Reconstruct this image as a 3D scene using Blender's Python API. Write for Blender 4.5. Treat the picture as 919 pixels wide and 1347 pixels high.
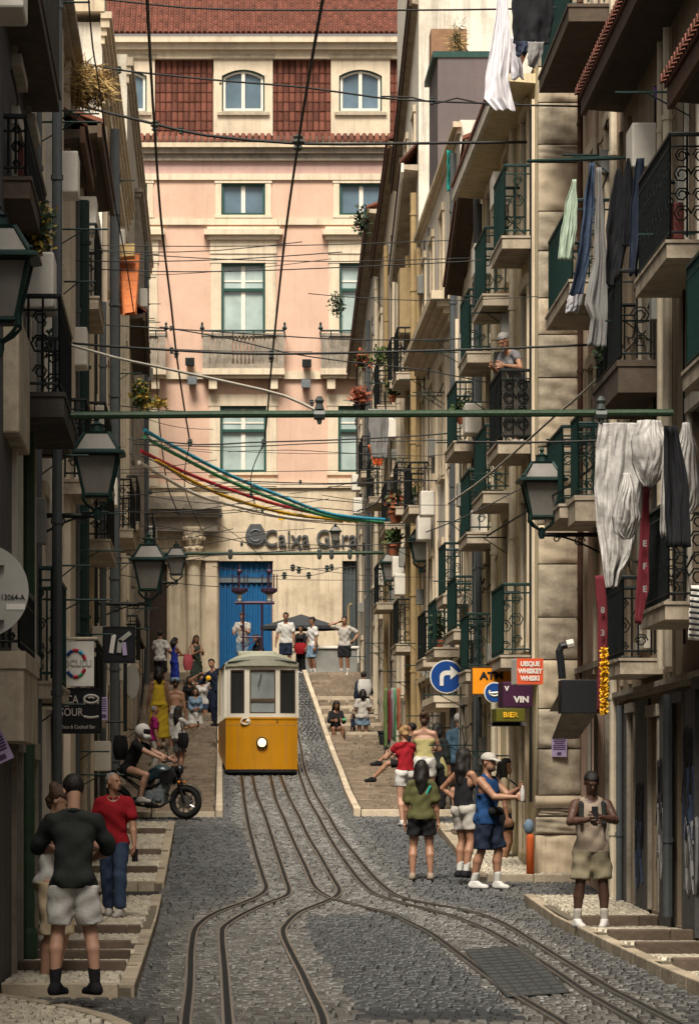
import bpy, bmesh, math, random
import numpy as np
from mathutils import Vector, Matrix
C = bpy.context.scene
COL = C.collection
for _o in list(bpy.data.objects): bpy.data.objects.remove(_o)
random.seed(7)
R = math.radians

# ------------------------------------------------------------------ camera, sky, sun, exposure
FPX, VX, VY, EYE = 5000.0, 290.0, 1040.0, 1.66
cd = bpy.data.cameras.new('camera'); cam = bpy.data.objects.new('camera', cd); COL.objects.link(cam)
cam.location = (0, 0, EYE); cam.rotation_euler = (R(90), 0, 0)
cd.sensor_fit = 'AUTO'; cd.sensor_width = 36.0; cd.lens = FPX/1347*36
cd.shift_x = (459.5-VX)/1347; cd.shift_y = (VY-673.5)/1347
cd.clip_start = 0.5; cd.clip_end = 3000
C.camera = cam
SUN_EL, SUN_AZ = R(56), R(-168)      # azimuth of the sun measured from +Y towards +X: behind and to the left
w = bpy.data.worlds.new('World'); C.world = w; w.use_nodes = True
nt = w.node_tree; bg = nt.nodes['Background']
sky = nt.nodes.new('ShaderNodeTexSky'); sky.sky_type = 'NISHITA'; sky.sun_disc = False
sky.sun_elevation = SUN_EL; sky.sun_rotation = SUN_AZ
sky.air_density = 1.0; sky.dust_density = 6.0; sky.ozone_density = 1.0
hs = nt.nodes.new('ShaderNodeHueSaturation'); hs.inputs['Saturation'].default_value = 0.22
mx = nt.nodes.new('ShaderNodeMixRGB'); mx.blend_type = 'MULTIPLY'; mx.inputs[0].default_value = 1.0
mx.inputs[2].default_value = (1.0, .95, .87, 1)
nt.links.new(sky.outputs[0], hs.inputs['Color']); nt.links.new(hs.outputs[0], mx.inputs[1]); nt.links.new(mx.outputs[0], bg.inputs[0])
bg.inputs[1].default_value = 0.07
sd = bpy.data.lights.new('sun', 'SUN'); sun = bpy.data.objects.new('sun', sd); COL.objects.link(sun)
sd.energy = 3.8; sd.angle = R(22); sd.color = (1.0, .92, .80)
sdir = Vector((math.sin(SUN_AZ)*math.cos(SUN_EL), math.cos(SUN_AZ)*math.cos(SUN_EL), math.sin(SUN_EL)))
sun.rotation_euler = sdir.to_track_quat('Z', 'Y').to_euler()
C.view_settings.view_transform = 'Standard'; C.view_settings.look = 'None'; C.view_settings.gamma = 1.0
C.view_settings.exposure = 0.66
C.render.engine = 'CYCLES'
C.cycles.max_bounces = 6; C.cycles.diffuse_bounces = 3; C.cycles.glossy_bounces = 2; C.cycles.transmission_bounces = 3
C.cycles.use_denoising = True

# ------------------------------------------------------------------ from the photograph's geometry to metres
def P(px, py, s):
    return Vector(((px-VX)/s, FPX/s, EYE+(VY-py)/s))
TAB = [(1347,184),(1312,161),(1260,134),(1220,114),(1192,104),(1160,94.5),(1120,84),(1078,73),(1050,63.5),(1022,56),(1003,52.5),(975,49),(930,45.5),(888,43)]
GD = np.array([0., 12.] + [FPX/s for y, s in TAB] + [150., 400.])
_z = [EYE+(VY-y)/s for y, s in TAB]
GZ = np.array([0., 0.] + _z + [_z[-1]+.05, _z[-1]+.3])
def zr(d): return float(np.interp(d, GD, GZ))
def ground(px, py):
    """the point of the road surface seen at a pixel of the photograph"""
    lo, hi = 8.0, 128.0
    for _ in range(50):
        m = (lo+hi)/2
        if VY-(zr(m)-EYE)*FPX/m > py: lo = m
        else: hi = m
    d = (lo+hi)/2
    return Vector(((px-VX)*d/FPX, d, zr(d)))
def s_at(py): return FPX/ground(290, py).y

# ------------------------------------------------------------------ materials
MATS = {}
def _new(name):
    m = bpy.data.materials.new(name); m.use_nodes = True
    n = m.node_tree.nodes; b = n['Principled BSDF']; MATS[name] = m
    return m, m.node_tree, b
def mat(name, col, rough=.7, metal=0., var=.25, scale=6., bump=.0, bscale=40., island=0., spec=.3, streak=0., emit=None, dirt=None, dscale=1.2, damt=.5, alpha=None):
    """a procedural surface: base colour, mottling, optional vertical streaks, blotches of dirt, per-piece variation, fine relief"""
    m, t, b = _new(name); L = t.links.new; N = t.nodes.new
    c = tuple(col)+(1,) if len(col) == 3 else col
    tc = N('ShaderNodeTexCoord')
    nz = N('ShaderNodeTexNoise'); nz.inputs['Scale'].default_value = scale; nz.inputs['Detail'].default_value = 6; nz.inputs['Roughness'].default_value = .65
    L(tc.outputs['Object'], nz.inputs['Vector'])
    mr = N('ShaderNodeMapRange'); mr.inputs['From Min'].default_value = .25; mr.inputs['From Max'].default_value = .75
    mr.inputs['To Min'].default_value = 1-var; mr.inputs['To Max'].default_value = 1+var*.7
    L(nz.outputs['Fac'], mr.inputs['Value'])
    mul = N('ShaderNodeVectorMath'); mul.operation = 'SCALE'; mul.inputs[0].default_value = c[:3]
    L(mr.outputs[0], mul.inputs['Scale'])
    out = mul.outputs[0]
    def mixin(out, fac_socket, color):
        mm = N('ShaderNodeMix'); mm.data_type = 'RGBA'
        L(fac_socket, mm.inputs[0]); L(out, mm.inputs[6]); mm.inputs[7].default_value = tuple(color)+(1,)
        return mm.outputs[2]
    if dirt is not None:
        n2 = N('ShaderNodeTexNoise'); n2.inputs['Scale'].default_value = dscale; n2.inputs['Detail'].default_value = 8; n2.inputs['Roughness'].default_value = .7
        L(tc.outputs['Object'], n2.inputs['Vector'])
        r2 = N('ShaderNodeMapRange'); r2.inputs['From Min'].default_value = .48; r2.inputs['From Max'].default_value = .72; r2.inputs['To Max'].default_value = damt
        L(n2.outputs['Fac'], r2.inputs['Value']); out = mixin(out, r2.outputs[0], dirt)
    if streak > 0:
        mp = N('ShaderNodeMapping'); mp.inputs['Scale'].default_value = (5.5, 5.5, .35)
        L(tc.outputs['Object'], mp.inputs['Vector'])
        n3 = N('ShaderNodeTexNoise'); n3.inputs['Scale'].default_value = 1.0; n3.inputs['Detail'].default_value = 5; n3.inputs['Roughness'].default_value = .7
        L(mp.outputs[0], n3.inputs['Vector'])
        r3 = N('ShaderNodeMapRange'); r3.inputs['From Min'].default_value = .5; r3.inputs['From Max'].default_value = .75; r3.inputs['To Max'].default_value = streak
        L(n3.outputs['Fac'], r3.inputs['Value'])
        out = mixin(out, r3.outputs[0], tuple(x*.28 for x in (dirt or c[:3])))
    if island > 0:
        ge = N('ShaderNodeNewGeometry'); oi = N('ShaderNodeObjectInfo')
        ad = N('ShaderNodeMath'); ad.operation = 'ADD'; L(ge.outputs['Random Per Island'], ad.inputs[0]); L(oi.outputs['Random'], ad.inputs[1])
        fr = N('ShaderNodeMath'); fr.operation = 'FRACT'; L(ad.outputs[0], fr.inputs[0])
        r4 = N('ShaderNodeMapRange'); r4.inputs['To Min'].default_value = 1-island; r4.inputs['To Max'].default_value = 1+island
        L(fr.outputs[0], r4.inputs['Value'])
        sc = N('ShaderNodeVectorMath'); sc.operation = 'SCALE'; L(out, sc.inputs[0]); L(r4.outputs[0], sc.inputs['Scale']); out = sc.outputs[0]
    L(out, b.inputs['Base Color'])
    b.inputs['Roughness'].default_value = rough; b.inputs['Metallic'].default_value = metal
    b.inputs['Specular IOR Level'].default_value = spec
    if bump > 0:
        n4 = N('ShaderNodeTexNoise'); n4.inputs['Scale'].default_value = bscale; n4.inputs['Detail'].default_value = 6
        L(tc.outputs['Object'], n4.inputs['Vector'])
        bp = N('ShaderNodeBump'); bp.inputs['Strength'].default_value = bump; bp.inputs['Distance'].default_value = .02
        L(n4.outputs['Fac'], bp.inputs['Height']); L(bp.outputs[0], b.inputs['Normal'])
    if emit:
        b.inputs['Emission Color'].default_value = tuple(emit[:3])+(1,); b.inputs['Emission Strength'].default_value = emit[3]
    if alpha: b.inputs['Alpha'].default_value = alpha
    return m
def glass(name, tint, rough=.12, spec=.5):
    m, t, b = _new(name)
    nz = t.nodes.new('ShaderNodeTexNoise'); nz.inputs['Scale'].default_value = 1.3
    cr = t.nodes.new('ShaderNodeValToRGB'); cr.color_ramp.elements[0].color = tuple(x*.5 for x in tint)+(1,); cr.color_ramp.elements[1].color = tuple(min(1, x*1.6) for x in tint)+(1,)
    tc = t.nodes.new('ShaderNodeTexCoord'); t.links.new(tc.outputs['Object'], nz.inputs['Vector'])
    t.links.new(nz.outputs['Fac'], cr.inputs[0]); t.links.new(cr.outputs[0], b.inputs['Base Color'])
    b.inputs['Roughness'].default_value = rough; b.inputs['Specular IOR Level'].default_value = spec
    return m
M = MATS
mat('peach', (.62,.42,.32), .9, var=.10, scale=1.0, bump=.25, bscale=14, dirt=(.42,.27,.19), dscale=.35, damt=.4, streak=.14)
mat('pinkband', (.52,.35,.31), .9, var=.1, scale=1.5, dirt=(.36,.24,.19), damt=.4, streak=.22)
mat('creamstone', (.60,.50,.36), .85, var=.14, scale=2.0, bump=.3, bscale=12, dirt=(.34,.27,.18), dscale=.8, damt=.8, streak=0.55)
mat('palecream', (.66,.56,.42), .85, var=.1, scale=2.0, bump=.2, bscale=12, dirt=(.4,.33,.24), dscale=.6, damt=.6, streak=0.40)
mat('oldstone', (.42,.36,.27), .9, var=.25, scale=5, bump=.7, bscale=9, dirt=(.16,.13,.09), dscale=1.3, damt=.7, streak=.35)
mat('greystone', (.30,.26,.21), .9, var=.25, scale=5, bump=.5, bscale=12, dirt=(.1,.09,.07), dscale=1.5, damt=.7, streak=.4)
mat('cream_r3', (.68,.57,.36), .85, var=.12, scale=1.5, bump=.3, bscale=16, dirt=(.38,.3,.18), dscale=.7, damt=.7, streak=0.50)
mat('white_plaster', (.70,.65,.56), .85, var=.12, scale=1.6, bump=.3, bscale=16, dirt=(.36,.30,.22), dscale=.7, damt=.75, streak=0.55)
mat('cool_plaster', (.50,.46,.39), .85, var=.15, scale=1.6, bump=.3, bscale=16, dirt=(.27,.23,.17), dscale=.7, damt=.8, streak=0.55)
mat('pink_plaster', (.60,.42,.34), .85, var=.12, scale=1.6, bump=.3, bscale=16, dirt=(.34,.24,.18), dscale=.7, damt=.7, streak=0.50)
mat('ochre_plaster', (.62,.45,.20), .85, var=.15, scale=1.6, bump=.3, bscale=16, dirt=(.32,.22,.1), dscale=.7, damt=.7, streak=0.55)
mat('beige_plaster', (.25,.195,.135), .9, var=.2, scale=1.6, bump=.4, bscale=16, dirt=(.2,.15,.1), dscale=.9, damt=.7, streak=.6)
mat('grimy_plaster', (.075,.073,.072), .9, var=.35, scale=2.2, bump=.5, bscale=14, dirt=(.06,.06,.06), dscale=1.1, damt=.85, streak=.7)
mat('mauve_slate', (.13,.105,.105), .8, var=.15, scale=2, bump=.2, bscale=20, streak=.2)
mat('dark_plaster', (.035,.032,.027), .9, var=.35, scale=3, bump=.4, bscale=12, dirt=(.16,.13,.1), dscale=1.4, damt=.5, streak=.5)
mat('soffit', (.09,.068,.05), .95, var=.3, scale=4, bump=.5, bscale=10, dirt=(.05,.04,.03), dscale=1.6, damt=.7)
mat('slab_stone', (.44,.37,.28), .9, var=.2, scale=4, bump=.4, bscale=12, dirt=(.13,.1,.07), dscale=1.8, damt=.8, streak=.3)
mat('timber', (.085,.055,.036), .85, var=.4, scale=7, bump=.4, bscale=20)
mat('tile', (.15,.052,.034), .85, var=.25, scale=9, island=.35, bump=.3, bscale=30, dirt=(.11,.05,.035), dscale=2.5, damt=.7)
mat('tile_orange', (.50,.15,.05), .85, var=.2, scale=9, island=.2, bump=.3, bscale=30, dirt=(.3,.12,.05), dscale=2.5, damt=.5)
mat('brick', (.30,.17,.10), .9, var=.25, scale=8, island=.4, bump=.4, bscale=40)
mat('green_iron', (.012,.034,.030), .5, metal=.2, var=.35, scale=20, bump=.2, bscale=60)
mat('black_iron', (.012,.015,.015), .5, metal=.3, var=.35, scale=20, bump=.2, bscale=60)
mat('green_pole', (.018,.045,.02), .55, var=.35, scale=9, bump=.25, bscale=30, dirt=(.02,.035,.015), dscale=3, damt=.7)
mat('green_frame', (.02,.07,.055), .5, var=.2, scale=12)
mat('white_frame', (.72,.68,.60), .5, var=.1, scale=9)
mat('grey_paint', (.13,.15,.16), .6, var=.2, scale=9)
mat('pipe_grey', (.075,.085,.09), .5, var=.2, scale=9, streak=.4)
mat('pipe_cream', (.55,.48,.36), .6, var=.2, scale=9, streak=.5)
mat('pipe_ochre', (.36,.26,.13), .6, var=.2, scale=9, streak=.4)
mat('pipe_rust', (.11,.055,.035), .8, var=.4, scale=9, streak=.4)
mat('cable', (.012,.012,.012), .6, var=.1)
mat('cable_pale', (.33,.30,.25), .6, var=.1)
mat('insulator', (.05,.06,.055), .4, var=.2)
mat('blue_door', (.012,.10,.25), .5, var=.2, scale=5, streak=.3)
mat('shutter_grey', (.10,.12,.12), .5, metal=.3, var=.2, scale=5, streak=.3)
mat('wood_dark', (.045,.03,.02), .6, var=.3, scale=8, bump=.2)
mat('wood_red', (.12,.03,.025), .6, var=.3, scale=8)
mat('wood_green', (.02,.06,.05), .6, var=.3, scale=8)
mat('dark_void', (.012,.011,.01), .9, var=.3)
glass('pane_blue', (.10,.15,.19)); glass('pane_pale', (.34,.42,.40)); glass('pane_dark', (.02,.022,.022), .25)
mat('lantern_glass', (.17,.16,.145), .5, var=.25, scale=5, spec=.2, dirt=(.2,.17,.12), dscale=6, damt=.5)
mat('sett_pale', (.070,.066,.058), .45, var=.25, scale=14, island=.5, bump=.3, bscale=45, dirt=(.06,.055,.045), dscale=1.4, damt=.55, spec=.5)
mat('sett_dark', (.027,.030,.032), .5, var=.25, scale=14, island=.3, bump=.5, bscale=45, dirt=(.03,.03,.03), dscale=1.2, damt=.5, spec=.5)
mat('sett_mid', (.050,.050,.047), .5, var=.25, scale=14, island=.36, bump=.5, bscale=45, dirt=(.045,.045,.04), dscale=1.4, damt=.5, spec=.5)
mat('road_bed', (.02,.019,.017), .9, var=.35, scale=9, bump=.5, bscale=30)
mat('calcada', (.46,.41,.32), .6, var=.2, scale=14, island=.24, bump=.25, bscale=50, dirt=(.2,.165,.12), dscale=1.3, damt=.6)
mat('calcada_bed', (.13,.11,.08), .95, var=.3, scale=9, bump=.4, bscale=30)
mat('kerb_stone', (.36,.30,.22), .8, var=.25, scale=5, island=.16, bump=.4, bscale=25, dirt=(.15,.12,.08), dscale=1.5, damt=.6)
mat('kerb_pale', (.50,.42,.31), .8, var=.2, scale=5, island=.14, bump=.4, bscale=25, dirt=(.25,.2,.14), dscale=1.5, damt=.5)
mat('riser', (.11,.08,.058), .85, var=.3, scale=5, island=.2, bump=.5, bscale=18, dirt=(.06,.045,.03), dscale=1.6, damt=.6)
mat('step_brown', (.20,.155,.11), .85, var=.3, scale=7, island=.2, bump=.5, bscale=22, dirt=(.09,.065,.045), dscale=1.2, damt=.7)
mat('steel', (.24,.225,.20), .3, metal=.8, var=.3, scale=9, dirt=(.15,.09,.05), dscale=2, damt=.7)
mat('groove', (.010,.010,.010), .8, var=.2)
mat('grate', (.075,.08,.08), .5, metal=.5, var=.3, scale=8)

# ------------------------------------------------------------------ mesh helpers
class MB:
    def __init__(s): s.v = []; s.f = []
    def add(s, vs, fs):
        n = len(s.v); s.v.extend([tuple(x) for x in vs]); s.f.extend([tuple(i+n for i in f) for f in fs]); return s
    def hexa(s, p):   # eight corners: bottom ring 0-3, top ring 4-7
        return s.add(p, [(0,3,2,1),(4,5,6,7),(0,1,5,4),(1,2,6,5),(2,3,7,6),(3,0,4,7)])
    def box(s, x0, x1, y0, y1, z0, z1):
        return s.hexa([(x0,y0,z0),(x1,y0,z0),(x1,y1,z0),(x0,y1,z0),(x0,y0,z1),(x1,y0,z1),(x1,y1,z1),(x0,y1,z1)])
    def tube(s, pts, r, n=6, cap=True):
        pts = [Vector(p) for p in pts]; k = len(pts)
        rs = r if isinstance(r, (list, tuple)) else [r]*k
        vs = []; prev = None
        for i, p in enumerate(pts):
            t = (pts[min(i+1, k-1)]-pts[max(i-1, 0)])
            if t.length < 1e-9: t = Vector((0,0,1))
            t.normalize()
            if prev is None:
                a = Vector((0,0,1)) if abs(t.z) < .9 else Vector((1,0,0))
                u = t.cross(a).normalized()
            else:
                u = (prev-t*prev.dot(t))
                u = u.normalized() if u.length > 1e-6 else t.orthogonal().normalized()
            prev = u; q = t.cross(u)
            for j in range(n):
                a = 2*math.pi*j/n
                vs.append(p+(u*math.cos(a)+q*math.sin(a))*rs[i])
        fs = []
        for i in range(k-1):
            for j in range(n):
                fs.append((i*n+j, i*n+(j+1)%n, (i+1)*n+(j+1)%n, (i+1)*n+j))
        if cap: fs.append(tuple(reversed(range(n)))); fs.append(tuple((k-1)*n+j for j in range(n)))
        return s.add(vs, fs)
    def lathe(s, prof, c=(0,0,0), n=12, sq=False, rot=0.):
        vs = []; fs = []
        for r, z in prof:
            for j in range(n):
                a = 2*math.pi*(j+.5*sq)/n+rot; vs.append((c[0]+r*math.cos(a), c[1]+r*math.sin(a), c[2]+z))
        for i in range(len(prof)-1):
            for j in range(n): fs.append((i*n+j, i*n+(j+1)%n, (i+1)*n+(j+1)%n, (i+1)*n+j))
        fs.append(tuple(reversed(range(n)))); fs.append(tuple((len(prof)-1)*n+j for j in range(n)))
        return s.add(vs, fs)
    def ball(s, c, r, n=8, m=5, sc=(1,1,1)):
        vs = [(c[0], c[1], c[2]-r*sc[2])]
        for i in range(1, m):
            ph = -math.pi/2+math.pi*i/m
            for j in range(n):
                a = 2*math.pi*j/n; vs.append((c[0]+r*sc[0]*math.cos(ph)*math.cos(a), c[1]+r*sc[1]*math.cos(ph)*math.sin(a), c[2]+r*sc[2]*math.sin(ph)))
        vs.append((c[0], c[1], c[2]+r*sc[2])); fs = [(0, 1+(j+1)%n, 1+j) for j in range(n)]
        for i in range(m-2):
            for j in range(n): fs.append((1+i*n+j, 1+i*n+(j+1)%n, 1+(i+1)*n+(j+1)%n, 1+(i+1)*n+j))
        t = len(vs)-1; b = 1+(m-2)*n
        fs += [(b+j, b+(j+1)%n, t) for j in range(n)]
        return s.add(vs, fs)
    def prism(s, poly, d):  # poly: ring of 3D points, d: extrusion vector
        n = len(poly); d = Vector(d); a = [Vector(p) for p in poly]
        return s.add(a+[p+d for p in a], [tuple(reversed(range(n))), tuple(range(n, 2*n))]+[(i, (i+1)%n, n+(i+1)%n, n+i) for i in range(n)])
    def grid(s, rows, thick=None):
        m = len(rows); n = len(rows[0]); vs = [p for r in rows for p in r]
        return s.add(vs, [(i*n+j, i*n+j+1, (i+1)*n+j+1, (i+1)*n+j) for i in range(m-1) for j in range(n-1)])
    def mesh(s, name, smooth=False):
        me = bpy.data.meshes.new(name); me.from_pydata(s.v, [], s.f); me.update()
        if smooth: me.shade_smooth()
        return me
    def build(s, name, m, parent=None, smooth=False, kind=None, label=None, bev=0, origin=None):
        me = s.mesh(name, smooth)
        return link(name, me, m, parent, kind, label, bev, origin)
def link(name, me, m, parent=None, kind=None, label=None, bev=0, origin=None):
    if m is not None and not len(me.materials):
        me.materials.append(M[m] if isinstance(m, str) else m)
    o = bpy.data.objects.new(name, me); COL.objects.link(o)
    if parent is not None:
        o.parent = parent; o.matrix_parent_inverse = parent.matrix_world.inverted()
    if kind: o['kind'] = kind
    if label: o['label'] = label
    if bev:
        b = o.modifiers.new('bevel', 'BEVEL'); b.width = bev; b.segments = 2; b.limit_method = 'ANGLE'
    return o
def tag(o, label, cat, group=None):
    o['label'] = label; o['category'] = cat
    if group: o['group'] = group
    return o
def thing(name, label, cat, loc=(0,0,0), rz=0., group=None):
    o = bpy.data.objects.new(name, None); COL.objects.link(o); o.empty_display_size = .1
    o.matrix_world = Matrix.Translation(Vector(loc)) @ Matrix.Rotation(rz, 4, 'Z')
    o.location = loc; o.rotation_euler = (0,0,rz)
    return tag(o, label, cat, group)
def copy_of(o, parent, loc=None, name=None):
    c = o.copy(); COL.objects.link(c); c.parent = parent
    return c
def text(name, body, size, m, mw, parent, ext=.004, bold=0., sx=1.):
    cu = bpy.data.curves.new(name, 'FONT'); cu.body = body; cu.size = size; cu.extrude = ext; cu.offset = bold
    cu.align_x = 'CENTER'; cu.align_y = 'CENTER'; cu.resolution_u = 3; cu.materials.append(M[m] if isinstance(m, str) else m)
    tmp = bpy.data.objects.new(name, cu); COL.objects.link(tmp)
    bpy.context.view_layer.update()
    me = bpy.data.meshes.new_from_object(tmp.evaluated_get(bpy.context.evaluated_depsgraph_get())); me.name = name
    bpy.data.objects.remove(tmp); bpy.data.curves.remove(cu)
    if not len(me.materials): me.materials.append(M[m] if isinstance(m, str) else m)
    o = bpy.data.objects.new(name, me); COL.objects.link(o)
    o.parent = parent; o.matrix_parent_inverse = parent.matrix_world.inverted() if parent else Matrix()
    o.matrix_world = mw @ Matrix.Diagonal((sx,1,1,1))
    return o
def facing(p, yaw=0.):
    """upright plane at p whose front looks towards -Y (the viewer's end of the street), turned by yaw"""
    return Matrix.Translation(Vector(p)) @ Matrix.Rotation(yaw, 4, 'Z') @ Matrix.Rotation(R(90), 4, 'X')
# ------------------------------------------------------------------ the ground: road sheet, setts, pavements, stairs, rails
RNG = np.random.default_rng(11)
def wall_right(d):   # where the right-hand house fronts stand
    return float(np.interp(d, [25, 37.3, 52.9, 53.0, 75, 131], [4.85, 4.88, 5.0, 4.42, 4.4, 4.5]))
def wall_left(d):
    return float(np.interp(d, [25, 38.4, 38.5, 59, 77, 100, 131], [-1.75, -1.83, -2.0, -2.1, -2.2, -2.28, -2.35]))
mb = MB()
ds = [-80, -20, 5, 15]+list(np.arange(20, 132, 1.0))+[140, 160, 200, 400, 900]
xs = [-400, -40, -8, -2, 0, 2, 4, 8, 40, 400]
mb.grid([[Vector((x, d, zr(max(d, 0))-.004)) for x in xs] for d in ds])
road = mb.build('road', 'road_bed', kind='structure'); road['label'] = 'cobbled street with sunken tram rails climbing the hill'

def cat_rom(p, step=.25):
    out = []
    for i in range(len(p)-1):
        a, b, c, d = p[max(i-1, 0)], p[i], p[i+1], p[min(i+2, len(p)-1)]
        n = max(2, int((c-b).length/step))
        for k in range(n):
            t = k/n
            out.append(.5*((2*b)+(c-a)*t+(2*a-5*b+4*c-d)*t*t+(3*b-a-3*c+d)*t**3))
    return out+[p[-1]]
RAILS = {
 'a': [(243,1385),(245,1347),(250,1300),(252,1252),(259,1224),(283,1206),(317,1193),(340,1183),(350,1173),(346,1158),(336,1125),(325,1078),(319,1034)],
 'b': [(303,1385),(300,1347),(296,1287),(292,1237),(296,1223),(317,1209),(350,1193),(374,1184),(380,1176),(375,1159),(365,1128),(351,1084),(334,1034)],
 'c': [(424,1385),(424,1347),(402,1297),(385,1263),(373,1236),(375,1223),(392,1206),(419,1194),(441,1184),(446,1175),(439,1162),(422,1132),(399,1091),(373,1034)],
 'd': [(785,1385),(730,1347),(682,1318),(640,1289),(600,1258),(560,1229),(520,1209),(486,1199),(452,1190),(435,1185),(415,1172),(402,1145),(382,1101),(365,1061),(358,1034)],
 'e': [(890,1385),(828,1347),(761,1306),(700,1264),(640,1228),(600,1211),(560,1200),(520,1189),(493,1180),(479,1169),(452,1135),(429,1098),(409,1061),(398,1034)],
 'f': [(950,1385),(877,1347),(822,1318),(761,1282),(700,1243),(658,1218),(610,1201),(560,1192),(527,1184),(503,1169),(469,1131),(440,1091),(416,1050),(402,1018)]}
RAILX = {'a': .50, 'b': .80, 'c': 1.42, 'd': 1.20, 'e': 1.93, 'f': 2.10}
RAILPTS = {}
for k, pts in RAILS.items():
    g = [ground(*p) for p in pts]
    for d in (100, 106, 112, 116): g.append(Vector((RAILX[k], d, zr(d))))
    RAILPTS[k] = cat_rom(g)
def strip(mb, line, off, half, zt, zb):
    rows = []
    for i, p in enumerate(line):
        t = (line[min(i+1, len(line)-1)]-line[max(i-1, 0)]); n = Vector((t.y, -t.x, 0)).normalized()
        a, b = p+n*(off-half), p+n*(off+half)
        za = zr(p.y)
        rows.append([Vector((a.x, a.y, za+zb)), Vector((a.x, a.y, za+zt)), Vector((b.x, b.y, za+zt)), Vector((b.x, b.y, za+zb))])
    mb.grid(rows)
RL = {'a': 'outermost rail on the left of the curving track pair', 'b': 'second rail of the left-hand track, inside its outer rail', 'c': 'rail that bends back left at the crossing point',
      'd': 'rail that runs through the crossing point to lower right', 'e': 'second rail from the right kerb, beside the drain grating', 'f': 'outermost rail on the right nearest the stepped pavement'}
for k in RAILPTS:
    mb = MB(); wd = .052
    strip(mb, RAILPTS[k], -.036, .011, .052, -.01); strip(mb, RAILPTS[k], .035, .010, .047, -.01)
    r = mb.build('tram_rail', 'steel', kind='structure', label=RL[k])
    mb = MB(); strip(mb, RAILPTS[k], 0, .027, .040, .02); mb.build('groove', 'groove', r)

# setts, one by one: the 300 that show largest as parts, the rest as one mass
def px_of(p): return (VX+p[0]*FPX/p[1], VY-(p[2]-EYE)*FPX/p[1])
def inside(poly, x, y):
    c = False; j = len(poly)-1
    for i in range(len(poly)):
        if (poly[i][1] > y) != (poly[j][1] > y) and x < (poly[j][0]-poly[i][0])*(y-poly[i][1])/(poly[j][1]-poly[i][1])+poly[i][0]: c = not c
        j = i
    return c
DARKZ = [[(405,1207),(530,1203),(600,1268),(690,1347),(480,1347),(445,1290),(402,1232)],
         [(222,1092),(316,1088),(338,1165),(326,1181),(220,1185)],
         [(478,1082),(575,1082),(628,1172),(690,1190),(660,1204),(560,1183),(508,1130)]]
rail_d = {k: (np.array([p.y for p in v]), np.array([p.x for p in v])) for k, v in RAILPTS.items()}
def rail_x(k, d):
    ys, xs = rail_d[k]; o = np.argsort(ys); return float(np.interp(d, ys[o], xs[o]))
sett_cells = []
d = 24.6
while d < 117:
    dep = float(RNG.uniform(.20, .29)) if d < 70 else .32
    if d < 69: x0, x1 = max(-.72 if 30.4 < d < 66 else -2.2, wall_left(d)), min(wall_right(d), 5.0)
    else: x0, x1 = .06, float(np.interp(d, [68.5, 78.7, 89.3, 95.2, 102, 110, 116.3], [2.42, 2.58, 2.76, 2.80, 2.80, 2.68, 2.50]))
    x = x0-float(RNG.uniform(0, .1))
    while x < x1:
        wd = float(RNG.uniform(.10, .16))
        cx, cy = x+wd/2, d+dep/2
        x += wd
        if d < 69:
            if cx > 3.62 and 52.4 < d < 66: continue
            if cx > 3.85 and d < 49: continue
            if cx < -.72 and 48.0 < d < 51.5 and cx < -2.0: continue
        px, py = px_of((cx, cy, zr(cy)))
        if px < -90 or px > 1000: continue
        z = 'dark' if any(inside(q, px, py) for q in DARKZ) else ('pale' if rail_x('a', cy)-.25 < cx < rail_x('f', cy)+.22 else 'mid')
        sett_cells.append((cx, cy, wd-.018, dep-.045, z))
    d += dep
def block(mb, cx, cy, wd, dp, z0, z1, j=.006):
    jr = RNG.uniform(-1, 1, 8)*j; tz = RNG.uniform(-1, 1, 4)*.003; i = min(wd, dp)*.10
    a = (cx-wd/2, cx+wd/2, cy-dp/2, cy+dp/2)
    mb.add([(a[0]+jr[0], a[2]+jr[1], z0), (a[1]+jr[2], a[2]+jr[3], z0), (a[1]+jr[4], a[3]+jr[5], z0), (a[0]+jr[6], a[3]+jr[7], z0),
            (a[0]+i+jr[0], a[2]+i+jr[1], z1+tz[0]), (a[1]-i+jr[2], a[2]+i+jr[3], z1+tz[1]), (a[1]-i+jr[4], a[3]-i+jr[5], z1+tz[2]), (a[0]+i+jr[6], a[3]-i+jr[7], z1+tz[3])],
           [(4,5,6,7),(0,1,5,4),(1,2,6,5),(2,3,7,6),(3,0,4,7)])
def unit_stone(name, m):
    out = []
    for k in range(3):
        b = MB(); block(b, 0, 0, 1, 1, 0, 1, .03); me = b.mesh(name); me.materials.append(M[m]); out.append(me)
    return out
def in_view(c):
    px, py = px_of((c[0], c[1], zr(c[1]))); return -5 < px < 925 and py < 1352
near = [c for c in sett_cells if in_view(c)][:300]; nearset = set(id(c) for c in near)
US = {z: unit_stone('sett', 'sett_'+z) for z in ('pale', 'dark', 'mid')}
def stone_part(name, me, parent, cx, cy, wd, dp, z0, h, rz=0.):
    o = bpy.data.objects.new(name, me); COL.objects.link(o); o.parent = parent
    o.location = (cx, cy, z0); o.scale = (wd, dp, h); o.rotation_euler = (0, 0, rz); return o
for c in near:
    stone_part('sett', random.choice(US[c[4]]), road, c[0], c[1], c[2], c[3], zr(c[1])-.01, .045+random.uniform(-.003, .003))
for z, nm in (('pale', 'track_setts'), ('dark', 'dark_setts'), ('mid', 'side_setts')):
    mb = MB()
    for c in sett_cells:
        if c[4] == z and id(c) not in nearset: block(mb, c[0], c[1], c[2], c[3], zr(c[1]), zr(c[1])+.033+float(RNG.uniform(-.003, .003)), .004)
    mb.build(nm, 'sett_'+z, road, kind='stuff')

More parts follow.
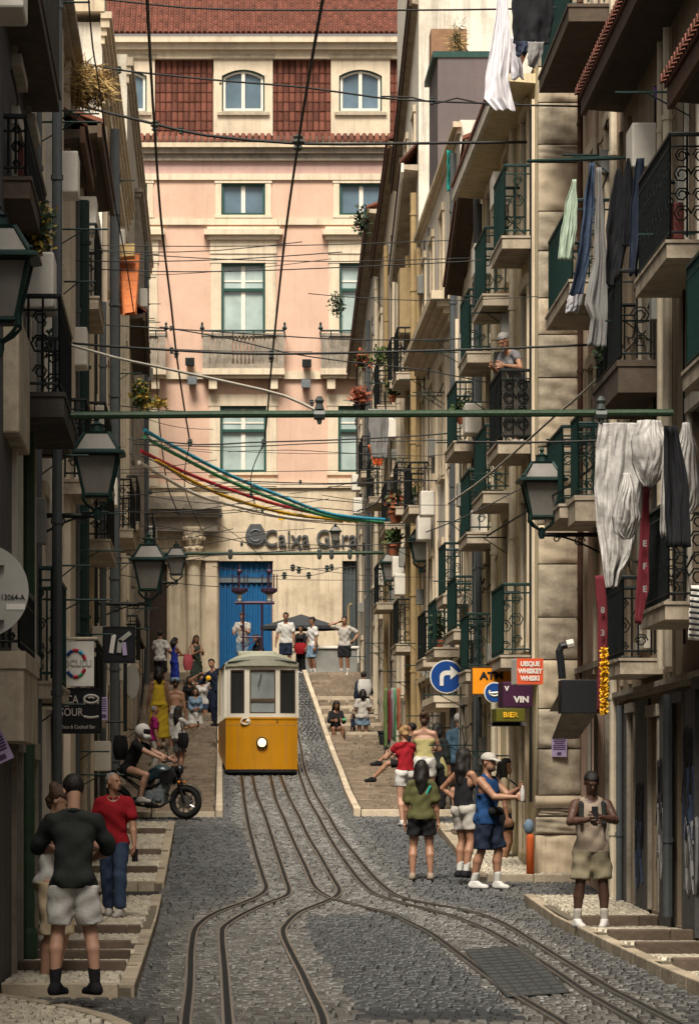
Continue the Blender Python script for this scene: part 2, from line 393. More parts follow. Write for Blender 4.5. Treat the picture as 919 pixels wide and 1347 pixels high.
# drain grating between the right-hand rails
q = [ground(*p) for p in ((612,1256),(690,1250),(748,1312),(668,1318))]
tg = thing('drain_grating', 'dark metal drain grating set in the setts between right-hand rails', 'drain grating', q[0])
mb = MB(); up = Vector((0, 0, .055))
mb.prism([p+Vector((0,0,.03)) for p in q], (0,0,.012)); mb.build('plate', 'grate', tg)
mb = MB()
def bl(u, v): return (q[0]*(1-u)+q[1]*u)*(1-v)+(q[3]*(1-u)+q[2]*u)*v+Vector((0,0,.042))
for k in range(15): mb.tube([bl(0, k/14), bl(1, k/14)], .010, 4)
for k in range(6): mb.tube([bl(k/5, 0), bl(k/5, 1)], .013, 4)
mb.build('bars', 'grate', tg, kind='stuff')

# pavements: kerb stones, risers and cobbles
def pavement(name, label, edge, inner, d0, d1, risers, side, h=.08, front=True, lift=.13, cob=.085, cod=.19, parts=300, kerb_m='kerb_stone', poly=None):
    """edge(d): kerb line; inner(d): wall line; risers: depths where a step rises away from the viewer"""
    cuts = [d0]+[r for r in risers if d0 < r < d1]+[d1]
    def zt(d):
        i = max(0, min(len(cuts)-2, sum(1 for c in cuts[1:-1] if d >= c)))
        a, b = cuts[i], cuts[i+1]; t = (d-a)/(b-a)
        za = zr(a)+lift+(h/2 if i > 0 else 0); zb = zr(b)+lift-(h/2 if i < len(cuts)-2 else 0)
        return za*(1-t)+zb*t
    mb = MB()
    for i in range(len(cuts)-1):
        dd = list(np.linspace(cuts[i]+.001, cuts[i+1]-.001, max(2, int((cuts[i+1]-cuts[i])/.7))))
        rows = []
        for y in dd:
            xa, xb = sorted((edge(y)+(-.03 if side == 'L' else .03), inner(y)))
            rows.append([Vector((xa, y, zr(y)-.05)), Vector((xa, y, zt(y)-.03)), Vector((xb, y, zt(y)-.03)), Vector((xb, y, zr(y)-.05))])
        mb.grid(rows); mb.add(rows[0], [(0,1,2,3)]); mb.add(rows[-1], [(3,2,1,0)])
    base = mb.build(name, 'calcada_bed', kind='structure', label=label)
    sg = 1 if side == 'L' else -1     # which way the pavement lies from its kerb
    y = d0
    while y < d1-.05:
        L_ = min(random.uniform(.75, 1.15), d1-y)
        b = MB(); y0, y1 = y+.006, y+L_-.006; kw = .13
        xa, xb = edge(y0), edge(y1)
        za, zb = zr(y0)+lift, zr(y1)+lift
        o = .004
        b.hexa([(xa, y0, zr(y0)-.05), (xa-sg*kw, y0, zr(y0)-.05), (xb-sg*kw, y1, zr(y1)-.05), (xb, y1, zr(y1)-.05),
                (xa, y0, za+o), (xa-sg*kw, y0, za+o), (xb-sg*kw, y1, zb+o), (xb, y1, zb+o)] if side == 'R' else
               [(xa-kw, y0, zr(y0)-.05), (xa, y0, zr(y0)-.05), (xb, y1, zr(y1)-.05), (xb-kw, y1, zr(y1)-.05),
                (xa-kw, y0, za+o), (xa, y0, za+o), (xb, y1, zb+o), (xb-kw, y1, zb+o)])
        b.build('kerb_stone', kerb_m, base, bev=.012)
        y += L_
    for r in ([d0] if front else [])+cuts[1:-1]:
        xa, xb = sorted((edge(r)-.13 if side == 'L' else edge(r)+.13, inner(r)))
        x = xa
        while x < xb-.05:
            L_ = min(random.uniform(.6, 1.0), xb-x); b = MB()
            zt1 = zt(r+.003)+.006; zb = (zr(r)-.05 if r == d0 else zt(r-.003)-.04)
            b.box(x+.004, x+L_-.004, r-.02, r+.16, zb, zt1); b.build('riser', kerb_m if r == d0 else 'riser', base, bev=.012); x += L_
    cells = []
    y = d0+.16
    while y < d1-.05:
        for c in cuts[1:-1]:
            if c-cod-.02 < y < c+.17: y = c+.17
        if y > d1-cod: break
        xa, xb = sorted((edge(y)-.135 if side == 'L' else edge(y)+.135, inner(y)))
        x = xa+random.uniform(0, .05)-.03
        while x < xb-.04:
            ww = random.uniform(.9, 1.1)*cob
            cells.append((x+ww/2, y+cod/2, ww-.012, cod-.026, zt(min(y+cod/2, d1-.01)))); x += ww
        y += cod
    vis = [c for c in cells if -5 < px_of(c[:2]+(c[4],))[0] < 925 and px_of(c[:2]+(c[4],))[1] < 1350]
    ns = set(id(c) for c in vis[:parts])
    um = unit_stone('cobble', 'calcada')
    for c in vis[:parts]: stone_part('cobble', random.choice(um), base, c[0]+random.uniform(-.004, .004), c[1], c[2], c[3], c[4]-.035, .037+random.uniform(-.002, .002), random.uniform(-.05, .05))
    mb = MB()
    for c in cells:
        if id(c) not in ns: block(mb, c[0], c[1], c[2], c[3], c[4]-.035, c[4]+.002+float(RNG.uniform(-.002, .002)), .005)
    if mb.v: mb.build('cobbles', 'calcada', base, kind='stuff')
    base['zt'] = 0
    return zt
dy = lambda y: FPX/s_at(y)
PAVE_A = pavement('pavement', 'near stepped pavement of pale cobbles under the embracing couple', lambda d: -.69-.003*(d-31), lambda d: wall_left(d)+.02, dy(1316), dy(1190),
         [33.4, 35.3, 37.2, 40.6], 'L')
PAVE_B = pavement('pavement', 'second stepped pavement of pale cobbles beside the man in red', lambda d: -.75-.002*(d-51), lambda d: wall_left(d)+.02, dy(1172), dy(1090),
         [53.6, 57.4, 62.8], 'L')
PAVE_C = pavement('pavement', 'cobbled pavement under the man in the blue vest', lambda d: 3.53+.012*(d-52), lambda d: wall_right(d)-.02, dy(1163), dy(1092), [62.5], 'R')
PAVE_D = pavement('pavement', 'stepped pavement below the stone pillar where a man stands alone', lambda d: 3.86+max(0, 33-d)*.02, lambda d: wall_right(d)-.02, 26.0, 48.4,
         [30.6, 33.6, 36.6, 39.2, 42.6], 'R', h=.11)
_ea = [ground(*p) for p in ((-40,1312),(0,1317),(50,1324),(101,1334),(152,1347),(190,1365))]
PAVE_E = pavement('pavement', 'rounded pavement corner of pale cobbles in the lowest corner', lambda d: float(np.interp(d, [p.y for p in reversed(_ea)], [p.x for p in reversed(_ea)])), lambda d: -2.0, 24.6, _ea[0].y-.15, [], 'L', front=False, lift=.06)

KERB_R = lambda d: float(np.interp(d, [68.5, 78.7, 89.3, 95.2, 102, 110, 116.3], [2.42, 2.58, 2.76, 2.80, 2.80, 2.68, 2.50]))
# steep stepped pavements on both sides of the track
def stairs(name, label, X0, x1, d0, d1, kerbside, nose):
    n = MB(); n.grid([[Vector((X0(y), y, zr(y)-.02)), Vector((x1, y, zr(y)-.02))] for y in np.arange(d0, d1+.6, .5)])
    base = n.build(name, 'riser', kind='structure', label=label)
    y = d0; k = 0
    while y < d1:
        dep = .5
        zt_ = zr(y+dep*.6)+.10; x0 = X0(y)
        b = MB(); x = x0+(.14 if kerbside == 'lo' else 0); xe = x1-(.14 if kerbside == 'hi' else 0)
        while x < xe-.05:
            L_ = min(random.uniform(.25, .7), xe-x)
            block(b, x+L_/2, y+dep/2, L_-.012, dep-.03, zr(y)-.05, zt_+random.uniform(-.008, .008), .01); x += L_
        b.build('step', 'step_brown', base)
        if k in nose or k == 0:
            b = MB(); b.box(x0+.145, x1-.01, y-.05, y+.10, zr(y)-.05, zt_+.018) if kerbside == 'lo' else b.box(x0+.01, x1-.145, y-.05, y+.10, zr(y)-.05, zt_+.018)
            b.build('nosing', 'kerb_pale', base, bev=.01)
        y += dep; k += 1
    y = d0
    while y < d1:
        L_ = min(1.1, d1-y); xa = X0(y) if kerbside == 'lo' else x1-.13
        xc = X0(y+L_) if kerbside == 'lo' else xa; b = MB(); ya, yb = y+.006, y+L_-.006
        b.hexa([(xa, ya, zr(ya)-.05), (xa+.13, ya, zr(ya)-.05), (xc+.13, yb, zr(yb)-.05), (xc, yb, zr(yb)-.05),
                (xa, ya, zr(ya)+.16), (xa+.13, ya, zr(ya)+.16), (xc+.13, yb, zr(yb)+.16), (xc, yb, zr(yb)+.16)])
        b.build('kerb_stone', 'kerb_pale', base, bev=.012); y += L_
    return base
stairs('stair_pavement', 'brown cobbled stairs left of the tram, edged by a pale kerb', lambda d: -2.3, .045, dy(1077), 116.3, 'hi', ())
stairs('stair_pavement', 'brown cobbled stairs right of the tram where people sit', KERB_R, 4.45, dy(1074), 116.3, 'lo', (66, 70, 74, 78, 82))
# level ground at the top of the stairs
mb = MB(); mb.box(-2.6, 6.5, 116.5, 131.2, 4.9, zr(117)+.06)
mb.build('upper_street', 'sett_mid', kind='structure', label='level cross street at the top of the hill')
# ------------------------------------------------------------------ buildings
class Fac:
    """a house front: u runs along it from the near end, w stands out from it, z is up"""
    def __init__(s, A, B, n):
        s.A = Vector((A[0], A[1], 0)); s.B = Vector((B[0], B[1], 0)); d = s.B-s.A; s.L = d.length; s.e = d/s.L
        s.n = Vector((-s.e.y, s.e.x, 0)) if n == 'left' else Vector((s.e.y, -s.e.x, 0))
    def p(s, u, w, z): return s.A+s.e*u+s.n*w+Vector((0, 0, z))
    def us(s, sc): return (FPX/sc-s.A.y)/s.e.y
    def box(s, mb, u0, u1, w0, w1, z0, z1, z1b=None, z0b=None):
        z1b = z1 if z1b is None else z1b; z0b = z0 if z0b is None else z0b
        return mb.hexa([s.p(u0,w0,z0), s.p(u1,w0,z0b), s.p(u1,w1,z0b), s.p(u0,w1,z0), s.p(u0,w0,z1), s.p(u1,w0,z1b), s.p(u1,w1,z1b), s.p(u0,w1,z1)])
def house(name, label, F, zb, zt, wm, openings=(), depth=5., group='house fronts along the steep street', zt_far=None, plinth=.0, plinth_m='oldstone'):
    c = F.p(F.L/2, -depth/2, zb)
    root = thing(name, label, 'building', c, 0, group)
    mb = MB(); ops = [o for o in openings]
    us = sorted(set([0, F.L]+[round(x, 4) for o in ops for x in (o['u0'], o['u1']) if 0 < x < F.L]))
    zs = sorted(set([zb, zt]+[round(x, 4) for o in ops for x in (o['z0'], o['z1'])]))
    for i in range(len(us)-1):
        for j in range(len(zs)-1):
            cu, cz = (us[i]+us[i+1])/2, (zs[j]+zs[j+1])/2
            if any(o['u0'] < cu < o['u1'] and o['z0'] < cz < o['z1'] for o in ops): continue
            mb.add([F.p(us[i],0,zs[j]), F.p(us[i+1],0,zs[j]), F.p(us[i+1],0,zs[j+1]), F.p(us[i],0,zs[j+1])], [(0,1,2,3)])
    r = .28
    for o in ops:
        a = [F.p(o['u0'],0,o['z0']), F.p(o['u1'],0,o['z0']), F.p(o['u1'],0,o['z1']), F.p(o['u0'],0,o['z1'])]
        b = [F.p(o['u0'],-r,o['z0']), F.p(o['u1'],-r,o['z0']), F.p(o['u1'],-r,o['z1']), F.p(o['u0'],-r,o['z1'])]
        mb.add(a+b, [(0,1,5,4),(1,2,6,5),(2,3,7,6),(3,0,4,7),(4,5,6,7)])
    for u in (0, F.L):
        mb.add([F.p(u,0,zb), F.p(u,-depth,zb), F.p(u,-depth,zt), F.p(u,0,zt)], [(0,1,2,3)])
    mb.add([F.p(0,-depth,zb), F.p(F.L,-depth,zb), F.p(F.L,-depth,zt), F.p(0,-depth,zt)], [(0,1,2,3)])
    mb.add([F.p(0,0,zt), F.p(F.L,0,zt), F.p(F.L,-depth,zt), F.p(0,-depth,zt)], [(0,1,2,3)])
    mb.build('wall', wm, root)
    for o in ops: opening(root, F, o)
    return root
def op(uc, wd, z0, z1, kind='window', frame='white_frame', pane='pane_dark', trim='creamstone', leaf='wood_green', bars=1, blind=False, tw=.14):
    return dict(u0=uc-wd/2, u1=uc+wd/2, z0=z0, z1=z1, kind=kind, frame=frame, pane=pane, trim=trim, leaf=leaf, bars=bars, blind=blind, tw=tw)
def opening(root, F, o):
    u0, u1, z0, z1 = o['u0'], o['u1'], o['z0'], o['z1']; t = o['tw']; uc = (u0+u1)/2
    if t > 0:
        mb = MB()
        F.box(mb, u0-t, u0, -.02, .045, z0, z1); F.box(mb, u1, u1+t, -.02, .045, z0, z1)
        F.box(mb, u0-t-.03, u1+t+.03, -.02, .065, z1, z1+t*1.1)
        if o['kind'] == 'window': F.box(mb, u0-t-.03, u1+t+.03, -.02, .085, z0-.10, z0)
        w = mb.build('doorway' if o['kind'] == 'door' else 'window', o['trim'], root)
    else:
        w = None
    f = .055; q = MB(); g = MB()
    if o['kind'] == 'door':
        q2 = MB(); F.box(q2, u0+.03, u1-.03, -.20, -.15, z0, z1-.03)
        d = q2.build('door_leaf', o['leaf'], w or root)
        for k in range(2):
            for j in range(3):
                if z1-z0 > 1.5:
                    a = u0+.08+(u1-u0-.16)*k/2; b = a+(u1-u0-.16)/2-.06; h = (z1-z0-.2)/3
                    F.box(q, a, b, -.152, -.13, z0+.1+j*h, z0+.1+(j+1)*h-.1)
        q.build('door_panels', o['leaf'], w or root)
        return
    if o['kind'] == 'void':
        return
    F.box(q, u0, u0+f, -.20, -.12, z0, z1); F.box(q, u1-f, u1, -.20, -.12, z0, z1)
    F.box(q, u0+f, u1-f, -.20, -.12, z0, z0+f); F.box(q, u0+f, u1-f, -.20, -.12, z1-f, z1)
    mw_ = .07 if root.name == 'apartment_house' else .035
    F.box(q, uc-mw_, uc+mw_, -.19, -.11, z0+f, z1-f)
    for k in range(o['bars']):
        zz = z0+(z1-z0)*(k+1)/(o['bars']+1)+(.25*(z1-z0) if o['bars'] == 1 else 0)
        F.box(q, u0+f, uc-.035, -.18, -.13, zz-.025, zz+.025); F.box(q, uc+.035, u1-f, -.18, -.13, zz-.025, zz+.025)
    q.build('frame', o['frame'], w or root)
    for a, b in ((u0+f, uc-.035), (uc+.035, u1-f)):
        g = MB(); F.box(g, a, b, -.17, -.155, z0+f, z1-f); g.build('pane', o['pane'], w or root)
def scroll(mb, F, fn, u, z, r, n=10, rad=.009, turn=1.6, flip=1):
    pts = []
    for k in range(n+1):
        a = k/n*turn*2*math.pi; rr = r*(1-.62*k/n); pts.append(fn(u+flip*rr*math.cos(a), z+rr*math.sin(a)))
    mb.tube(pts, rad, 4, False)
def balcony(root, F, u0, u1, z, dep=.46, th=.16, hr=1.0, m='green_iron', slab='slab_stone', fancy=False, solid=None, corbel=False, front_panel=True, screen=None):
    mb = MB(); F.box(mb, u0, u1, -.02, dep, z-.02, z+th*.8); F.box(mb, u0-.015, u1+.015, -.02, dep+.015, z+th*.8, z+th)
    if corbel:
        for u in (u0+.25, u1-.25):
            mb.prism([F.p(u-.07,-.02,z-.05), F.p(u-.07,dep*.7,z-.05), F.p(u-.07,dep*.55,z-.16), F.p(u-.07,.10,z-.34), F.p(u-.07,-.02,z-.36)], F.e*.14)
    b = mb.build('balcony', slab, root)
    zt = z+th; r = MB(); R_ = .011
    if solid:
        F.box(r, u0, u1, dep-.06, dep, zt+.002, zt+hr); F.box(r, u0, u0+.06, 0, dep-.06, zt+.002, zt+hr); F.box(r, u1-.06, u1, 0, dep-.06, zt+.002, zt+hr)
        r.build('parapet', solid, b); return b
    c = [F.p(u0+.04,0,0), F.p(u0+.04,dep-.04,0), F.p(u1-.04,dep-.04,0), F.p(u1-.04,0,0)]
    for zz, rr in ((zt+hr, .024), (zt+hr-.12, .012), (zt+.08, .014)):
        r.tube([p+Vector((0,0,zz)) for p in c], rr, 5, True)
    n = max(4, int((u1-u0)/.085))
    for k in range(n+1):
        u = u0+.04+(u1-u0-.08)*k/n; r.tube([F.p(u,dep-.04,zt+.03), F.p(u,dep-.04,zt+hr)], R_, 4, False)
    for u in (u0+.04, u1-.04):
        m_ = 3
        for k in range(1, m_+1):
            ww = (dep-.04)*k/(m_+.0) if k < m_ else dep-.04
            r.tube([F.p(u,ww-.02*(k<m_),zt+.03), F.p(u,ww-.02*(k<m_),zt+hr)], R_, 4, False)
        fn = lambda a, zz, u=u: F.p(u, a, zz)
        if fancy:
            for zz in (.25, .62):
                scroll(r, F, fn, dep*.3, zt+zz*hr, dep*.20, flip=1); scroll(r, F, fn, dep*.68, zt+zz*hr, dep*.20, flip=-1)
                scroll(r, F, fn, dep*.3, zt+(zz+.18)*hr, dep*.16, flip=1); scroll(r, F, fn, dep*.68, zt+(zz+.18)*hr, dep*.16, flip=-1)
        else:
            scroll(r, F, fn, dep*.5, zt+hr*.5, dep*.24); scroll(r, F, fn, dep*.5, zt+hr*.78, dep*.16, flip=-1); scroll(r, F, fn, dep*.5, zt+hr*.22, dep*.16, flip=-1)
    if fancy:
        fn = lambda a, zz: F.p(a, dep-.04, zz)
        for k in range(max(3, int((u1-u0)/.3))):
            u = u0+.2+k*.3
            if u < u1-.15: scroll(r, F, fn, u, zt+hr*.35, .12); scroll(r, F, fn, u, zt+hr*.68, .12, flip=-1)
    r.build('railing', m, b)
    if screen:
        r = MB(); F.box(r, u0+.06, u1-.06, dep-.075, dep-.06, zt+.05, zt+hr-.14); F.box(r, u0+.06, u0+.075, .02, dep-.08, zt+.05, zt+hr-.14); r.build('screen', screen, b)
    return b
def eave(root, F, u0, u1, za, zb, over=.45, th=.12, m='timber', tile_m='tile', soff='soffit', tiles=True, rise=1.3, back=3.0, white_edge=None):
    """a roof edge from height za at u0 to zb at u1: boarded soffit, fascia, tiled slope and the row of cover tiles at its edge"""
    L_ = u1-u0
    mb = MB()
    mb.hexa([F.p(u0,-.05,za-.02), F.p(u1,-.05,zb-.02), F.p(u1,over-.04,zb+.02), F.p(u0,over-.04,za+.02), F.p(u0,-.05,za+th), F.p(u1,-.05,zb+th), F.p(u1,over-.04,zb+th), F.p(u0,over-.04,za+th)])
    rf = mb.build('eave', soff, root)
    mb = MB(); F.box(mb, u0-.02, u1+.02, over-.04, over+.02, za-.05, za+th+.03, zb+th+.03, zb-.05); mb.build('fascia', white_edge or m, rf)
    mb = MB(); mb.hexa([F.p(u0,over+.05,za+th+.03), F.p(u1,over+.05,zb+th+.03), F.p(u1,-back,zb+th+rise), F.p(u0,-back,za+th+rise),
                        F.p(u0,over+.05,za+th+.09), F.p(u1,over+.05,zb+th+.09), F.p(u1,-back,zb+th+rise+.06), F.p(u0,-back,za+th+rise+.06)])
    mb.build('roof_slope', tile_m, rf)
    if tiles:
        mb = MB(); n = int(L_/.22)
        for k in range(n):
            t = (k+.5)/n; u = u0+L_*t; z = za+(zb-za)*t+th+.07
            ring = []
            for j in range(6):
                a = math.pi*j/5; ring.append(F.p(u+.085*math.cos(a), over+.10, z+.085*math.sin(a)))
            k2 = F.p(u, -.9, z+rise*.32)-F.p(u, over+.10, z)
            mb.prism(ring, k2)
        mb.build('cover_tiles', tile_m, rf, kind='stuff')
    return rf
def cornice(root, F, u0, u1, z, steps=((.08,.10),(.16,.08),(.24,.10)), m='creamstone', ends=True):
    mb = MB(); zz = z
    for i, (w_, h_) in enumerate(steps):
        F.box(mb, u0-(w_ if ends else 0), u1+(w_ if ends else 0), -.02, w_, zz, zz+h_); zz += h_
    return mb.build('cornice', m, root)
def pipe(root, F, u, w_, z0, z1, r=.05, m='pipe_grey', bend=None):
    mb = MB(); mb.tube([F.p(u, w_, z0), F.p(u, w_, z1)]+([F.p(u, w_+bend, z1+.25)] if bend else []), r, 8)
    z = z0+.8
    while z < z1-.3: mb.lathe([(r*1.25, 0), (r*1.25, .05)], F.p(u, w_, z), 8); z += 1.7
    return mb.build('downpipe', m, root, smooth=False)
def pilaster(root, F, u0, u1, w_, z0, z1, m, cap=True):
    mb = MB(); F.box(mb, u0, u1, -.02, w_, z0, z1)
    if cap:
        F.box(mb, u0-.05, u1+.05, -.02, w_+.05, z1, z1+.12); F.box(mb, u0-.10, u1+.10, -.02, w_+.10, z1+.12, z1+.22); F.box(mb, u0-.05, u1+.05, -.02, w_+.05, z0, z0+.5)
    return mb.build('pilaster', m, root)

# ---------------- the pink house that closes the street
EB = FPX/38.0
FE = Fac((-9.0, EB), (13.0, EB), 'right')
SE = 38.0
def ex(px): return (px-VX)/SE+9.0
def ez(py): return EYE+(VY-py)/SE
ops = []
COLX = [320-310, 320-155, 320, 320+155, 320+310]
for cx in COLX:
    ops.append(op(ex(cx), 1.52, ez(283), ez(241), frame='white_frame', pane='pane_blue', trim='palecream', bars=0, tw=.2))
    ops.append(op(ex(cx), 1.52, ez(440), ez(346), frame='white_frame', pane='pane_pale', trim='palecream', bars=1, tw=.36))
    ops.append(op(ex(cx), 1.60, ez(621), ez(534), frame='white_frame', pane='pane_pale', trim='palecream', bars=1, tw=.36))
ops.append(op(ex(323), 1.88, zr(131), ez(738), kind='void', tw=0))
ops.append(op(ex(461), .86, zr(131), ez(736), kind='void', tw=0))
ops.append(op(ex(206), 1.0, zr(131), ez(742), kind='void', tw=0))
pink = house('apartment_house', 'tall pink house closing the top of the street, with mansard roof and stone window surrounds', FE, 4.0, ez(190), 'peach', ops, 6., group=None)
def eband(name, y0, y1, w_, m, x0=-9, x1=13.): 
    mb = MB(); FE.box(mb, x0+9, x1+9, -.02, w_, ez(y1), ez(y0)); return mb.build(name, m, pink)
eband('frieze', 211, 231, .02, 'pinkband')
eband('string_course', 229, 237, .09, 'palecream'); eband('string_course', 288, 296, .09, 'palecream'); eband('string_course', 489, 499, .12, 'palecream')
eband('cornice', 203, 212, .16, 'greystone'); eband('cornice', 196, 203, .30, 'greystone'); eband('cornice', 190, 196, .44, 'creamstone')
# pale lower storey, cut round its openings
mb = MB(); segs = [(-9, (192-VX)/SE), ((220-VX)/SE, (287-VX)/SE), ((359-VX)/SE, (450-VX)/SE), ((474-VX)/SE, 13.)]
for a, b in segs: FE.box(mb, a+9, b+9, -.02, .05, 4.0, ez(738))
FE.box(mb, 0, 22, -.02, .05, ez(738), ez(641)); mb.build('lower_storey', 'creamstone', pink)
eband('string_course', 636, 642, .14, 'palecream')
# window dressings: green casings, hoods, sills and balconies
for i, cx in enumerate(COLX):
    u = ex(cx)
    for (y0, y1, wd) in ((241,283,1.52), (346,440,1.52), (534,621,1.60)):
        mb = MB(); a, b = u-wd/2, u+wd/2; z0, z1 = ez(y1), ez(y0); f = .085
        FE.box(mb, a-.003, a+f, -.115, -.03, z0, z1); FE.box(mb, b-f, b+.003, -.115, -.03, z0, z1); FE.box(mb, a+f, b-f, -.115, -.03, z1-f, z1); FE.box(mb, a+f, b-f, -.115, -.03, z0, z0+f)
        if y0 > 300: zz = z1-(z1-z0)*.37; FE.box(mb, a+f, b-f, -.112, -.035, zz-.045, zz+.045)
        mb.build('casing', 'green_frame', pink)
    mb = MB(); FE.box(mb, u-1.15, u+1.15, -.02, .10, ez(334), ez(316)); FE.box(mb, u-1.25, u+1.25, -.02, .20, ez(316), ez(310)); FE.box(mb, u-1.36, u+1.36, -.02, .34, ez(310), ez(303)); FE.box(mb, u-1.25, u+1.25, -.02, .18, ez(303), ez(299))
    mb.build('window_hood', 'palecream', pink)
    mb = MB(); FE.box(mb, u-1.15, u+1.15, -.02, .16, ez(640), ez(630)); mb.build('window_sill', 'palecream', pink)
    # balcony with pierced stone balustrade and iron rail
    mb = MB(); FE.box(mb, u-1.42, u+1.42, -.02, .62, ez(495), ez(487)); FE.box(mb, u-1.34, u+1.34, -.02, .52, ez(499), ez(495))
    for s_ in (-1, 1): FE.box(mb, u+s_*1.05-.14, u+s_*1.05+.14, -.02, .45, ez(513), ez(499))
    bal = mb.build('balcony', 'palecream', pink)
    mb = MB(); z0 = ez(487)
    for s_ in (-1, 0, 1):
        FE.box(mb, u+s_*1.28-.12, u+s_*1.28+.12, .40, .56, z0+.002, z0+1.12) if s_ else None
    FE.box(mb, u-1.16, u+1.16, .42, .54, z0+.002, z0+.16); FE.box(mb, u-1.40, u+1.40, .38, .58, z0+1.12, z0+1.22)
    for k in range(17):
        uu = u-1.09+2.18*k/16
        mb.lathe([(.04,0),(.062,.2),(.045,.5),(.062,.8),(.04,.96)], FE.p(uu, .48, z0+.16), 6)
    for s_ in (-1, 1):
        FE.box(mb, u+s_*.78-.36, u+s_*.78+.36, .45, .51, z0+.16, z0+1.12)
    mb.build('balustrade', 'greystone', bal)
    mb = MB(); mb.tube([FE.p(u-1.42, .02, z0+1.3), FE.p(u-1.42, .58, z0+1.3), FE.p(u+1.42, .58, z0+1.3), FE.p(u+1.42, .02, z0+1.3)], .035, 5)
    for k in range(9):
        uu = u-1.42+2.84*k/8; mb.tube([FE.p(uu, .58, z0+1.05), FE.p(uu, .58, z0+1.3)], .018, 4)
    mb.lathe([(.05,0),(.09,.06),(.03,.16),(.05,.22),(.0,.3)], FE.p(u-1.42,.58,z0+1.32), 8); mb.lathe([(.05,0),(.09,.06),(.03,.16),(.05,.22),(.0,.3)], FE.p(u+1.42,.58,z0+1.32), 8)
    mb.build('handrail', 'green_iron', bal)
# mansard: dormers and hanging tiles
mb = MB()
FE.box(mb, 0, 22, -2.2, -.35, ez(190)-.1, ez(70)); mb.build('mansard_wall', 'palecream', pink)
mb = MB(); FE.box(mb, 0, 22, -.35, -.15, ez(186), ez(178)); mb.build('ledge', 'greystone', pink)
tile_me = MB(); ring = [(.092*math.cos(math.pi*j/5), -.055*math.sin(math.pi*j/5)-.0, 0) for j in range(6)]
tile_me.prism(ring, (0, -.03, -.44)); tile_me = tile_me.mesh('tile'); tile_me.materials.append(M['tile'])
for a, b, ntil in ((203, 280, 1), (357, 436, 1), (511, 560, 1), (48, 125, 0), (590, 668, 0)):
    mb = MB(); FE.box(mb, ex(a), ex(b), -.36, -.30, ez(178), ez(77)); pn = mb.build('hanging_tile_panel', 'tile', pink)
    nx = int(round((b-a)/SE/.2)); nz = 8
    for i in range(nx):
        for j in range(nz):
            if ntil:
                o = bpy.data.objects.new('tile', tile_me); COL.objects.link(o); o.parent = pn
                o.location = FE.p(ex(a)+(i+.5)*(b-a)/SE/nx, -.285, ez(78)-j*(ez(78)-ez(178))/nz); o.rotation_euler = (random.uniform(-.02,.02), 0, random.uniform(-.05,.05))
                o.matrix_parent_inverse = pn.matrix_world.inverted()
for cx in (165, 320, 474, 629):
    u = ex(cx); w_ = .98
    mb = MB(); a, b = u-1.02, u+1.02; z0, z1 = ez(178), ez(76); wa, wb = u-.74, u+.74; y0, y1 = ez(146), ez(91)
    FE.box(mb, a, wa, -.5, -.06, z0, z1); FE.box(mb, wb, b, -.5, -.06, z0, z1); FE.box(mb, wa, wb, -.5, -.06, z0, y0)
    n = 8; arc = [FE.p(wa+(wb-wa)*k/n, -.06, y1-.22*(2*k/n-1)**2) for k in range(n+1)]
    mb.prism(arc+[FE.p(wb,-.06,z1), FE.p(wa,-.06,z1)], FE.n*-.44)
    dm = mb.build('dormer', 'palecream', pink)
    mb = MB(); FE.box(mb, a-.07, b+.07, -.5, .04, z1, z1+.12); FE.box(mb, wa-.16, wb+.16, -.1, .04, y0-.14, y0-.03); mb.build('moulding', 'oldstone', dm)
    mb = MB(); arc2 = [FE.p(wa+(wb-wa)*k/n, -.18, y1-.22*(2*k/n-1)**2) for k in range(n+1)]
    mb.tube(arc2+[FE.p(wb,-.18,y0), FE.p(wa,-.18,y0), arc2[0]], .05, 4); mb.build('casing', 'green_frame', dm)
    mb = MB()
    FE.box(mb, u-.06, u+.06, -.26, -.17, y0, y1-.0); 
    for x0_, x1_ in ((wa+.05, wa+.13), (wb-.13, wb-.05)): FE.box(mb, x0_, x1_, -.26, -.19, y0+.04, y1-.17)
    FE.box(mb, wa+.13, wb-.13, -.26, -.19, y0+.04, y0+.12)
    mb.tube([FE.p(wa+.1+(wb-wa-.2)*k/n, -.2, y1-.07-.2*(2*k/n-1)**2) for k in range(n+1)], .045, 4)
    mb.build('frame', 'white_frame', dm)
    for x0_, x1_ in ((wa+.05, u-.06), (u+.06, wb-.05)):
        mb = MB(); FE.box(mb, x0_, x1_, -.30, -.27, y0, y1); mb.build('pane', 'pane_blue', dm)
mb = MB(); FE.box(mb, 0, 22, -.6, .02, ez(77), ez(66)); FE.box(mb, 0, 22, -.6, .22, ez(66), ez(58)); FE.box(mb, 0, 22, -.6, .40, ez(58), ez(50)); mb.build('cornice', 'palecream', pink)
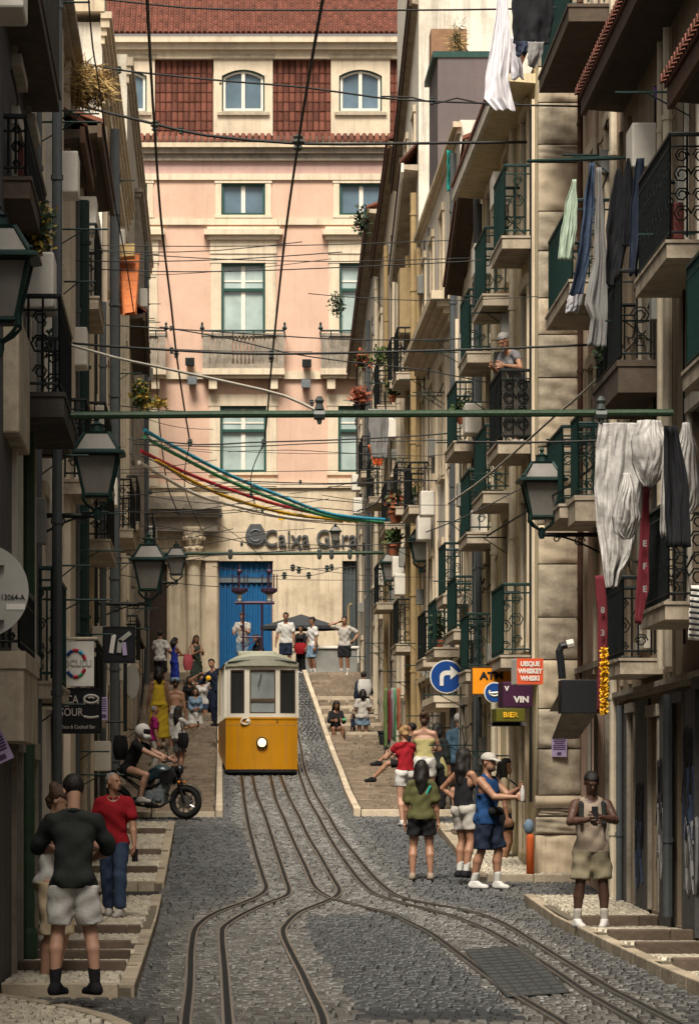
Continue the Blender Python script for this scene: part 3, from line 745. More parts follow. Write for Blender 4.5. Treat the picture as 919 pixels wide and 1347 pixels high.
# tiled main roof in courses of cover tiles
za_, zb_ = ez(50)+.05, 29.72
mb = MB(); mb.hexa([FE.p(0,.45,za_), FE.p(22,.45,za_), FE.p(22,-3.2,zb_), FE.p(0,-3.2,zb_), FE.p(0,.45,za_+.05), FE.p(22,.45,za_+.05), FE.p(22,-3.2,zb_+.05), FE.p(0,-3.2,zb_+.05)])
rf = mb.build('roof', 'tile', pink)
mb = MB(); nr = 13; dv = (FE.p(0,-3.2,zb_)-FE.p(0,.45,za_))/nr
for i in range(int(22/.19)):
    for j in range(nr):
        u = (i+.5)*.19; base = FE.p(u, .47, za_+.06)+dv*j
        rg = [base+FE.e*(.078*math.cos(math.pi*k/4))+Vector((0,-.03,.068*math.sin(math.pi*k/4)+.02)) for k in range(5)]
        rg2 = [base+dv*1.02+FE.e*(.06*math.cos(math.pi*k/4))+Vector((0,0,.05*math.sin(math.pi*k/4))) for k in range(5)]
        mb.add(rg+rg2, [(k, k+1, 6+k, 5+k) for k in range(4)]+[(4,3,2,1,0)])
mb.build('roof_tiles', 'tile', rf, kind='stuff')
mb = MB()
for i in range(int(22/.22)):
    u = (i+.5)*.22; mb.prism([FE.p(u+.09*math.cos(math.pi*k/4), .46, ez(189)+.09*math.sin(math.pi*k/4)) for k in range(5)], FE.p(0,-.15,ez(178)+.06)-FE.p(0,.46,ez(189)))
mb.build('ledge_tiles', 'tile', pink, kind='stuff')
# blue corrugated door, grey shutter, doorway void, portal with columns
def corrug(F, u0, u1, z0, z1, w_, n, name, m, parent):
    mb = MB(); pr = []
    for i in range(n+1):
        a = i/n; u = u0+(u1-u0)*a; pr += [(u, w_ if i % 2 else w_+.05)]
        if i < n: pr += [(u+(u1-u0)/n*.55, w_ if i % 2 else w_+.05)]
    mb.grid([[F.p(u, ww, z0) for u, ww in pr], [F.p(u, ww, z1) for u, ww in pr]])
    return mb.build(name, m, parent)
dr = corrug(FE, ex(288.5), ex(357.5), zr(131), ez(739), -.2, 20, 'corrugated_door', 'blue_door', pink)
mb = MB(); FE.box(mb, ex(288.5), ex(357.5), -.14, -.09, ez(766), ez(760)); mb.build('cross_rail', 'grey_paint', dr)
corrug(FE, ex(450.5), ex(473.5), zr(131), ez(737), -.2, 9, 'roller_shutter', 'shutter_grey', pink)
mb = MB(); FE.box(mb, ex(192.5), ex(219.5), -.24, -.2, zr(131), ez(743)); mb.build('dark_door', 'wood_dark', pink)
mb = MB()
for px in (230, 255, 278):
    rr = .26 if px == 255 else .2
    if px == 255:
        mb.lathe([(.36,0),(.36,.2),(.30,.28),(.29,.4),(.26,.5),(.225,ez(742)-zr(131)-.1),(.26,ez(740)-zr(131)),(.27,ez(738)-zr(131))], FE.p(ex(px), .42, zr(131)), 14)
        z = ez(738); FE.box(mb, ex(px)-.34, ex(px)+.34, .05, .78, z, z+.14)
        mb.lathe([(.25,0),(.31,.25),(.24,.35),(.36,.7),(.42,.95),(.42,1.0)], FE.p(ex(px), .42, z+.14), 12)
        for j in range(8):
            a = j*math.pi/4; mb.ball(FE.p(ex(px)+.33*math.cos(a), .42+.33*math.sin(a), z+.75), .09, 6, 4)
            mb.ball(FE.p(ex(px)+.29*math.cos(a+.4), .42+.29*math.sin(a+.4), z+.42), .07, 6, 4)
    else:
        FE.box(mb, ex(px)-rr, ex(px)+rr, .05, .25, zr(131), ez(738)); FE.box(mb, ex(px)-rr-.06, ex(px)+rr+.06, .05, .31, ez(738), ez(733))
mb.build('portal_columns', 'creamstone', pink)
mb = MB(); FE.box(mb, ex(160), ex(286), .05, .55, ez(700), ez(682)); FE.box(mb, ex(160), ex(288), .05, .75, ez(682), ez(672)); FE.box(mb, ex(160), ex(291), .05, 1.0, ez(672), ez(664)); FE.box(mb, ex(160), ex(288), .05, .8, ez(664), ez(655))
mb.build('portal_entablature', 'greystone', pink)
# bank lettering
ls = thing('bank_sign', 'dark raised letters and round emblem of a bank across the pale lower wall', 'sign', FE.p(ex(400), .06, ez(720)))
M_ = facing(FE.p(ex(411), .12, ez(709)))
mat('sign_dark', (.075,.078,.078), .6)
text('lettering', 'Caixa Geral', .80, 'sign_dark', M_, ls, .05, .004, .88)
mb = MB(); cx_, cz_ = ex(336), ez(703)
ring = [FE.p(cx_+rx*.36, .06, cz_+rz_*.40) for rx, rz_ in ((-.5,.9),(.5,.9),(.85,.35),(1,-.2),(.75,-.75),(.25,-1),(-.25,-1),(-.75,-.75),(-1,-.2),(-.85,.35))]
mb.prism(ring, FE.n*.10); em = mb.build('emblem', 'sign_dark', ls, bev=.03)
mb = MB(); mb.tube([FE.p(cx_+.2*math.cos(a), .17, cz_-.05+.2*math.sin(a)) for a in np.linspace(.8, 5.6, 14)], .03, 4); mb.build('emblem_curl', 'grey_paint', em)
mb = MB()
for px in (249, 402): pass
for (px, py) in ((250, 478), (403, 480), (253, 503), (402, 507)):
    c = FE.p(ex(px), .22, ez(py)); mb = MB(); mb.box(c.x-.13, c.x+.13, c.y-.2, c.y+.17, c.z-.10, c.z+.12); mb.box(c.x-.16, c.x+.16, c.y-.26, c.y-.2, c.z-.13, c.z+.15)
    fl = mb.build('floodlight', 'grey_paint' if py > 490 else 'black_iron', None, bev=.02)
    tag(fl, {478:'black floodlight left of the middle balcony of the pink house', 480:'black floodlight right of the middle balcony of the pink house', 503:'grey floodlight under the black one, left of the middle balcony', 507:'grey floodlight under the black one, right of the middle balcony'}[py], 'floodlight', 'floodlights on the pink house')
# ------------------------------------------------------------------ right-hand row of houses (near to far)
def fr(d0, d1, x0, x1): return Fac((x0, d0), (x1, d1), 'left')
def fl(d0, d1, x0, x1): return Fac((x0, d0), (x1, d1), 'right')
def D(s): return FPX/s
GRP = 'house fronts along the steep street'
def floors(F, cols, rows, wd=.95, **k):
    """french windows in columns (s values) and rows (sill heights)"""
    return [op(F.us(c), wd, z, z+h, **k) for c in cols for z, h in rows]

# R1: nearest, mostly outside the frame
FR1 = fr(6, D(134), 4.75, 4.88)
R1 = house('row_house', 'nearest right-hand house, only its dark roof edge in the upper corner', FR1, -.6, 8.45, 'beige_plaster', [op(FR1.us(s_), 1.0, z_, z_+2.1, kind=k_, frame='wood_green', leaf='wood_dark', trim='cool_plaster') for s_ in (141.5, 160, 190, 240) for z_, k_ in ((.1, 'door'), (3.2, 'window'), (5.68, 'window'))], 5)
cornice(R1, FR1, .01, FR1.L-.01, 2.76, ((.05,.06),(.09,.06)), 'greystone'); pipe(R1, FR1, FR1.us(150), .09, .1, 8.2, .05, 'pipe_cream')
eave(R1, FR1, 0, FR1.L, 8.4, 8.4, .48, m='pipe_rust')

# R2b: beige and graffitied house with scrolled balcony
FR2 = fr(D(134)+.003, D(105.5), 4.885, 4.97)
u = FR2.us
o2 = [op(u(130), .95, .15, 2.7, kind='door', leaf='wood_dark', trim='grimy_plaster', tw=.12), op(u(123), 1.0, .2, 2.6, kind='door', leaf='wood_dark', trim='grimy_plaster', tw=.1), op(u(116), .9, .3, 2.5, kind='door', leaf='wood_dark', trim='greystone', tw=.12), op(u(109.5), .7, .3, 2.6, kind='door', leaf='wood_dark', trim='greystone', tw=.1),
      op(u(128), 1.0, 3.6, 5.6, frame='wood_green', pane='pane_dark', trim='cool_plaster'), op(u(113), .9, 3.4, 5.3, frame='wood_green', pane='pane_dark', trim='cool_plaster'),
      op(u(127), 1.0, 7.12, 9.2, frame='wood_green', pane='pane_dark', trim='cool_plaster'), op(u(113), .9, 6.5, 8.5, frame='wood_green', pane='pane_dark', trim='cool_plaster')]
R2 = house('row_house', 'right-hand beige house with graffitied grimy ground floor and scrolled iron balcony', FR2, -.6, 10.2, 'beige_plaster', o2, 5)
mb = MB()
# grimy rendered base as blocks between the doors, slightly proud
edges = [0]+sorted([x for o in o2[:4] for x in (o['u0']-o['tw']-.03, o['u1']+o['tw']+.03)])+[FR2.L]
for a, b in zip(edges[0::2], edges[1::2]):
    if b-a > .05: FR2.box(mb, a, b-.003, -.02, .03, -.6, 2.72)
rb_ = mb.build('rendered_base', 'grimy_plaster', R2)
mat('paint_blue', (.03,.045,.085), .7); mat('paint_black', (.012,.012,.014), .7); mat('paint_pale', (.20,.20,.20), .7)
for m_, uu, zz, n_ in (('paint_blue', 126.5, 1.5, 2), ('paint_black', 119.5, 1.6, 3), ('paint_pale', 127.2, 1.0, 2), ('paint_black', 112.6, 1.4, 2), ('paint_pale', 119.0, 1.1, 2), ('paint_blue', 112.2, .9, 1), ('paint_black', 127.0, 1.9, 2)):
    for k in range(n_):
        g_ = MB(); ph = random.uniform(0, 6); u_0 = u(uu)+random.uniform(-.3, .3)
        g_.tube([FR2.p(u_0+.35*math.sin(t*1.9+ph)+.05*t, .033, zz+.38*math.sin(t*2.7+ph)+.05*math.cos(t*5)) for t in np.linspace(0, 4.2, 26)], .022, 4); g_.build('graffiti', m_, rb_)
eave(R2, FR2, u(133), u(106.5), 10.05, 10.05, .50, m='timber')
balcony(R2, FR2, u(133), u(123), 6.95, dep=.48, m='black_iron', fancy=True, hr=1.05)
mb = MB(); FR2.box(mb, u(132.6), u(123.4), .30, .40, 7.13, 7.5); bxx = mb.build('planter_box', 'wood_red', R2, bev=.015)
balcony(R2, FR2, u(132.5), u(124.5), 3.38, dep=.48, m='black_iron', fancy=True, hr=1.0)
balcony(R2, FR2, u(118), u(112), 2.98, dep=.48, m='black_iron', hr=.9)
balcony(R2, FR2, u(118), u(110), 6.12, dep=.50, m='black_iron', hr=1.0, slab='soffit', th=.34)
balcony(R1, FR1, FR1.us(146), FR1.us(137.5), 5.5, dep=.46, m='green_iron', hr=1.0)
pipe(R2, FR2, u(121.8), .09, 3.0, 9.9, .055, 'pipe_cream'); pipe(R2, FR2, u(121.8), .09, .3, 2.7, .055, 'pipe_grey')
pipe(R2, FR2, u(119.5), .08, 3.0, 9.9, .045, 'pipe_cream'); pipe(R2, FR2, u(107.3), .08, .3, 2.7, .04, 'pipe_grey')
for s_, w_ in ((131,.05), (120.7,.05), (109,.05), (106.5,.04)): pilaster(R2, FR2, u(s_), u(s_)+.22, w_, 2.95, 9.8, 'beige_plaster', cap=False)
cornice(R2, FR2, .01, FR2.L, 2.76, ((.05,.06),(.09,.06)), 'greystone')
# R2c: narrow pinkish house behind it
FR3 = fr(D(105.5)+.003, D(94.2), 4.975, 5.02); u = FR3.us
o3 = [op(u(103.2), .95, .35, 3.0, kind='door', leaf='wood_dark', trim='greystone', tw=.12), op(u(98), .9, .5, 3.0, kind='door', leaf='wood_dark', trim='greystone', tw=.12)]
o3 += floors(FR3, (103, 98), ((5.35, 2.0), (8.1, 2.1), (11.5, 2.1)), .9, frame='wood_green', trim='palecream')
R3 = house('row_house', 'narrow pinkish house with green railings, hung with laundry', FR3, -.4, 14.6, 'pink_plaster', o3, 5)
balcony(R3, FR3, u(105), u(95.2), 11.32, dep=.62, m='green_iron', slab='soffit', th=.2)
balcony(R3, FR3, u(104.8), u(97), 7.92, dep=.60, m='green_iron')
balcony(R3, FR3, u(102), u(97), 5.2, dep=.62, m='green_iron'); balcony(R3, FR3, u(105.3), u(103), 5.05, dep=.55, m='green_iron', th=.3)
pipe(R3, FR3, u(105.2), .07, .3, 14.4, .05, 'pipe_cream'); pipe(R3, FR3, u(95.6), .07, 3.2, 14.4, .04, 'pipe_rust'); pipe(R3, FR3, u(99.8), .06, 3.2, 14.4, .035, 'pipe_cream')
cornice(R3, FR3, .01, FR3.L-.01, 3.2, ((.05,.08),(.10,.08)), 'greystone')
for s_ in (105, 101, 96.3): pilaster(R3, FR3, u(s_), u(s_)+.16, .05, 3.4, 14.3, 'palecream', cap=False)

# R3: cream house behind the rusticated stone pillar
FR4 = fr(53.2, D(78), 4.42, 4.41); u = FR4.us
o4 = [op(u(90.5), 1.0, .75, 3.0, kind='door', leaf='wood_dark', trim='creamstone', tw=.12), op(u(86.5), .9, .85, 3.0, kind='door', leaf='wood_red', trim='creamstone', tw=.12), op(u(82.5), 1.0, 1.0, 3.1, kind='door', leaf='wood_green', trim='creamstone', tw=.14), op(u(79.6), .8, 1.0, 3.1, kind='door', leaf='wood_dark', trim='creamstone', tw=.12)]
o4 += floors(FR4, (91, 85.5, 80.5), ((3.75, 2.1), (6.75, 2.15), (9.5, 1.9)), 1.0, frame='green_frame', trim='palecream', bars=2)
R4 = house('row_house', 'tall cream house with green balconies behind the rough stone pillar', FR4, -.2, 11.9, 'cream_r3', o4, 5)
eave(R4, FR4, u(93.6), u(78.2), 11.62, 11.62, .50, soff='cream_r3', white_edge='white_plaster', tiles=False, rise=.6, back=.02)
balcony(R4, FR4, u(93), u(89.2), 3.42, m='green_iron'); balcony(R4, FR4, u(93), u(89.5), 6.45, m='black_iron', fancy=True, dep=.5, screen='dark_plaster'); balcony(R4, FR4, u(93), u(89.5), 9.35, m='green_iron', dep=.44)
balcony(R4, FR4, u(87.2), u(83.8), 6.02, m='green_iron'); balcony(R4, FR4, u(87.2), u(83.8), 9.0, m='green_iron')
balcony(R4, FR4, u(82), u(79.2), 5.65, m='green_iron'); balcony(R4, FR4, u(82), u(79.2), 8.55, m='green_iron'); balcony(R4, FR4, u(81.6), u(79.2), 3.45, m='green_iron', hr=.9)
for s_, m_ in ((88.5, 'pipe_cream'), (83.0, 'pipe_cream'), (78.4, 'pipe_grey')): pipe(R4, FR4, u(s_), .08, 1.2, 11.5, .055, m_)
for s_ in (93.4, 88, 82.4): pilaster(R4, FR4, u(s_), u(s_)+.2, .04, 3.2, 11.4, 'palecream', cap=False)
cornice(R4, FR4, .01, FR4.L-.01, 3.16, ((.05,.07),(.10,.07)), 'creamstone')
# the pillar: end wall of the cream house, built of separate stone blocks
ys = [1159, 1098, 1074, 1062, 1046, 985, 932, 868, 812, 742, 690, 640, 588, 545, 497, 440, 392, 330, 278, 214, 190, 135, 88, 30, -30]
pl = thing('stone_pillar', 'rough pale stone corner pillar with moulded base beside the blue-vested man', 'pillar', (4.72, 52.9, .5))
sp = 94.35
for i in range(len(ys)-1):
    z0, z1 = EYE+(VY-ys[i])/sp, EYE+(VY-ys[i+1])/sp
    b = MB(); pr = 0.0; x0, x1 = 4.425, 5.01
    if i < 2: x0 -= .04; pr = .05
    if i == 3: x0 -= .05; pr = .07
    nx, nz = 12, 12; rows = []; fx, fy = random.uniform(5,9), random.uniform(0,6)
    for a in range(nz+1):
        row = []
        for c in range(nx+1):
            edge_ = a in (0, nz) or c in (0, nx)
            bul = (0 if edge_ else .026+.012*math.sin(fx*a/nz+fy)*math.sin(fx*1.3*c/nx+fy*2)+.008*math.sin(17*a/nz+fy+5*c/nx)+random.uniform(-.003, .003)) if i != 3 else (.035*math.sin(math.pi*a/nz))
            row.append(Vector((x0+(x1-x0)*c/nx, 52.98-pr-bul, z0+.008+(z1-z0-.016)*a/nz)))
        rows.append(row)
    b.grid(rows)
    lft = [[Vector((x0, 52.98-pr+.45*c, z0+.008+(z1-z0-.016)*a)) for c in (1, 0)] for a in (0, 1)]; b.grid(lft)
    b.build('stone_block', 'oldstone' if i % 3 else 'creamstone', pl, smooth=True)
mb = MB(); mb.box(4.44, 5.0, 53.05, 53.19, 0, EYE+(VY+30)/sp); mb.build('core', 'greystone', pl)

# R4: house with a dark sagging eave
FR5 = fr(D(78)+.003, D(71.5), 4.43, 4.40); u = FR5.us
o5 = [op(u(76.5), .9, 1.1, 3.2, kind='door', leaf='wood_dark', trim='greystone', tw=.12), op(u(73), .9, 1.1, 3.2, kind='door', leaf='wood_green', trim='greystone', tw=.12)]
o5 += floors(FR5, (76, 73), ((4.6, 1.9), (7.7, 1.9)), .9, frame='green_frame', trim='palecream')
R5 = house('row_house', 'house with a dark sagging roof edge next to the tall cream one', FR5, .2, 10.9, 'palecream', o5, 5)
eave(R5, FR5, u(78), u(72), 12.5, 10.7, .30, m='timber', tiles=False); balcony(R5, FR5, u(77.4), u(74.6), 7.45, m='green_iron'); balcony(R5, FR5, u(77.2), u(74.6), 4.25, m='green_iron', hr=.9); balcony(R5, FR5, u(74), u(72), 5.0, m='green_iron', hr=.9)
mb = MB(); FR5.box(mb, u(78)+.01, u(72), -4.9, -.03, 10.9, 12.4, 10.9+.01); mb.build('attic_wall', 'palecream', R5)
pipe(R5, FR5, u(77.8), .10, 1.2, 12, .06, 'pipe_grey')

# R5: white house with heavy cornice; mauve slate attic
FR6 = fr(D(71.5)+.003, D(59.2), 4.405, 4.42); u = FR6.us
o6 = [op(u(s_), 1.0, 1.2, 3.4, kind='door', leaf=l, trim='greystone', tw=.14) for s_, l in ((69.5, 'wood_dark'), (66.5, 'wood_green'), (63.5, 'wood_dark'), (61, 'wood_red'))]
o6 += floors(FR6, (69.5, 66.2, 63.2, 60.8), ((4.3, 2.2), (7.9, 2.2), (11.4, 1.7)), 1.0, frame='green_frame', trim='creamstone')
R6 = house('row_house', 'white house with deep stepped stone cornice and mauve slate attic', FR6, .4, 14.0, 'white_plaster', o6, 5)
cornice(R6, FR6, u(69.4), u(60.5), 10.55, ((.10,.14),(.20,.12),(.32,.12),(.44,.16)), 'creamstone')
cornice(R6, FR6, 0.01, FR6.L-.01, 3.9, ((.06,.1),(.12,.1)), 'creamstone')
cornice(R6, FR6, .01, FR6.L-.01, 13.75, ((.06,.1),(.14,.1)), 'creamstone')
mb = MB(); a0 = u(65)
FR6.box(mb, a0, a0+3.2, -1.0, .02, 14.0, 16.5); at = mb.build('attic', 'mauve_slate', R6)
mb = MB(); FR6.box(mb, a0-.03, a0+3.3, -1.1, .12, 16.5, 16.62); mb.build('attic_roof', 'wood_green', at)
mb = MB(); FR6.box(mb, a0+2.1, a0+2.9, -.7, .04, 16.62, 17.5); mb.build('chimney', 'brick', at)
for s_ in (71, 67.9, 64.8, 62.2): pilaster(R6, FR6, u(s_), u(s_)+.24, .06, 4.1, 10.4, 'palecream', cap=False)
pipe(R6, FR6, u(70.8), .09, 1.4, 13.5, .06, 'pipe_grey'); pipe(R6, FR6, u(60.2), .09, 1.6, 13.5, .06, 'pipe_ochre')
balcony(R6, FR6, u(71.2), u(68.4), 4.15, m='green_iron', hr=.9); balcony(R6, FR6, u(62.6), u(60.4), 7.5, m='black_iron', hr=.9); balcony(R6, FR6, u(67.4), u(65), 4.1, m='black_iron', hr=.9)
mb = MB(); FR6.box(mb, u(71), u(67), -.02, .42, 3.2, 3.3); FR6.box(mb, u(71)-.02, u(67)+.02, -.02, .46, 3.3, 3.42); mb.build('shop_hood', 'palecream', R6)

# R6: tall house whose white end wall rises above its neighbour
FR7 = fr(D(59.2)+.003, D(52.2), 4.40, 4.45); u = FR7.us
o7 = [op(u(s_), 1.0, 1.6, 3.8, kind='door', leaf=l, trim='creamstone', tw=.14) for s_, l in ((57.8, 'wood_dark'), (55.5, 'wood_green'), (53.4, 'wood_dark'))]
o7 += floors(FR7, (57.8, 55.5, 53.4), ((5.0, 2.1), (8.3, 2.1), (11.4, 2.0), (15.6, 1.4)), 1.0, frame='white_frame', trim='palecream')
R7 = house('row_house', 'tall house whose blank white end wall rises over the slate attic', FR7, .8, 21.5, 'white_plaster', o7, 5)
eave(R7, FR7, u(59.0), u(54.6), 15.5, 13.9, .36, m='white_plaster', soff='slab_stone', white_edge='white_frame', tiles=False, rise=.5, back=.02)
eave(R7, FR7, u(59.0), u(52.4), 19.2, 16.7, .18, m='timber', soff='slab_stone', tiles=False, rise=.5, back=.02)
mb = MB(); FR7.box(mb, -.10, 0, -5, .03, 20.2, 20.45); FR7.box(mb, -.2, 0, -5, .03, 20.45, 20.65); mb.build('parapet_moulding', 'greystone', R7)
for s_ in (58.6, 56.6, 54.4): pilaster(R7, FR7, u(s_), u(s_)+.3, .07, 3.9, 13.6, 'palecream', cap=False)
pipe(R7, FR7, u(59)+.1, .10, 1.8, 15, .07, 'pipe_ochre'); pipe(R7, FR7, u(57), .10, 1.8, 14, .06, 'pipe_ochre'); pipe(R7, FR7, u(54), .10, 1.8, 14, .06, 'pipe_cream')
balcony(R7, FR7, u(58.6), u(57), 10.9, m='black_iron', hr=1.0); balcony(R7, FR7, u(56.2), u(54.8), 11.1, m='black_iron'); balcony(R7, FR7, u(58.6), u(56.9), 4.8, m='black_iron'); balcony(R7, FR7, u(54.4), u(52.6), 8.0, m='black_iron'); balcony(R7, FR7, u(58.4), u(56.9), 7.9, m='black_iron')
mb = MB(); FR7.box(mb, u(57.6), u(56.8), .02, .32, 12.1, 13.6); mb.build('awning_box', 'pipe_ochre', R7)
# R7 and R8: the far houses at the top of the right-hand row
FR8 = fr(D(52.2)+.003, D(46.5), 4.44, 4.46); u = FR8.us
o8 = [op(u(s_), .95, 2.8, 5.0, kind='door', leaf='wood_dark', trim='greystone', tw=.14) for s_ in (51, 49, 47.4)]+floors(FR8, (51, 49.2, 47.5), ((6.5, 2.1), (9.8, 2.1), (13, 1.8)), 1.0, frame='wood_green', trim='palecream')
R8 = house('row_house', 'yellowish house with hanging plants and black balconies near the top', FR8, 1.4, 17.8, 'palecream', o8, 5)
eave(R8, FR8, 0.02, FR8.L, 17.9, 16.2, .22, m='pipe_rust', soff='slab_stone', tiles=False); balcony(R8, FR8, u(51.8), u(50.2), 11.3, m='black_iron', hr=1.2); balcony(R8, FR8, u(51.6), u(50.2), 6.3, m='black_iron'); balcony(R8, FR8, u(49), u(47.6), 9.4, m='black_iron')
pipe(R8, FR8, u(50), .1, 3, 16, .06, 'pipe_ochre'); pipe(R8, FR8, u(47), .1, 3, 16, .06, 'pipe_cream')
FR9 = fr(D(46.5)+.003, D(39.8), 4.46, 4.50); u = FR9.us
o9 = [op(u(s_), .95, 4.0, 6.4, kind='door', leaf='wood_green', trim='creamstone', tw=.14) for s_ in (45.6, 43.8, 41.6)]+floors(FR9, (45.4, 43.4, 41.2), ((7.6, 2.2), (11.2, 2.1), (13.8, 1.2)), 1.0, frame='grey_paint', trim='palecream')
R9 = house('row_house', 'last grey-beige house of the right-hand row under a long tiled eave', FR9, 2.2, 16.6, 'cool_plaster', o9, 5)
eave(R9, FR9, 0.02, FR9.L-.02, 18.0, 15.3, .30, m='pipe_rust', soff='slab_stone', tiles=False); pipe(R9, FR9, u(44.4), .1, 4, 15.6, .06, 'pipe_grey'); balcony(R9, FR9, u(46.2), u(44.8), 10.6, m='black_iron')
mb = MB(); FR9.box(mb, .03, FR9.L-.03, -4.9, -.03, 16.6, 17.9, 16.61); mb.build('attic_wall', 'cool_plaster', R9)

# ------------------------------------------------------------------ left-hand row (near to far)
FL1 = fl(6, D(130), -1.58, -1.84); u = FL1.us
p1 = [op(u(150), 1.05, -.02, 2.0, kind='door', leaf='wood_dark', trim='greystone', tw=.14), op(u(136), .95, .1, 1.96, kind='door', leaf='wood_dark', trim='greystone', tw=.14)]+floors(FL1, (150, 138), ((2.95, 2.1), (5.4, 2.0), (8.0, 1.9)), .95, frame='wood_red', trim='cool_plaster')
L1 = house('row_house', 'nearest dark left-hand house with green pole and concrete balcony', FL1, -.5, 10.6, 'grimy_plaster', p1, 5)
balcony(L1, FL1, u(164), u(150), 2.08, dep=.20, th=.70, m='black_iron', slab='slab_stone', hr=.55)
mb = MB(); FL1.box(mb, u(160), u(150), -.02, .13, 4.6, 5.6); mb.build('console_block', 'slab_stone', L1, bev=.02)
balcony(L1, FL1, u(149), u(136), 4.98, dep=.42, m='black_iron', slab='dark_plaster', th=.2, hr=.85)
balcony(L1, FL1, u(165), u(139), 8.10, dep=.30, th=.12, slab='soffit', solid='dark_plaster', hr=1.0)
balcony(L1, FL1, u(160), u(141), 6.55, dep=.22, m='black_iron', slab='soffit', hr=.5)
pipe(L1, FL1, u(133), .22, .1, 10.4, .05, 'pipe_grey')
mb = MB(); FL1.box(mb, u(148.5), u(140), -.02, .06, 6.75, 7.5); mb.build('shutters', 'wood_red', L1)
FL2 = fl(D(130)+.003, D(98), -2.00, -2.06); u = FL2.us
p2 = [op(u(124), 1.0, .35, 2.3, kind='door', leaf='wood_dark', trim='greystone', tw=.14), op(u(108), 1.0, .35, 2.4, kind='door', leaf='wood_green', trim='greystone', tw=.14)]+floors(FL2, (126, 115, 104), ((3.0, 2.0), (5.7, 2.0), (8.3, 1.9)), .95, frame='wood_green', trim='palecream')
L2 = house('row_house', 'pale left-hand house with tall pilaster and brick chimney above', FL2, -.3, 11.0, 'white_plaster', p2, 5)
balcony(L2, FL2, u(129), u(117), 2.62, dep=.32, m='green_iron', hr=1.15); balcony(L2, FL2, u(128), u(116), 5.45, dep=.34, m='green_iron', slab='soffit', hr=1.1); balcony(L2, FL2, u(105), u(101), 5.4, dep=.4, m='black_iron')
pilaster(L2, FL2, u(104.5), u(100.5), .16, .4, 10.9, 'palecream'); pilaster(L2, FL2, u(114), u(111), .10, 2.6, 10.8, 'white_plaster', cap=False)
pipe(L2, FL2, u(128.6), .12, .4, 12, .06, 'pipe_grey'); pipe(L2, FL2, u(109), .10, .4, 10.9, .045, 'pipe_cream'); pipe(L2, FL2, u(99.2), .14, .4, 10.6, .06, 'pipe_grey')
eave(L2, FL2, u(106), u(97.2)-.35, 9.75, 9.75, .34, m='pipe_rust', tiles=False, rise=.3, back=.02)
cornice(L2, FL2, .02, FL2.L-.02, 10.78, ((.10,.08),(.2,.08),(.3,.08)), 'oldstone')
mb = MB(); FL2.box(mb, u(118), u(100), -1.5, -.05, 11.0, 12.6); L2p = mb.build('brick_parapet', 'brick', L2)
bme = MB(); block(bme, 0, 0, 1, 1, 0, 1, .02); bme = bme.mesh('brick'); bme.materials.append(M['brick'])
for j in range(13):
    for i in range(8):
        o = bpy.data.objects.new('brick', bme); COL.objects.link(o); o.parent = L2p
        c = FL2.p(u(118)-.02, -.12-i*.17-(.08 if j % 2 else 0), 11.06+j*.115)
        o.location = (c.x, c.y+.02, c.z); o.rotation_euler = (R(90), 0, 0); o.scale = (.155, .098, .035)
mb = MB(); FL2.box(mb, u(116), u(112), -.75, -.1, 12.6, 13.6); mb.build('chimney', 'tile_orange', L2)
FL3 = fl(D(98)+.003, D(72), -2.10, -2.18); u = FL3.us
p3 = [op(u(s_), 1.0, .9, 2.9, kind='door', leaf='wood_dark', trim='greystone', tw=.14) for s_ in (92, 82, 75)]+floors(FL3, (93, 84, 76), ((3.6, 2.0), (6.3, 2.0)), .95, frame='wood_green', trim='palecream')
L3 = house('row_house', 'cream left-hand house with brown box balconies and dark drainpipes', FL3, 0, 9.8, 'cream_r3', p3, 5)
eave(L3, FL3, u(92), u(81), 11.05, 11.05, .40, m='timber', tiles=False)
mb = MB(); FL3.box(mb, u(92), FL3.L, -4.9, -.003, 9.8, 12.0); mb.build('upper_wall', 'cool_plaster', L3)
pipe(L3, FL3, u(96.5), .22, 3.2, 9.7, .10, 'green_iron'); pipe(L3, FL3, u(90), .12, 1.2, 9.7, .05, 'pipe_cream'); pipe(L3, FL3, u(78), .18, 1.2, 9.9, .06, 'pipe_grey')
balcony(L3, FL3, u(95), u(90), 9.25-.9, dep=.42, m='black_iron'); balcony(L3, FL3, u(88), u(82.5), 6.3, dep=.44, m='black_iron', slab='slab_stone'); balcony(L3, FL3, u(86), u(80), 5.35, dep=.44, m='black_iron'); balcony(L3, FL3, u(94), u(88.5), 2.6, dep=.42, m='black_iron')
for s_ in (97, 88.7, 80): pilaster(L3, FL3, u(s_), u(s_)+.25, .07, .8, 9.5, 'palecream', cap=False)
# lean-to roof of orange tiles
mb = MB(); c = [P(157, 334, 69), P(184, 336, 69), P(178, 410, 71.5), P(164, 412, 71.5)]
lt = thing('tiled_canopy', 'small lean-to roof of bright orange tiles on the left-hand side', 'roof', c[3])
mb.prism(c, (0, .06, .05)); lr = mb.build('roof_slope', 'tile_orange', lt)
tm = MB(); tm.prism([(.05*math.cos(math.pi*k/4), -.05*math.sin(math.pi*k/4), 0) for k in range(5)], (0, -.02, -.19)); tm = tm.mesh('tile'); tm.materials.append(M['tile_orange'])
for i in range(4):
    for j in range(7):
        o = bpy.data.objects.new('tile', tm); COL.objects.link(o); o.parent = lr
        t = (j+.2)/7; a = c[0]*(1-t)+c[3]*t; b = c[1]*(1-t)+c[2]*t; o.location = a*(1-(i+.5)/4)+b*((i+.5)/4)+Vector((0,-.03,0)); o.rotation_euler = (R(-8), 0, 0)
mb = MB()
for k in range(6): mb.tube([P(154+k*1.3, 336+k*13, 68.5), P(155.3+k*1.3, 348+k*13, 68.5)], [.10, .075], 8)
mb.build('ridge_tiles', 'tile_orange', lt)
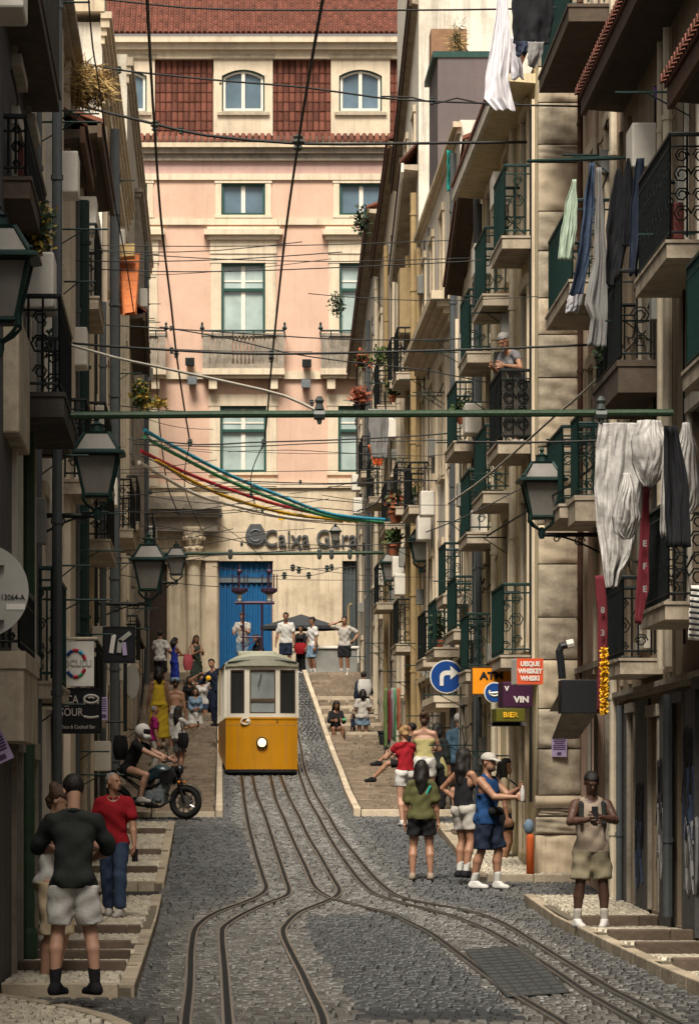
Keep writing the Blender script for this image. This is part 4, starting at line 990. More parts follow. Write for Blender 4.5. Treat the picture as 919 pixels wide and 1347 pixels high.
mb = MB(); mb.prism([P(152, 322, 70), P(177, 320, 70), P(177, 336, 70), P(154, 338, 70)], (0, .5, 0)); mb.build('gable_wall', 'ochre_plaster', lt)
FL4 = fl(D(72)+.003, D(54), -2.16, -2.26); u = FL4.us
p4 = [op(u(s_), 1.0, 1.4, 3.5, kind='door', leaf='wood_dark', trim='greystone', tw=.14) for s_ in (69, 63, 57)]+floors(FL4, (69, 63, 57.5), ((4.6, 2.0), (7.8, 2.0), (11.2, 2.0)), .95, frame='wood_green', trim='palecream')
L4 = house('row_house', 'tall whitish left-hand house with moulded cornice and square stone chimney', FL4, .3, 15.7, 'white_plaster', p4, 5)
cornice(L4, FL4, .0, FL4.L-.02, 15.3, ((.05,.14),(.09,.14),(.14,.16),(.18,.12)), 'creamstone')
cornice(L4, FL4, .0, FL4.L-.02, 14.2, ((.06,.10),(.10,.10)), 'creamstone')
mb = MB(); FL4.box(mb, -.2, 1.6, -1.6, .05, 15.86, 16.9); FL4.box(mb, -.26, 1.66, -1.66, .11, 16.9, 17.05); ch = mb.build('chimney', 'creamstone', L4)
mb = MB(); mb.lathe([(.13,0),(.13,.55),(.17,.57),(.17,.65)], FL4.p(.7, -.5, 17.05), 10); mb.build('chimney_pot', 'pipe_grey', ch)
pipe(L4, FL4, u(70.5), .2, 1.4, 14, .09, 'pipe_grey'); pipe(L4, FL4, u(60), .1, 1.6, 14, .06, 'pipe_cream')
balcony(L4, FL4, u(65), u(61), 6.8, dep=.42, m='black_iron'); balcony(L4, FL4, u(59), u(56), 4.4, dep=.4, m='black_iron'); balcony(L4, FL4, u(59), u(56), 7.5, dep=.4, m='black_iron')
for s_ in (71.4, 66, 60.6, 55.2): pilaster(L4, FL4, u(s_), u(s_)+.35, .08, 1.6, 13.9, 'palecream', cap=False)
FL5 = fl(D(54)+.003, D(39), -2.27, -2.40); u = FL5.us
p5 = [op(u(s_), 1.0, 3.2, 5.6, kind='door', leaf='wood_dark', trim='greystone', tw=.14) for s_ in (51, 46.5, 42.5)]+floors(FL5, (51, 47, 43), ((7.0, 2.0), (10.2, 2.0), (13.4, 2.0)), .95, frame='wood_dark', trim='greystone')
L5 = house('row_house', 'grey-brown weathered house at the far end of the left-hand row', FL5, 1.2, 19.6, 'cool_plaster', p5, 5)
pilaster(L5, FL5, u(49), u(45), .12, 5.8, 17.6, 'greystone'); eave(L5, FL5, u(53.8), u(50), 13.2, 12.6, .42, m='timber', tiles=False, rise=.4, back=.02)
cornice(L5, FL5, .0, FL5.L-.02, 18.9, ((.05,.2),(.10,.2),(.15,.2)), 'oldstone'); pipe(L5, FL5, u(44), .14, 4, 18, .07, 'pipe_grey')
balcony(L5, FL5, u(45), u(42.5), 8.6, dep=.4, m='black_iron')
mat('meter_grey', (.22,.22,.20), .6, var=.2, streak=.3); mat('rag', (.30,.27,.22), .9, var=.3)
def clutter(root, F, zlo, zhi, n, far=False):
    for k in range(n):
        u_ = random.uniform(.4, F.L-.4); z = random.uniform(zlo+.4, zhi-.5); t = random.random(); b = MB()
        if t < .34:
            L_ = random.uniform(.45, .8); b.tube([F.p(u_, 0, z), F.p(u_, L_, z)], .012, 5); b.tube([F.p(u_, 0, z-.25), F.p(u_, L_*.6, z)], .008, 4); b.build('wall_bracket', 'green_iron', root)
        elif t < .52:
            w_, h_ = random.uniform(.2, .35), random.uniform(.25, .5); F.box(b, u_, u_+w_, -.01, random.uniform(.10, .2), z, z+h_); b.build('meter_box', 'meter_grey', root, bev=.012)
        elif t < .64:
            F.box(b, u_, u_+.7, .04, .32, z, z+.5); o = b.build('air_conditioner', 'white_frame', root, bev=.02); b = MB(); b.lathe([(.19,0),(.19,.01)], (0,0,0), 14)
        elif t < .9:
            uu = np.linspace(u_, min(F.L-.1, u_+random.uniform(2, 6)), 14); s0 = random.uniform(-.25, .25); b.tube([F.p(x, .05+.02*math.sin(i), z+s0*i/13-.10*math.sin(math.pi*((i*3) % 13)/13)) for i, x in enumerate(uu)], .012, 4); b.build('cable_run', 'cable', root)
        else:
            b.tube([F.p(u_, .04, zlo), F.p(u_+.05, .04, (zlo+zhi)/2), F.p(u_-.03, .04, zhi)], .014, 5); b.build('cable_run', 'cable', root)
for r_, F_, a_, b_, n_ in ((R2,FR2,3.2,9.6,16), (R3,FR3,3.3,13,14), (R4,FR4,1.5,11.3,30), (R5,FR5,1.6,10.5,16), (R6,FR6,1.8,13.5,30), (R7,FR7,2.2,15,28), (R8,FR8,3.2,16,22), (R9,FR9,5,15.5,18), (L1,FL1,2.2,10,8), (L2,FL2,.8,10.6,22), (L3,FL3,1.2,11,26), (L4,FL4,1.8,15,26), (L5,FL5,3,17,16)): clutter(r_, F_, a_, b_, n_)
for r_ in (R1,R2,R3,R4,R5,R6,R7,R8,R9,L1,L2,L3,L4,L5): r_['group'] = GRP
# ------------------------------------------------------------------ street furniture, wires, washing, signs, plants, tram
mat('cloth_white', (.68,.66,.70), .9, var=.08, scale=5); mat('cloth_grey', (.20,.195,.19), .9, var=.15, scale=5); mat('cloth_black', (.012,.013,.016), .9, var=.2)
mat('cloth_navy', (.025,.035,.06), .9, var=.3, scale=9); mat('cloth_jeans', (.05,.075,.13), .9, var=.35, scale=12); mat('cloth_green', (.34,.42,.33), .9, var=.12, scale=6)
mat('cloth_teal', (.02,.30,.26), .9, var=.2); mat('cloth_orange', (.6,.12,.03), .9, var=.2); mat('plastic_sheet', (.42,.405,.385), .5, var=.2, scale=7, spec=.35, bump=.5, bscale=14)
mat('banner_red', (.12,.012,.02), .8, var=.15); mat('print_white', (.7,.66,.6), .8, var=.05)
mat('g_blue', (.04,.33,.50), .7, var=.2, island=.3); mat('g_green', (.06,.30,.13), .7, var=.2, island=.3); mat('g_red', (.42,.02,.035), .7, var=.2, island=.3); mat('g_yellow', (.75,.42,.02), .7, var=.2, island=.3); mat('g_white', (.75,.70,.62), .7, var=.1, island=.15)
mat('sign_blue', (.008,.05,.22), .4, var=.1); mat('sign_orange', (.80,.28,.01), .45, var=.1, streak=.15); mat('sign_red', (.60,.085,.03), .45, var=.1); mat('sign_purple', (.05,.012,.04), .5, var=.1); mat('sign_lime', (.10,.095,.01), .5, var=.1)
mat('sign_white', (.66,.64,.58), .5, var=.08, streak=.15); mat('sign_black', (.012,.013,.016), .5, var=.1); mat('sign_grey', (.36,.35,.32), .5, var=.15, dirt=(.2,.18,.14), dscale=3, damt=.5)
mat('poster', (.40,.32,.50), .8, var=.1); mat('poster_ink', (.08,.05,.12), .8)
mat('leaf', (.055,.085,.025), .6, var=.4, scale=8, island=.5); mat('leaf_dark', (.025,.045,.02), .6, var=.4, scale=8, island=.5); mat('leaf_yellow', (.35,.24,.04), .6, var=.3, island=.5); mat('leaf_red', (.22,.06,.03), .6, var=.3, island=.5); mat('straw', (.36,.24,.09), .8, var=.3, island=.4)
mat('pot', (.28,.09,.045), .8, var=.2, scale=8); mat('pot_black', (.015,.016,.018), .7, var=.2)

def lantern(px, yt, yb, s, wall_px, label, y_arm=None, group='wall lanterns along the street'):
    H = (yb-yt)/s; c = P(px, yt, s); t = thing('wall_lantern', label, 'street lamp', P(px, yb, s), 0, group)
    z = lambda f: -f*H
    b = MB(); b.lathe([(.012*H,z(-.02)),(.03*H,z(.02)),(.015*H,z(.05)),(.05*H,z(.075)),(.085*H,z(.085)),(.07*H,z(.10)),(.075*H,z(.155)),(.13*H,z(.175))][::-1], c, 10); b.build('finial', 'green_iron', t)
    b = MB(); q = math.sqrt(2)
    hw = [(.125,.175),(.235,.36)]
    def edges(b, a0, z0, a1, z1, r):
        for sx, sy in ((1,1),(1,-1),(-1,1),(-1,-1)): b.tube([c+Vector((sx*a0*H, sy*a0*H, z(z0))), c+Vector((sx*a1*H, sy*a1*H, z(z1)))], r*H, 5)
    edges(b, .125, .175, .24, .365, .016); edges(b, .225, .42, .135, .83, .018)
    b.lathe([(.13*q*H,z(.19)),(.14*q*H,z(.165))], c, 4, True); b.build('frame', 'green_iron', t)
    b = MB(); b.lathe([(.215*q*H,z(.365)),(.120*q*H,z(.18))], c, 4, True); b.build('roof_glass', 'lantern_glass', t)
    b = MB(); b.lathe([(.235*q*H,z(.425)),(.30*q*H,z(.405)),(.30*q*H,z(.385)),(.24*q*H,z(.36))], c, 4, True)
    for sx in (-1, 1):
        for sy in (-1, 1): b.ball(c+Vector((sx*.245*H, sy*.245*H, z(.345))), .016*H, 5, 4)
    b.build('brim', 'green_iron', t)
    b = MB(); b.lathe([(.128*q*H,z(.82)),(.215*q*H,z(.43))], c, 4, True); b.build('body_glass', 'lantern_glass', t)
    b = MB(); b.lathe([(.11*q*H,z(.865)),(.15*q*H,z(.845)),(.15*q*H,z(.82))], c, 4, True)
    for sx in (-1, 1):
        for sy in (-1, 1): b.tube([c+Vector((sx*.145*H,sy*.145*H,z(.80))), c+Vector((sx*.15*H,sy*.15*H,z(.88))), c+Vector((sx*.10*H,sy*.10*H,z(.94))), c+Vector((sx*.03*H,sy*.03*H,z(.99)))], .015*H, 5)
    b.lathe([(.03*H,z(1.10)),(.045*H,z(1.04)),(.045*H,z(.985)),(.02*H,z(.96))], c, 8); b.ball(c+Vector((0,0,z(.80))), .05*H, 6, 5); b.build('cradle', 'green_iron', t)
    b = MB(); za = z(1.05) if y_arm is None else z((y_arm-yt)/(yb-yt)); wx = (wall_px-px)/s; sg = 1 if wx > 0 else -1
    a0 = c+Vector((0,0,za)); a1 = c+Vector((wx,0,za))
    b.tube([a0, a1], .022*H+.008, 6); b.box(a1.x-.03, a1.x+.03, a1.y-.05, a1.y+.05, a1.z-.32, a1.z+.08)
    n = 10; pts = [a0+Vector((wx*(.12+.88*k/n), 0, -.26*(k/n)**1.6)) for k in range(n+1)]; b.tube(pts, .014, 5)
    for f, r in ((.25, .05), (.62, .075)):
        cc = a0+Vector((wx*f, 0, -.03-.18*f*.5)); b.tube([cc+Vector((r*(1-.6*k/12)*math.cos(k*.75), 0, r*(1-.6*k/12)*math.sin(k*.75))) for k in range(13)], .010, 5)
    b.build('bracket', 'black_iron', t)
lantern(-2, 268, 452, 178, -60, 'nearest lantern, cut by the picture edge, pale glass under a black bar')
lantern(128, 548, 672, 115, 48, 'large lantern standing clear under the green crossarm, opposite the rainbow garlands')
lantern(196, 702, 790, 78, 128, 'lantern over the black box of books, left of a smaller twin')
lantern(232, 712, 764, 50, 212, 'smallest left-hand lantern, in front of the stone portal column')
lantern(712, 590, 698, 100, 792, 'right-hand lantern on scrolled arm beside the plastic-wrapped washing')
lantern(553, 686, 748, 62, 600, 'upper of two right-hand lanterns hanging side by side above the blue arrow sign')
lantern(513, 720, 772, 54.5, 545, 'lower of two right-hand lanterns hanging side by side, nearer the pink house')
lantern(441, 688, 716, 43, 478, 'tiny far lantern in front of the bank letters')

# gantries of the overhead line
g = thing('overhead_gantry', 'green iron pole and long crossarm spanning the street below the big lanterns', 'pole', (-1.72, FPX/143, 0))
b = MB(); c = P(36, 540, 143); b.tube([(c.x, c.y, .0), (c.x, c.y, 5.25)], .072, 12); b.lathe([(.10,0),(.10,.35),(.085,.4)], (c.x, c.y, .0), 12); b.build('pole', 'green_pole', g, smooth=False)
b = MB(); b.tube([P(30, 547, 143), P(300, 545, 142), P(600, 544, 141), P(884, 543, 140)], .034, 8); b.build('crossarm', 'green_pole', g)
b = MB()
for px in (47, 60, 420, 790):
    p = P(px, 545.5, 142.5); b.tube([p-Vector((.05,0,0)), p+Vector((.05,0,0))], .048, 8); b.lathe([(.02,.03),(.045,.05),(.03,.1),(.045,.13),(.02,.17)], p, 8); b.lathe([(.015,-.09),(.03,-.03)], p, 6)
b.build('clamps', 'insulator', g, kind='stuff')
g = thing('overhead_gantry', 'thinner green crossarm spanning the far end under the bank letters', 'pole', P(205, 728, 50))
b = MB(); b.tube([P(172, 728, 50), P(350, 728, 50), P(510, 727, 50)], .048, 7); b.build('crossarm', 'green_pole', g)
b = MB()
for px in (303, 420, 436, 460): p = P(px, 728, 50); b.lathe([(.03,-.16),(.06,-.1),(.06,.08),(.03,.12)], p, 6)
b.build('clamps', 'insulator', g, kind='stuff')

def cable(pts, s, r, label, m='cable', knobs=(), group='overhead cables'):
    ss = s if isinstance(s, (list, tuple)) else [s]*len(pts)
    w_ = cat_rom([P(x, y, k) for (x, y), k in zip(pts, ss)], .5)
    b = MB(); b.tube(w_, r, 5); o = b.build('cable', m)
    if knobs:
        k_ = MB()
        for (x, y, q, sz) in knobs: k_.lathe([(.2*sz,-1.1*sz),(.7*sz,-.7*sz),(.45*sz,-.3*sz),(.9*sz,.1*sz),(.5*sz,.5*sz),(.7*sz,.8*sz),(.2*sz,1.1*sz)], P(x, y, q), 8)
        k_.build('insulators', 'insulator', o, kind='stuff')
    return tag(o, label, 'cable', group)
cable([(94,-6),(200,6),(310,13),(600,13),(760,9),(919,2),(1000,-4)], 100, .013, 'highest cable across the top edge of the tiled roof')
cable([(-20,108),(100,138),(203,163),(270,178),(392,189),(520,189),(700,187),(940,186)], 92, .022, 'thick dark span cable level with the eaves of the pink house', knobs=((204,166,92,.075),(238,172,92,.05),(392,188,92,.11)))
cable([(60,74),(150,91),(200,97),(300,107),(400,115),(500,129),(560,133),(640,136),(760,140),(940,134)], 96, .014, 'tangled cable crossing in front of the dormer windows', knobs=((157,92,96,.05),(290,110,96,.02),(568,133,96,.05)))
cable([(500,127),(540,128),(575,136),(600,129),(640,138),(680,136)], 96, .012, 'short looping cable twisted round the dormer-height cable')
cable([(84,352),(200,357),(300,357),(420,353),(610,344),(725,334)], 86, .009, 'thin cable crossing the tall middle window of the pink house')
cable([(10,438),(100,452),(200,459),(310,465),(420,465),(610,460),(720,456),(940,446)], 103, .016, 'dark cable crossing just below the stone balcony rail', knobs=((226,461,103,.04),(357,466,103,.05)))
cable([(95,425),(200,431),(310,438),(440,446),(560,447),(640,444)], 78, .011, 'cable crossing along the stone balcony rail', knobs=((225,432,78,.04),))
cable([(70,447),(150,470),(205,482),(310,505),(375,521),(418,541)], [128,128,130,135,139,142], .015, 'pale cable sloping down to the green crossarm', m='cable_pale', knobs=((410,530,141,.03),))
cable([(210,430),(300,445),(372,463),(450,475),(560,487),(640,503),(740,514)], 85, .010, 'cable sloping down from the left balcony towards the iron-railed balcony woman')
cable([(180,577),(260,585),(330,582),(400,580),(480,577),(590,570),(660,558)], 72, .014, 'doubled cable just below the green crossarm, upper strand', knobs=((195,578,72,.05),(250,582,72,.06),(347,583,72,.06)))
cable([(180,584),(300,588),(400,584),(480,581),(590,579),(640,578)], 71, .010, 'doubled cable just below the green crossarm, lower strand')
cable([(300,594),(380,592),(440,595),(560,600),(640,592)], 70, .007, 'hair-thin cable under the doubled strands')
cable([(320,633),(440,636),(560,632),(640,633),(700,632)], 66, .012, 'cable crossing level with the sills of the lowest pink-house windows', knobs=((395,634,66,.04),))
cable([(380,650),(440,640),(520,622),(600,605),(640,595)], 64, .007, 'faint cable rising towards the right-hand houses')
cable([(590,662),(643,624),(734,543),(771,512),(899,384),(930,352)], [95,98,104,107,116,119], .016, 'cable rising steeply past the black house front to the right edge', m='cable_pale')
cable([(640,705),(700,668),(760,630),(800,590),(870,500),(930,425)], [95,98,104,108,116,121], .013, 'second rising cable, passing behind the plastic-wrapped washing')
cable([(600,581),(700,582),(800,579),(862,575)], 122, .012, 'washing line holding the plastic-wrapped sheets')
cable([(560,700),(610,680),(680,645),(760,600),(800,560)], 96, .009, 'thin slanting cable in front of the right-hand lantern')
cable([(186,600),(215,612),(240,630),(260,640),(300,650)], 66, .012, 'short cable slanting from the left wall to the portal')
cable([(190,648),(260,646),(330,650),(400,655),(480,662)], 60, .010, 'cable strung just over the stone portal', knobs=((198,647,60,.06),(330,650,60,.05)))
cable([(195,672),(280,676),(330,672),(420,668),(490,676)], 58, .010, 'cable in front of the portal ledge', knobs=((290,678,58,.06),(345,672,58,.05)))
cable([(195,690),(260,700),(330,715),(400,722),(490,716)], 56, .010, 'sagging cable in front of the bank letters', knobs=((318,716,56,.05),(395,722,56,.05)))
cable([(240,668),(290,690),(330,720),(345,735)], 52, .009, 'short slanting cable by the emblem of the bank')
cable([(280,745),(330,752),(385,749),(430,748),(470,745)], 49, .010, 'cable with dark bulbs strung across the blue door', knobs=((385,747,49,.09),(393,750,49,.09),(430,748,49,.09),(436,746,49,.08)))
cable([(300,757),(340,760),(375,757),(406,758),(445,748)], 48, .009, 'lower string of dark bulbs in front of the blue door', knobs=((374,757,48,.09),(406,757,48,.09)))
cable([(193,-10),(199,100),(203,165),(212,290),(225,400),(232,465),(243,540),(250,582)], [150,120,110,96,86,80,70,66], .017, 'left-hand tram wire running up the street', knobs=((232,466,80,.06),(250,582,66,.07)), group='overhead cables')
cable([(426,-10),(408,90),(392,189),(375,310),(362,430),(357,480),(350,560),(345,590)], [150,128,110,96,86,80,70,66], .017, 'right-hand tram wire running up the street past the middle window', knobs=((357,472,80,.06),(347,582,66,.07)), group='overhead cables')
cable([(250,582),(243,620),(245,650),(262,690),(268,700)], [66,62,60,57,56], .011, 'wire drooping from the left-hand tram wire to the portal')
cable([(347,583),(333,615),(330,640),(338,672)], [66,62,60,57], .011, 'wire drooping from the right-hand tram wire over the garlands', knobs=((332,640,60,.05),))
cable([(116,-10),(122,60),(130,110),(139,180),(150,260),(166,345),(176,410)], [130,122,112,104,96,88,82], .010, 'thin wire hanging down the left-hand wall past the dry grass')
cable([(206,480),(207,510),(210,560),(216,610),(222,645),(236,678)], 60, .014, 'twisted black drop cable at the left end of the pink house')
cable([(505,520),(509,560),(508,600),(505,640),(495,662),(470,672)], 52, .022, 'bundle of black drop cables at the right end of the pink house')

for k in range(30):
    y0 = random.choice((random.uniform(560, 760), random.uniform(560, 760), random.uniform(300, 560))); s_ = random.uniform(50, 74) if y0 > 540 else random.uniform(60, 100)
    xl, xr = VX-2.2*s_, VX+4.4*s_
    if random.random() < .45: xr = xl+(xr-xl)*random.uniform(.3, .7)
    elif random.random() < .4: xl = xr-(xr-xl)*random.uniform(.3, .7)
    dy_ = random.uniform(-26, 26); sg = random.uniform(1, 10)
    cable([(xl, y0), (xl*.7+xr*.3, y0+dy_*.3+sg*.85), (xl*.35+xr*.65, y0+dy_*.65+sg*.9), (xr, y0+dy_)], s_, random.uniform(.006, .010), 'thin dark wire, one of the tangle strung between the two rows of houses', group='tangle of thin wires')
def garland(pts, s, m, label, n=260, w=.055):
    ln = cat_rom([P(x, y, k) for (x, y), k in zip(pts, s)], .12); b = MB()
    b.tube(ln, .038, 6)
    for i in range(n):
        p = ln[int(random.random()*(len(ln)-1))]; a = random.uniform(0, 6.28); L_ = random.uniform(.4, .62)*w
        d = Vector((random.uniform(-.4,.4), math.cos(a), math.sin(a)-.25)).normalized(); q = Vector((random.uniform(-1,1), random.uniform(-1,1), random.uniform(-1,1))).normalized()*.028
        b.add([p-q, p+q, p+q*.8+d*L_, p-q*.8+d*L_], [(0,1,2,3)])
    o = b.build('garland', m); return tag(o, label, 'garland', 'tinsel garlands strung across the street')
GS = [64,62,60,58,56,54]
garland([(190,566),(238,592),(300,624),(370,653),(435,676),(512,684)], GS, 'g_blue', 'uppermost tinsel garland, light blue', 800, .085)
garland([(190,575),(236,600),(300,632),(370,660),(435,680),(505,687)], GS, 'g_green', 'green tinsel garland just under the blue one', 800, .08)
garland([(186,593),(215,608),(262,629),(335,655),(405,673),(500,688)], GS, 'g_red', 'red tinsel garland in the middle of the bunch', 800, .075)
garland([(205,606),(255,634),(300,654),(350,669),(400,679),(470,686)], GS, 'g_yellow', 'yellow tinsel garland between the red and the white', 800, .08)
garland([(183,608),(215,627),(262,652),(320,668),(380,681),(450,686)], GS, 'g_white', 'lowest tinsel garland, white', 700, .075)
b = MB(); p = P(370, 673, 56)
for k in range(30): 
    d = Vector((random.uniform(-.05,.05), random.uniform(-.03,.03), 0)); b.add([p+d+Vector((-.02,0,0)), p+d+Vector((.02,0,0)), p+d+Vector((.03,0,-.2)), p+d+Vector((-.03,0,-.2))], [(0,1,2,3)])
tag(b.build('tassel', 'g_yellow'), 'short yellow tassel hanging from the garlands above the bank emblem', 'tassel')

from mathutils import noise as NZ
def fold(a, f, sd, folds, amp):
    w_ = .35+.65*min(1, f*1.3)
    return amp*w_*(1.5*NZ.noise(Vector((a*folds*1.6+.35*f*folds*NZ.noise(Vector((f*1.5, sd, 3))), f*.9, sd)))+.7*abs(NZ.noise(Vector((a*folds*3.1, f*1.7, sd+9))))+.30*NZ.noise(Vector((a*9+f*4, f*8, sd+20))))
def cloth(rows, s, m, label, cat='laundry', group='washing hung out on the right-hand houses', name='laundry', folds=3, amp=.05, n=26, per=8, y_off=0., twist=0., crumple=0.):
    R_ = []; sd = random.uniform(0, 60)
    for i in range(len(rows)-1):
        for k in range(per if i < len(rows)-2 else per+1):
            t = k/per; y = rows[i][0]*(1-t)+rows[i+1][0]*t; xl = rows[i][1]*(1-t)+rows[i+1][1]*t; xr = rows[i][2]*(1-t)+rows[i+1][2]*t
            f = (y-rows[0][0])/(rows[-1][0]-rows[0][0]); row = []
            e0, e1 = 1.6*NZ.noise(Vector((f*5, sd, 1))), 1.6*NZ.noise(Vector((f*5, sd, 7)))
            for j in range(n+1):
                a = j/n
                dyy = fold(a, f, sd, folds, amp*1.7)+crumple*(abs(NZ.noise(Vector((a*7+f*3, f*6-a*4, sd+40))))+.6*NZ.noise(Vector((a*15+f*4, f*9, sd+50))))
                hem = 3.0*NZ.noise(Vector((a*folds*1.6, .9, sd)))*f**3
                row.append(P(xl+e0*(1-a)+(xr+e1*a-xl)*a, y+hem+.8*NZ.noise(Vector((a*6, sd, 2)))*(1-f), s)+Vector((0, dyy+y_off, 0)))
            R_.append(row)
    b = MB(); b.grid(R_); o = b.build(name, m, smooth=True); q = o.modifiers.new('thickness', 'SOLIDIFY'); q.thickness = .005; q.offset = 0
    return tag(o, label, cat, group)
cloth([(-15,655,668),(20,652,668),(60,645,672),(100,639,668),(130,636,674),(145,650,678)], 101, 'cloth_white', 'long white sheet hanging at the very top', folds=2.5)
cloth([(48,672,682),(75,671,685),(104,672,689)], 102, 'cloth_white', 'small white garment beside the long white sheet', folds=1.5)
cloth([(-15,672,728),(25,673,727),(57,674,722)], 103, 'cloth_black', 'black garment hanging at the very top beside the white sheet', folds=2)
cloth([(54,677,700),(66,678,694),(74,679,690)], 104, 'cloth_navy', 'slate blue cloth tail under the black garment', folds=1.5)
cloth([(55,694,715),(72,693,713),(88,694,704)], 104.5, 'cloth_grey', 'grey cloth tail under the black garment', folds=1.5)
cloth([(236,752,757),(262,745,758),(300,738,758),(343,733,752)], 113, 'cloth_green', 'pale green towel, first on the green rod', folds=1.5)
cloth([(214,775,781),(260,768,781),(320,762,777),(370,753,770),(388,748,767)], 112, 'cloth_jeans', 'faded blue jeans hung on the green rod', folds=1.8)
cloth([(383,748,767),(400,745,765),(411,744,760)], 111.5, 'cloth_white', 'white cloth end showing under the jeans', folds=1.6)
cloth([(220,784,790),(280,783,793),(340,780,797),(400,768,799),(420,776,799),(456,771,797)], 114, 'cloth_grey', 'long grey trousers hung between the jeans and the black clothes', folds=1.6)
cloth([(222,811,816),(255,802,823),(300,797,828),(345,796,819),(376,796,812)], 116, 'cloth_black', 'black garment with two sleeves, first of the black washing', folds=1.6)
cloth([(208,824,828),(240,818,833),(300,815,839),(324,818,836)], 117, 'cloth_black', 'black shirt in the middle of the black washing', folds=1.5)
cloth([(208,837,847),(260,830,847),(310,828,844),(362,827,836)], 118, 'cloth_navy', 'dark navy garment, last of the black washing', folds=1.4)
b = MB(); b.tube([P(694,212,110), P(760,210,112), P(896,205,118)], .022, 7); b.tube([P(740,204,111), P(785,204,113)], .014, 6); b.tube([P(890,206,118), P(890,206,118)+Vector((.35,0,0))], .02, 6)
tag(b.build('drying_rod', 'green_iron'), 'dark green drying rod carrying jeans and black clothes', 'clothes rod')
cloth([(556,787,852),(580,785,850),(640,782,842),(690,785,838),(730,791,832),(752,794,818),(772,797,813)], 126, 'plastic_sheet', 'large plastic-wrapped washing hanging over the red banner', folds=4.5, amp=.055, n=60, per=16, crumple=.028)
def bag(rows, s, label, bulge=.22):
    R_ = []; R2_ = []; ph = random.uniform(0, 6); n = 40
    for i in range(len(rows)-1):
        for k in range(10 if i < len(rows)-2 else 11):
            t = k/10; y, xl, xr = [rows[i][q]*(1-t)+rows[i+1][q]*t for q in range(3)]; f = (y-rows[0][0])/(rows[-1][0]-rows[0][0])
            for sg, out in ((-1, R_), (1, R2_)):
                row = []
                for j in range(n+1):
                    a = j/n; bl_ = bulge*math.sin(math.pi*a)**.7*math.sin(math.pi*min(1, f*.9+.08))**.8
                    cr = .07*abs(NZ.noise(Vector((a*6+f*1.5, f*2.2-a*1.5, ph+sg))))+.03*NZ.noise(Vector((a*12+f*3, f*4, ph+sg*4)))+.012*abs(NZ.noise(Vector((a*23, f*7, ph))))
                    row.append(P(xl+(xr-xl)*a+1.5*math.sin(f*12+ph)*(1-abs(2*a-1)), y, s)+Vector((0, sg*(bl_*.6)+cr, 0)))
                out.append(row)
    b = MB(); b.grid(R_); b.grid(R2_); o = b.build('wrapped_bundle', 'plastic_sheet', smooth=True); q = o.modifiers.new('thickness', 'SOLIDIFY'); q.thickness = .006; return tag(o, label, 'laundry', 'plastic-wrapped bundles')
bag([(622,820,828),(650,812,836),(680,805,842),(700,808,836),(709,820,828)], 129, 'pointed plastic-wrapped bundle in the middle of the large wrapped washing')
bag([(553,838,868),(580,830,878),(610,832,880),(628,838,870),(640,845,858)], 131, 'round plastic-wrapped bundle sagging from the right end of the line', .26)
bag([(556,898,906),(590,888,916),(640,884,921),(664,888,919),(676,896,910)], 136, 'plastic-wrapped bundle hanging alone at the right edge')
cloth([(585,872,886),(640,868,884),(706,868,878)], 137, 'plastic_sheet', 'narrow plastic-wrapped strip beside the lone bundle', folds=1.5)
cloth([(560,872,890),(640,872,906),(720,876,908)], 139.5, 'cloth_black', 'dark cloth behind the lone wrapped bundle', folds=2)
for rows, s, lab, tx in (([(757,782,795),(800,785,798),(870,786,799),(938,784,795)], 117, 'long red banner with pale figures beside the yellow tinsel', '8 3'), ([(640,846,853),(720,840,853),(775,836,853),(820,834,843)], 130, 'shorter red banner hanging in front of the lower scrolled balcony', 'F E')):
    o = cloth(rows, s, 'banner_red', lab, 'banner', 'red banners', 'banner', folds=1, amp=.02, n=8)
    ym = (rows[1][0]+rows[2][0])/2
    for k, chh in enumerate('838' if 'F' not in tx else 'EFE'): text('print', chh, 11/s, 'cloth_grey', facing(P((rows[1][1]+rows[1][2])/2, ym-32+k*30, s)+Vector((0,-.055,0))), o, .002, .003)
def tinsel(px, y0, y1, s, m, label):
    b = MB()
    for i in range(420):
        y = random.uniform(y0, y1); p = P(px+random.uniform(-1,1), y, s); d = Vector((random.uniform(-1,1), random.uniform(-1,1), random.uniform(-1,.4))).normalized()*.05; q = d.orthogonal().normalized()*.012
        b.add([p-q, p+q, p+q+d, p-q+d], [(0,1,2,3)])
    b.tube([P(px,y0,s), P(px,y1,s)], .012, 4); return tag(b.build('tinsel', m), label, 'tinsel')
tinsel(794, 852, 938, 118, 'g_yellow', 'hanging yellow tinsel beside the long red banner')
o = cloth([(770,908,940),(800,906,940),(842,904,940)], 142, 'sign_white', 'striped cloth hanging at the right edge below the bundles', folds=1.5)
b = MB()
for k in range(9): b.tube([P(905.5-.2*k, 776+k*7.4, 142)+Vector((0,-.07,0)), P(930, 779+k*7.4, 142)+Vector((0,-.07,0))], .012, 4)
b.build('stripes', 'sign_black', o)
cloth([(198,588,594),(225,587,593),(252,587,592)], 70, 'cloth_teal', 'narrow teal cloth hanging under the slate attic', folds=1)
cloth([(538,484,512),(575,486,510),(602,490,508)], 53, 'cloth_grey', 'dark grey cloth draped over the far balcony under the crossarm', folds=2)
cloth([(585,484,506),(600,488,505),(612,492,502)], 52.6, 'cloth_orange', 'orange cloth showing under the dark grey drape', folds=1.5)
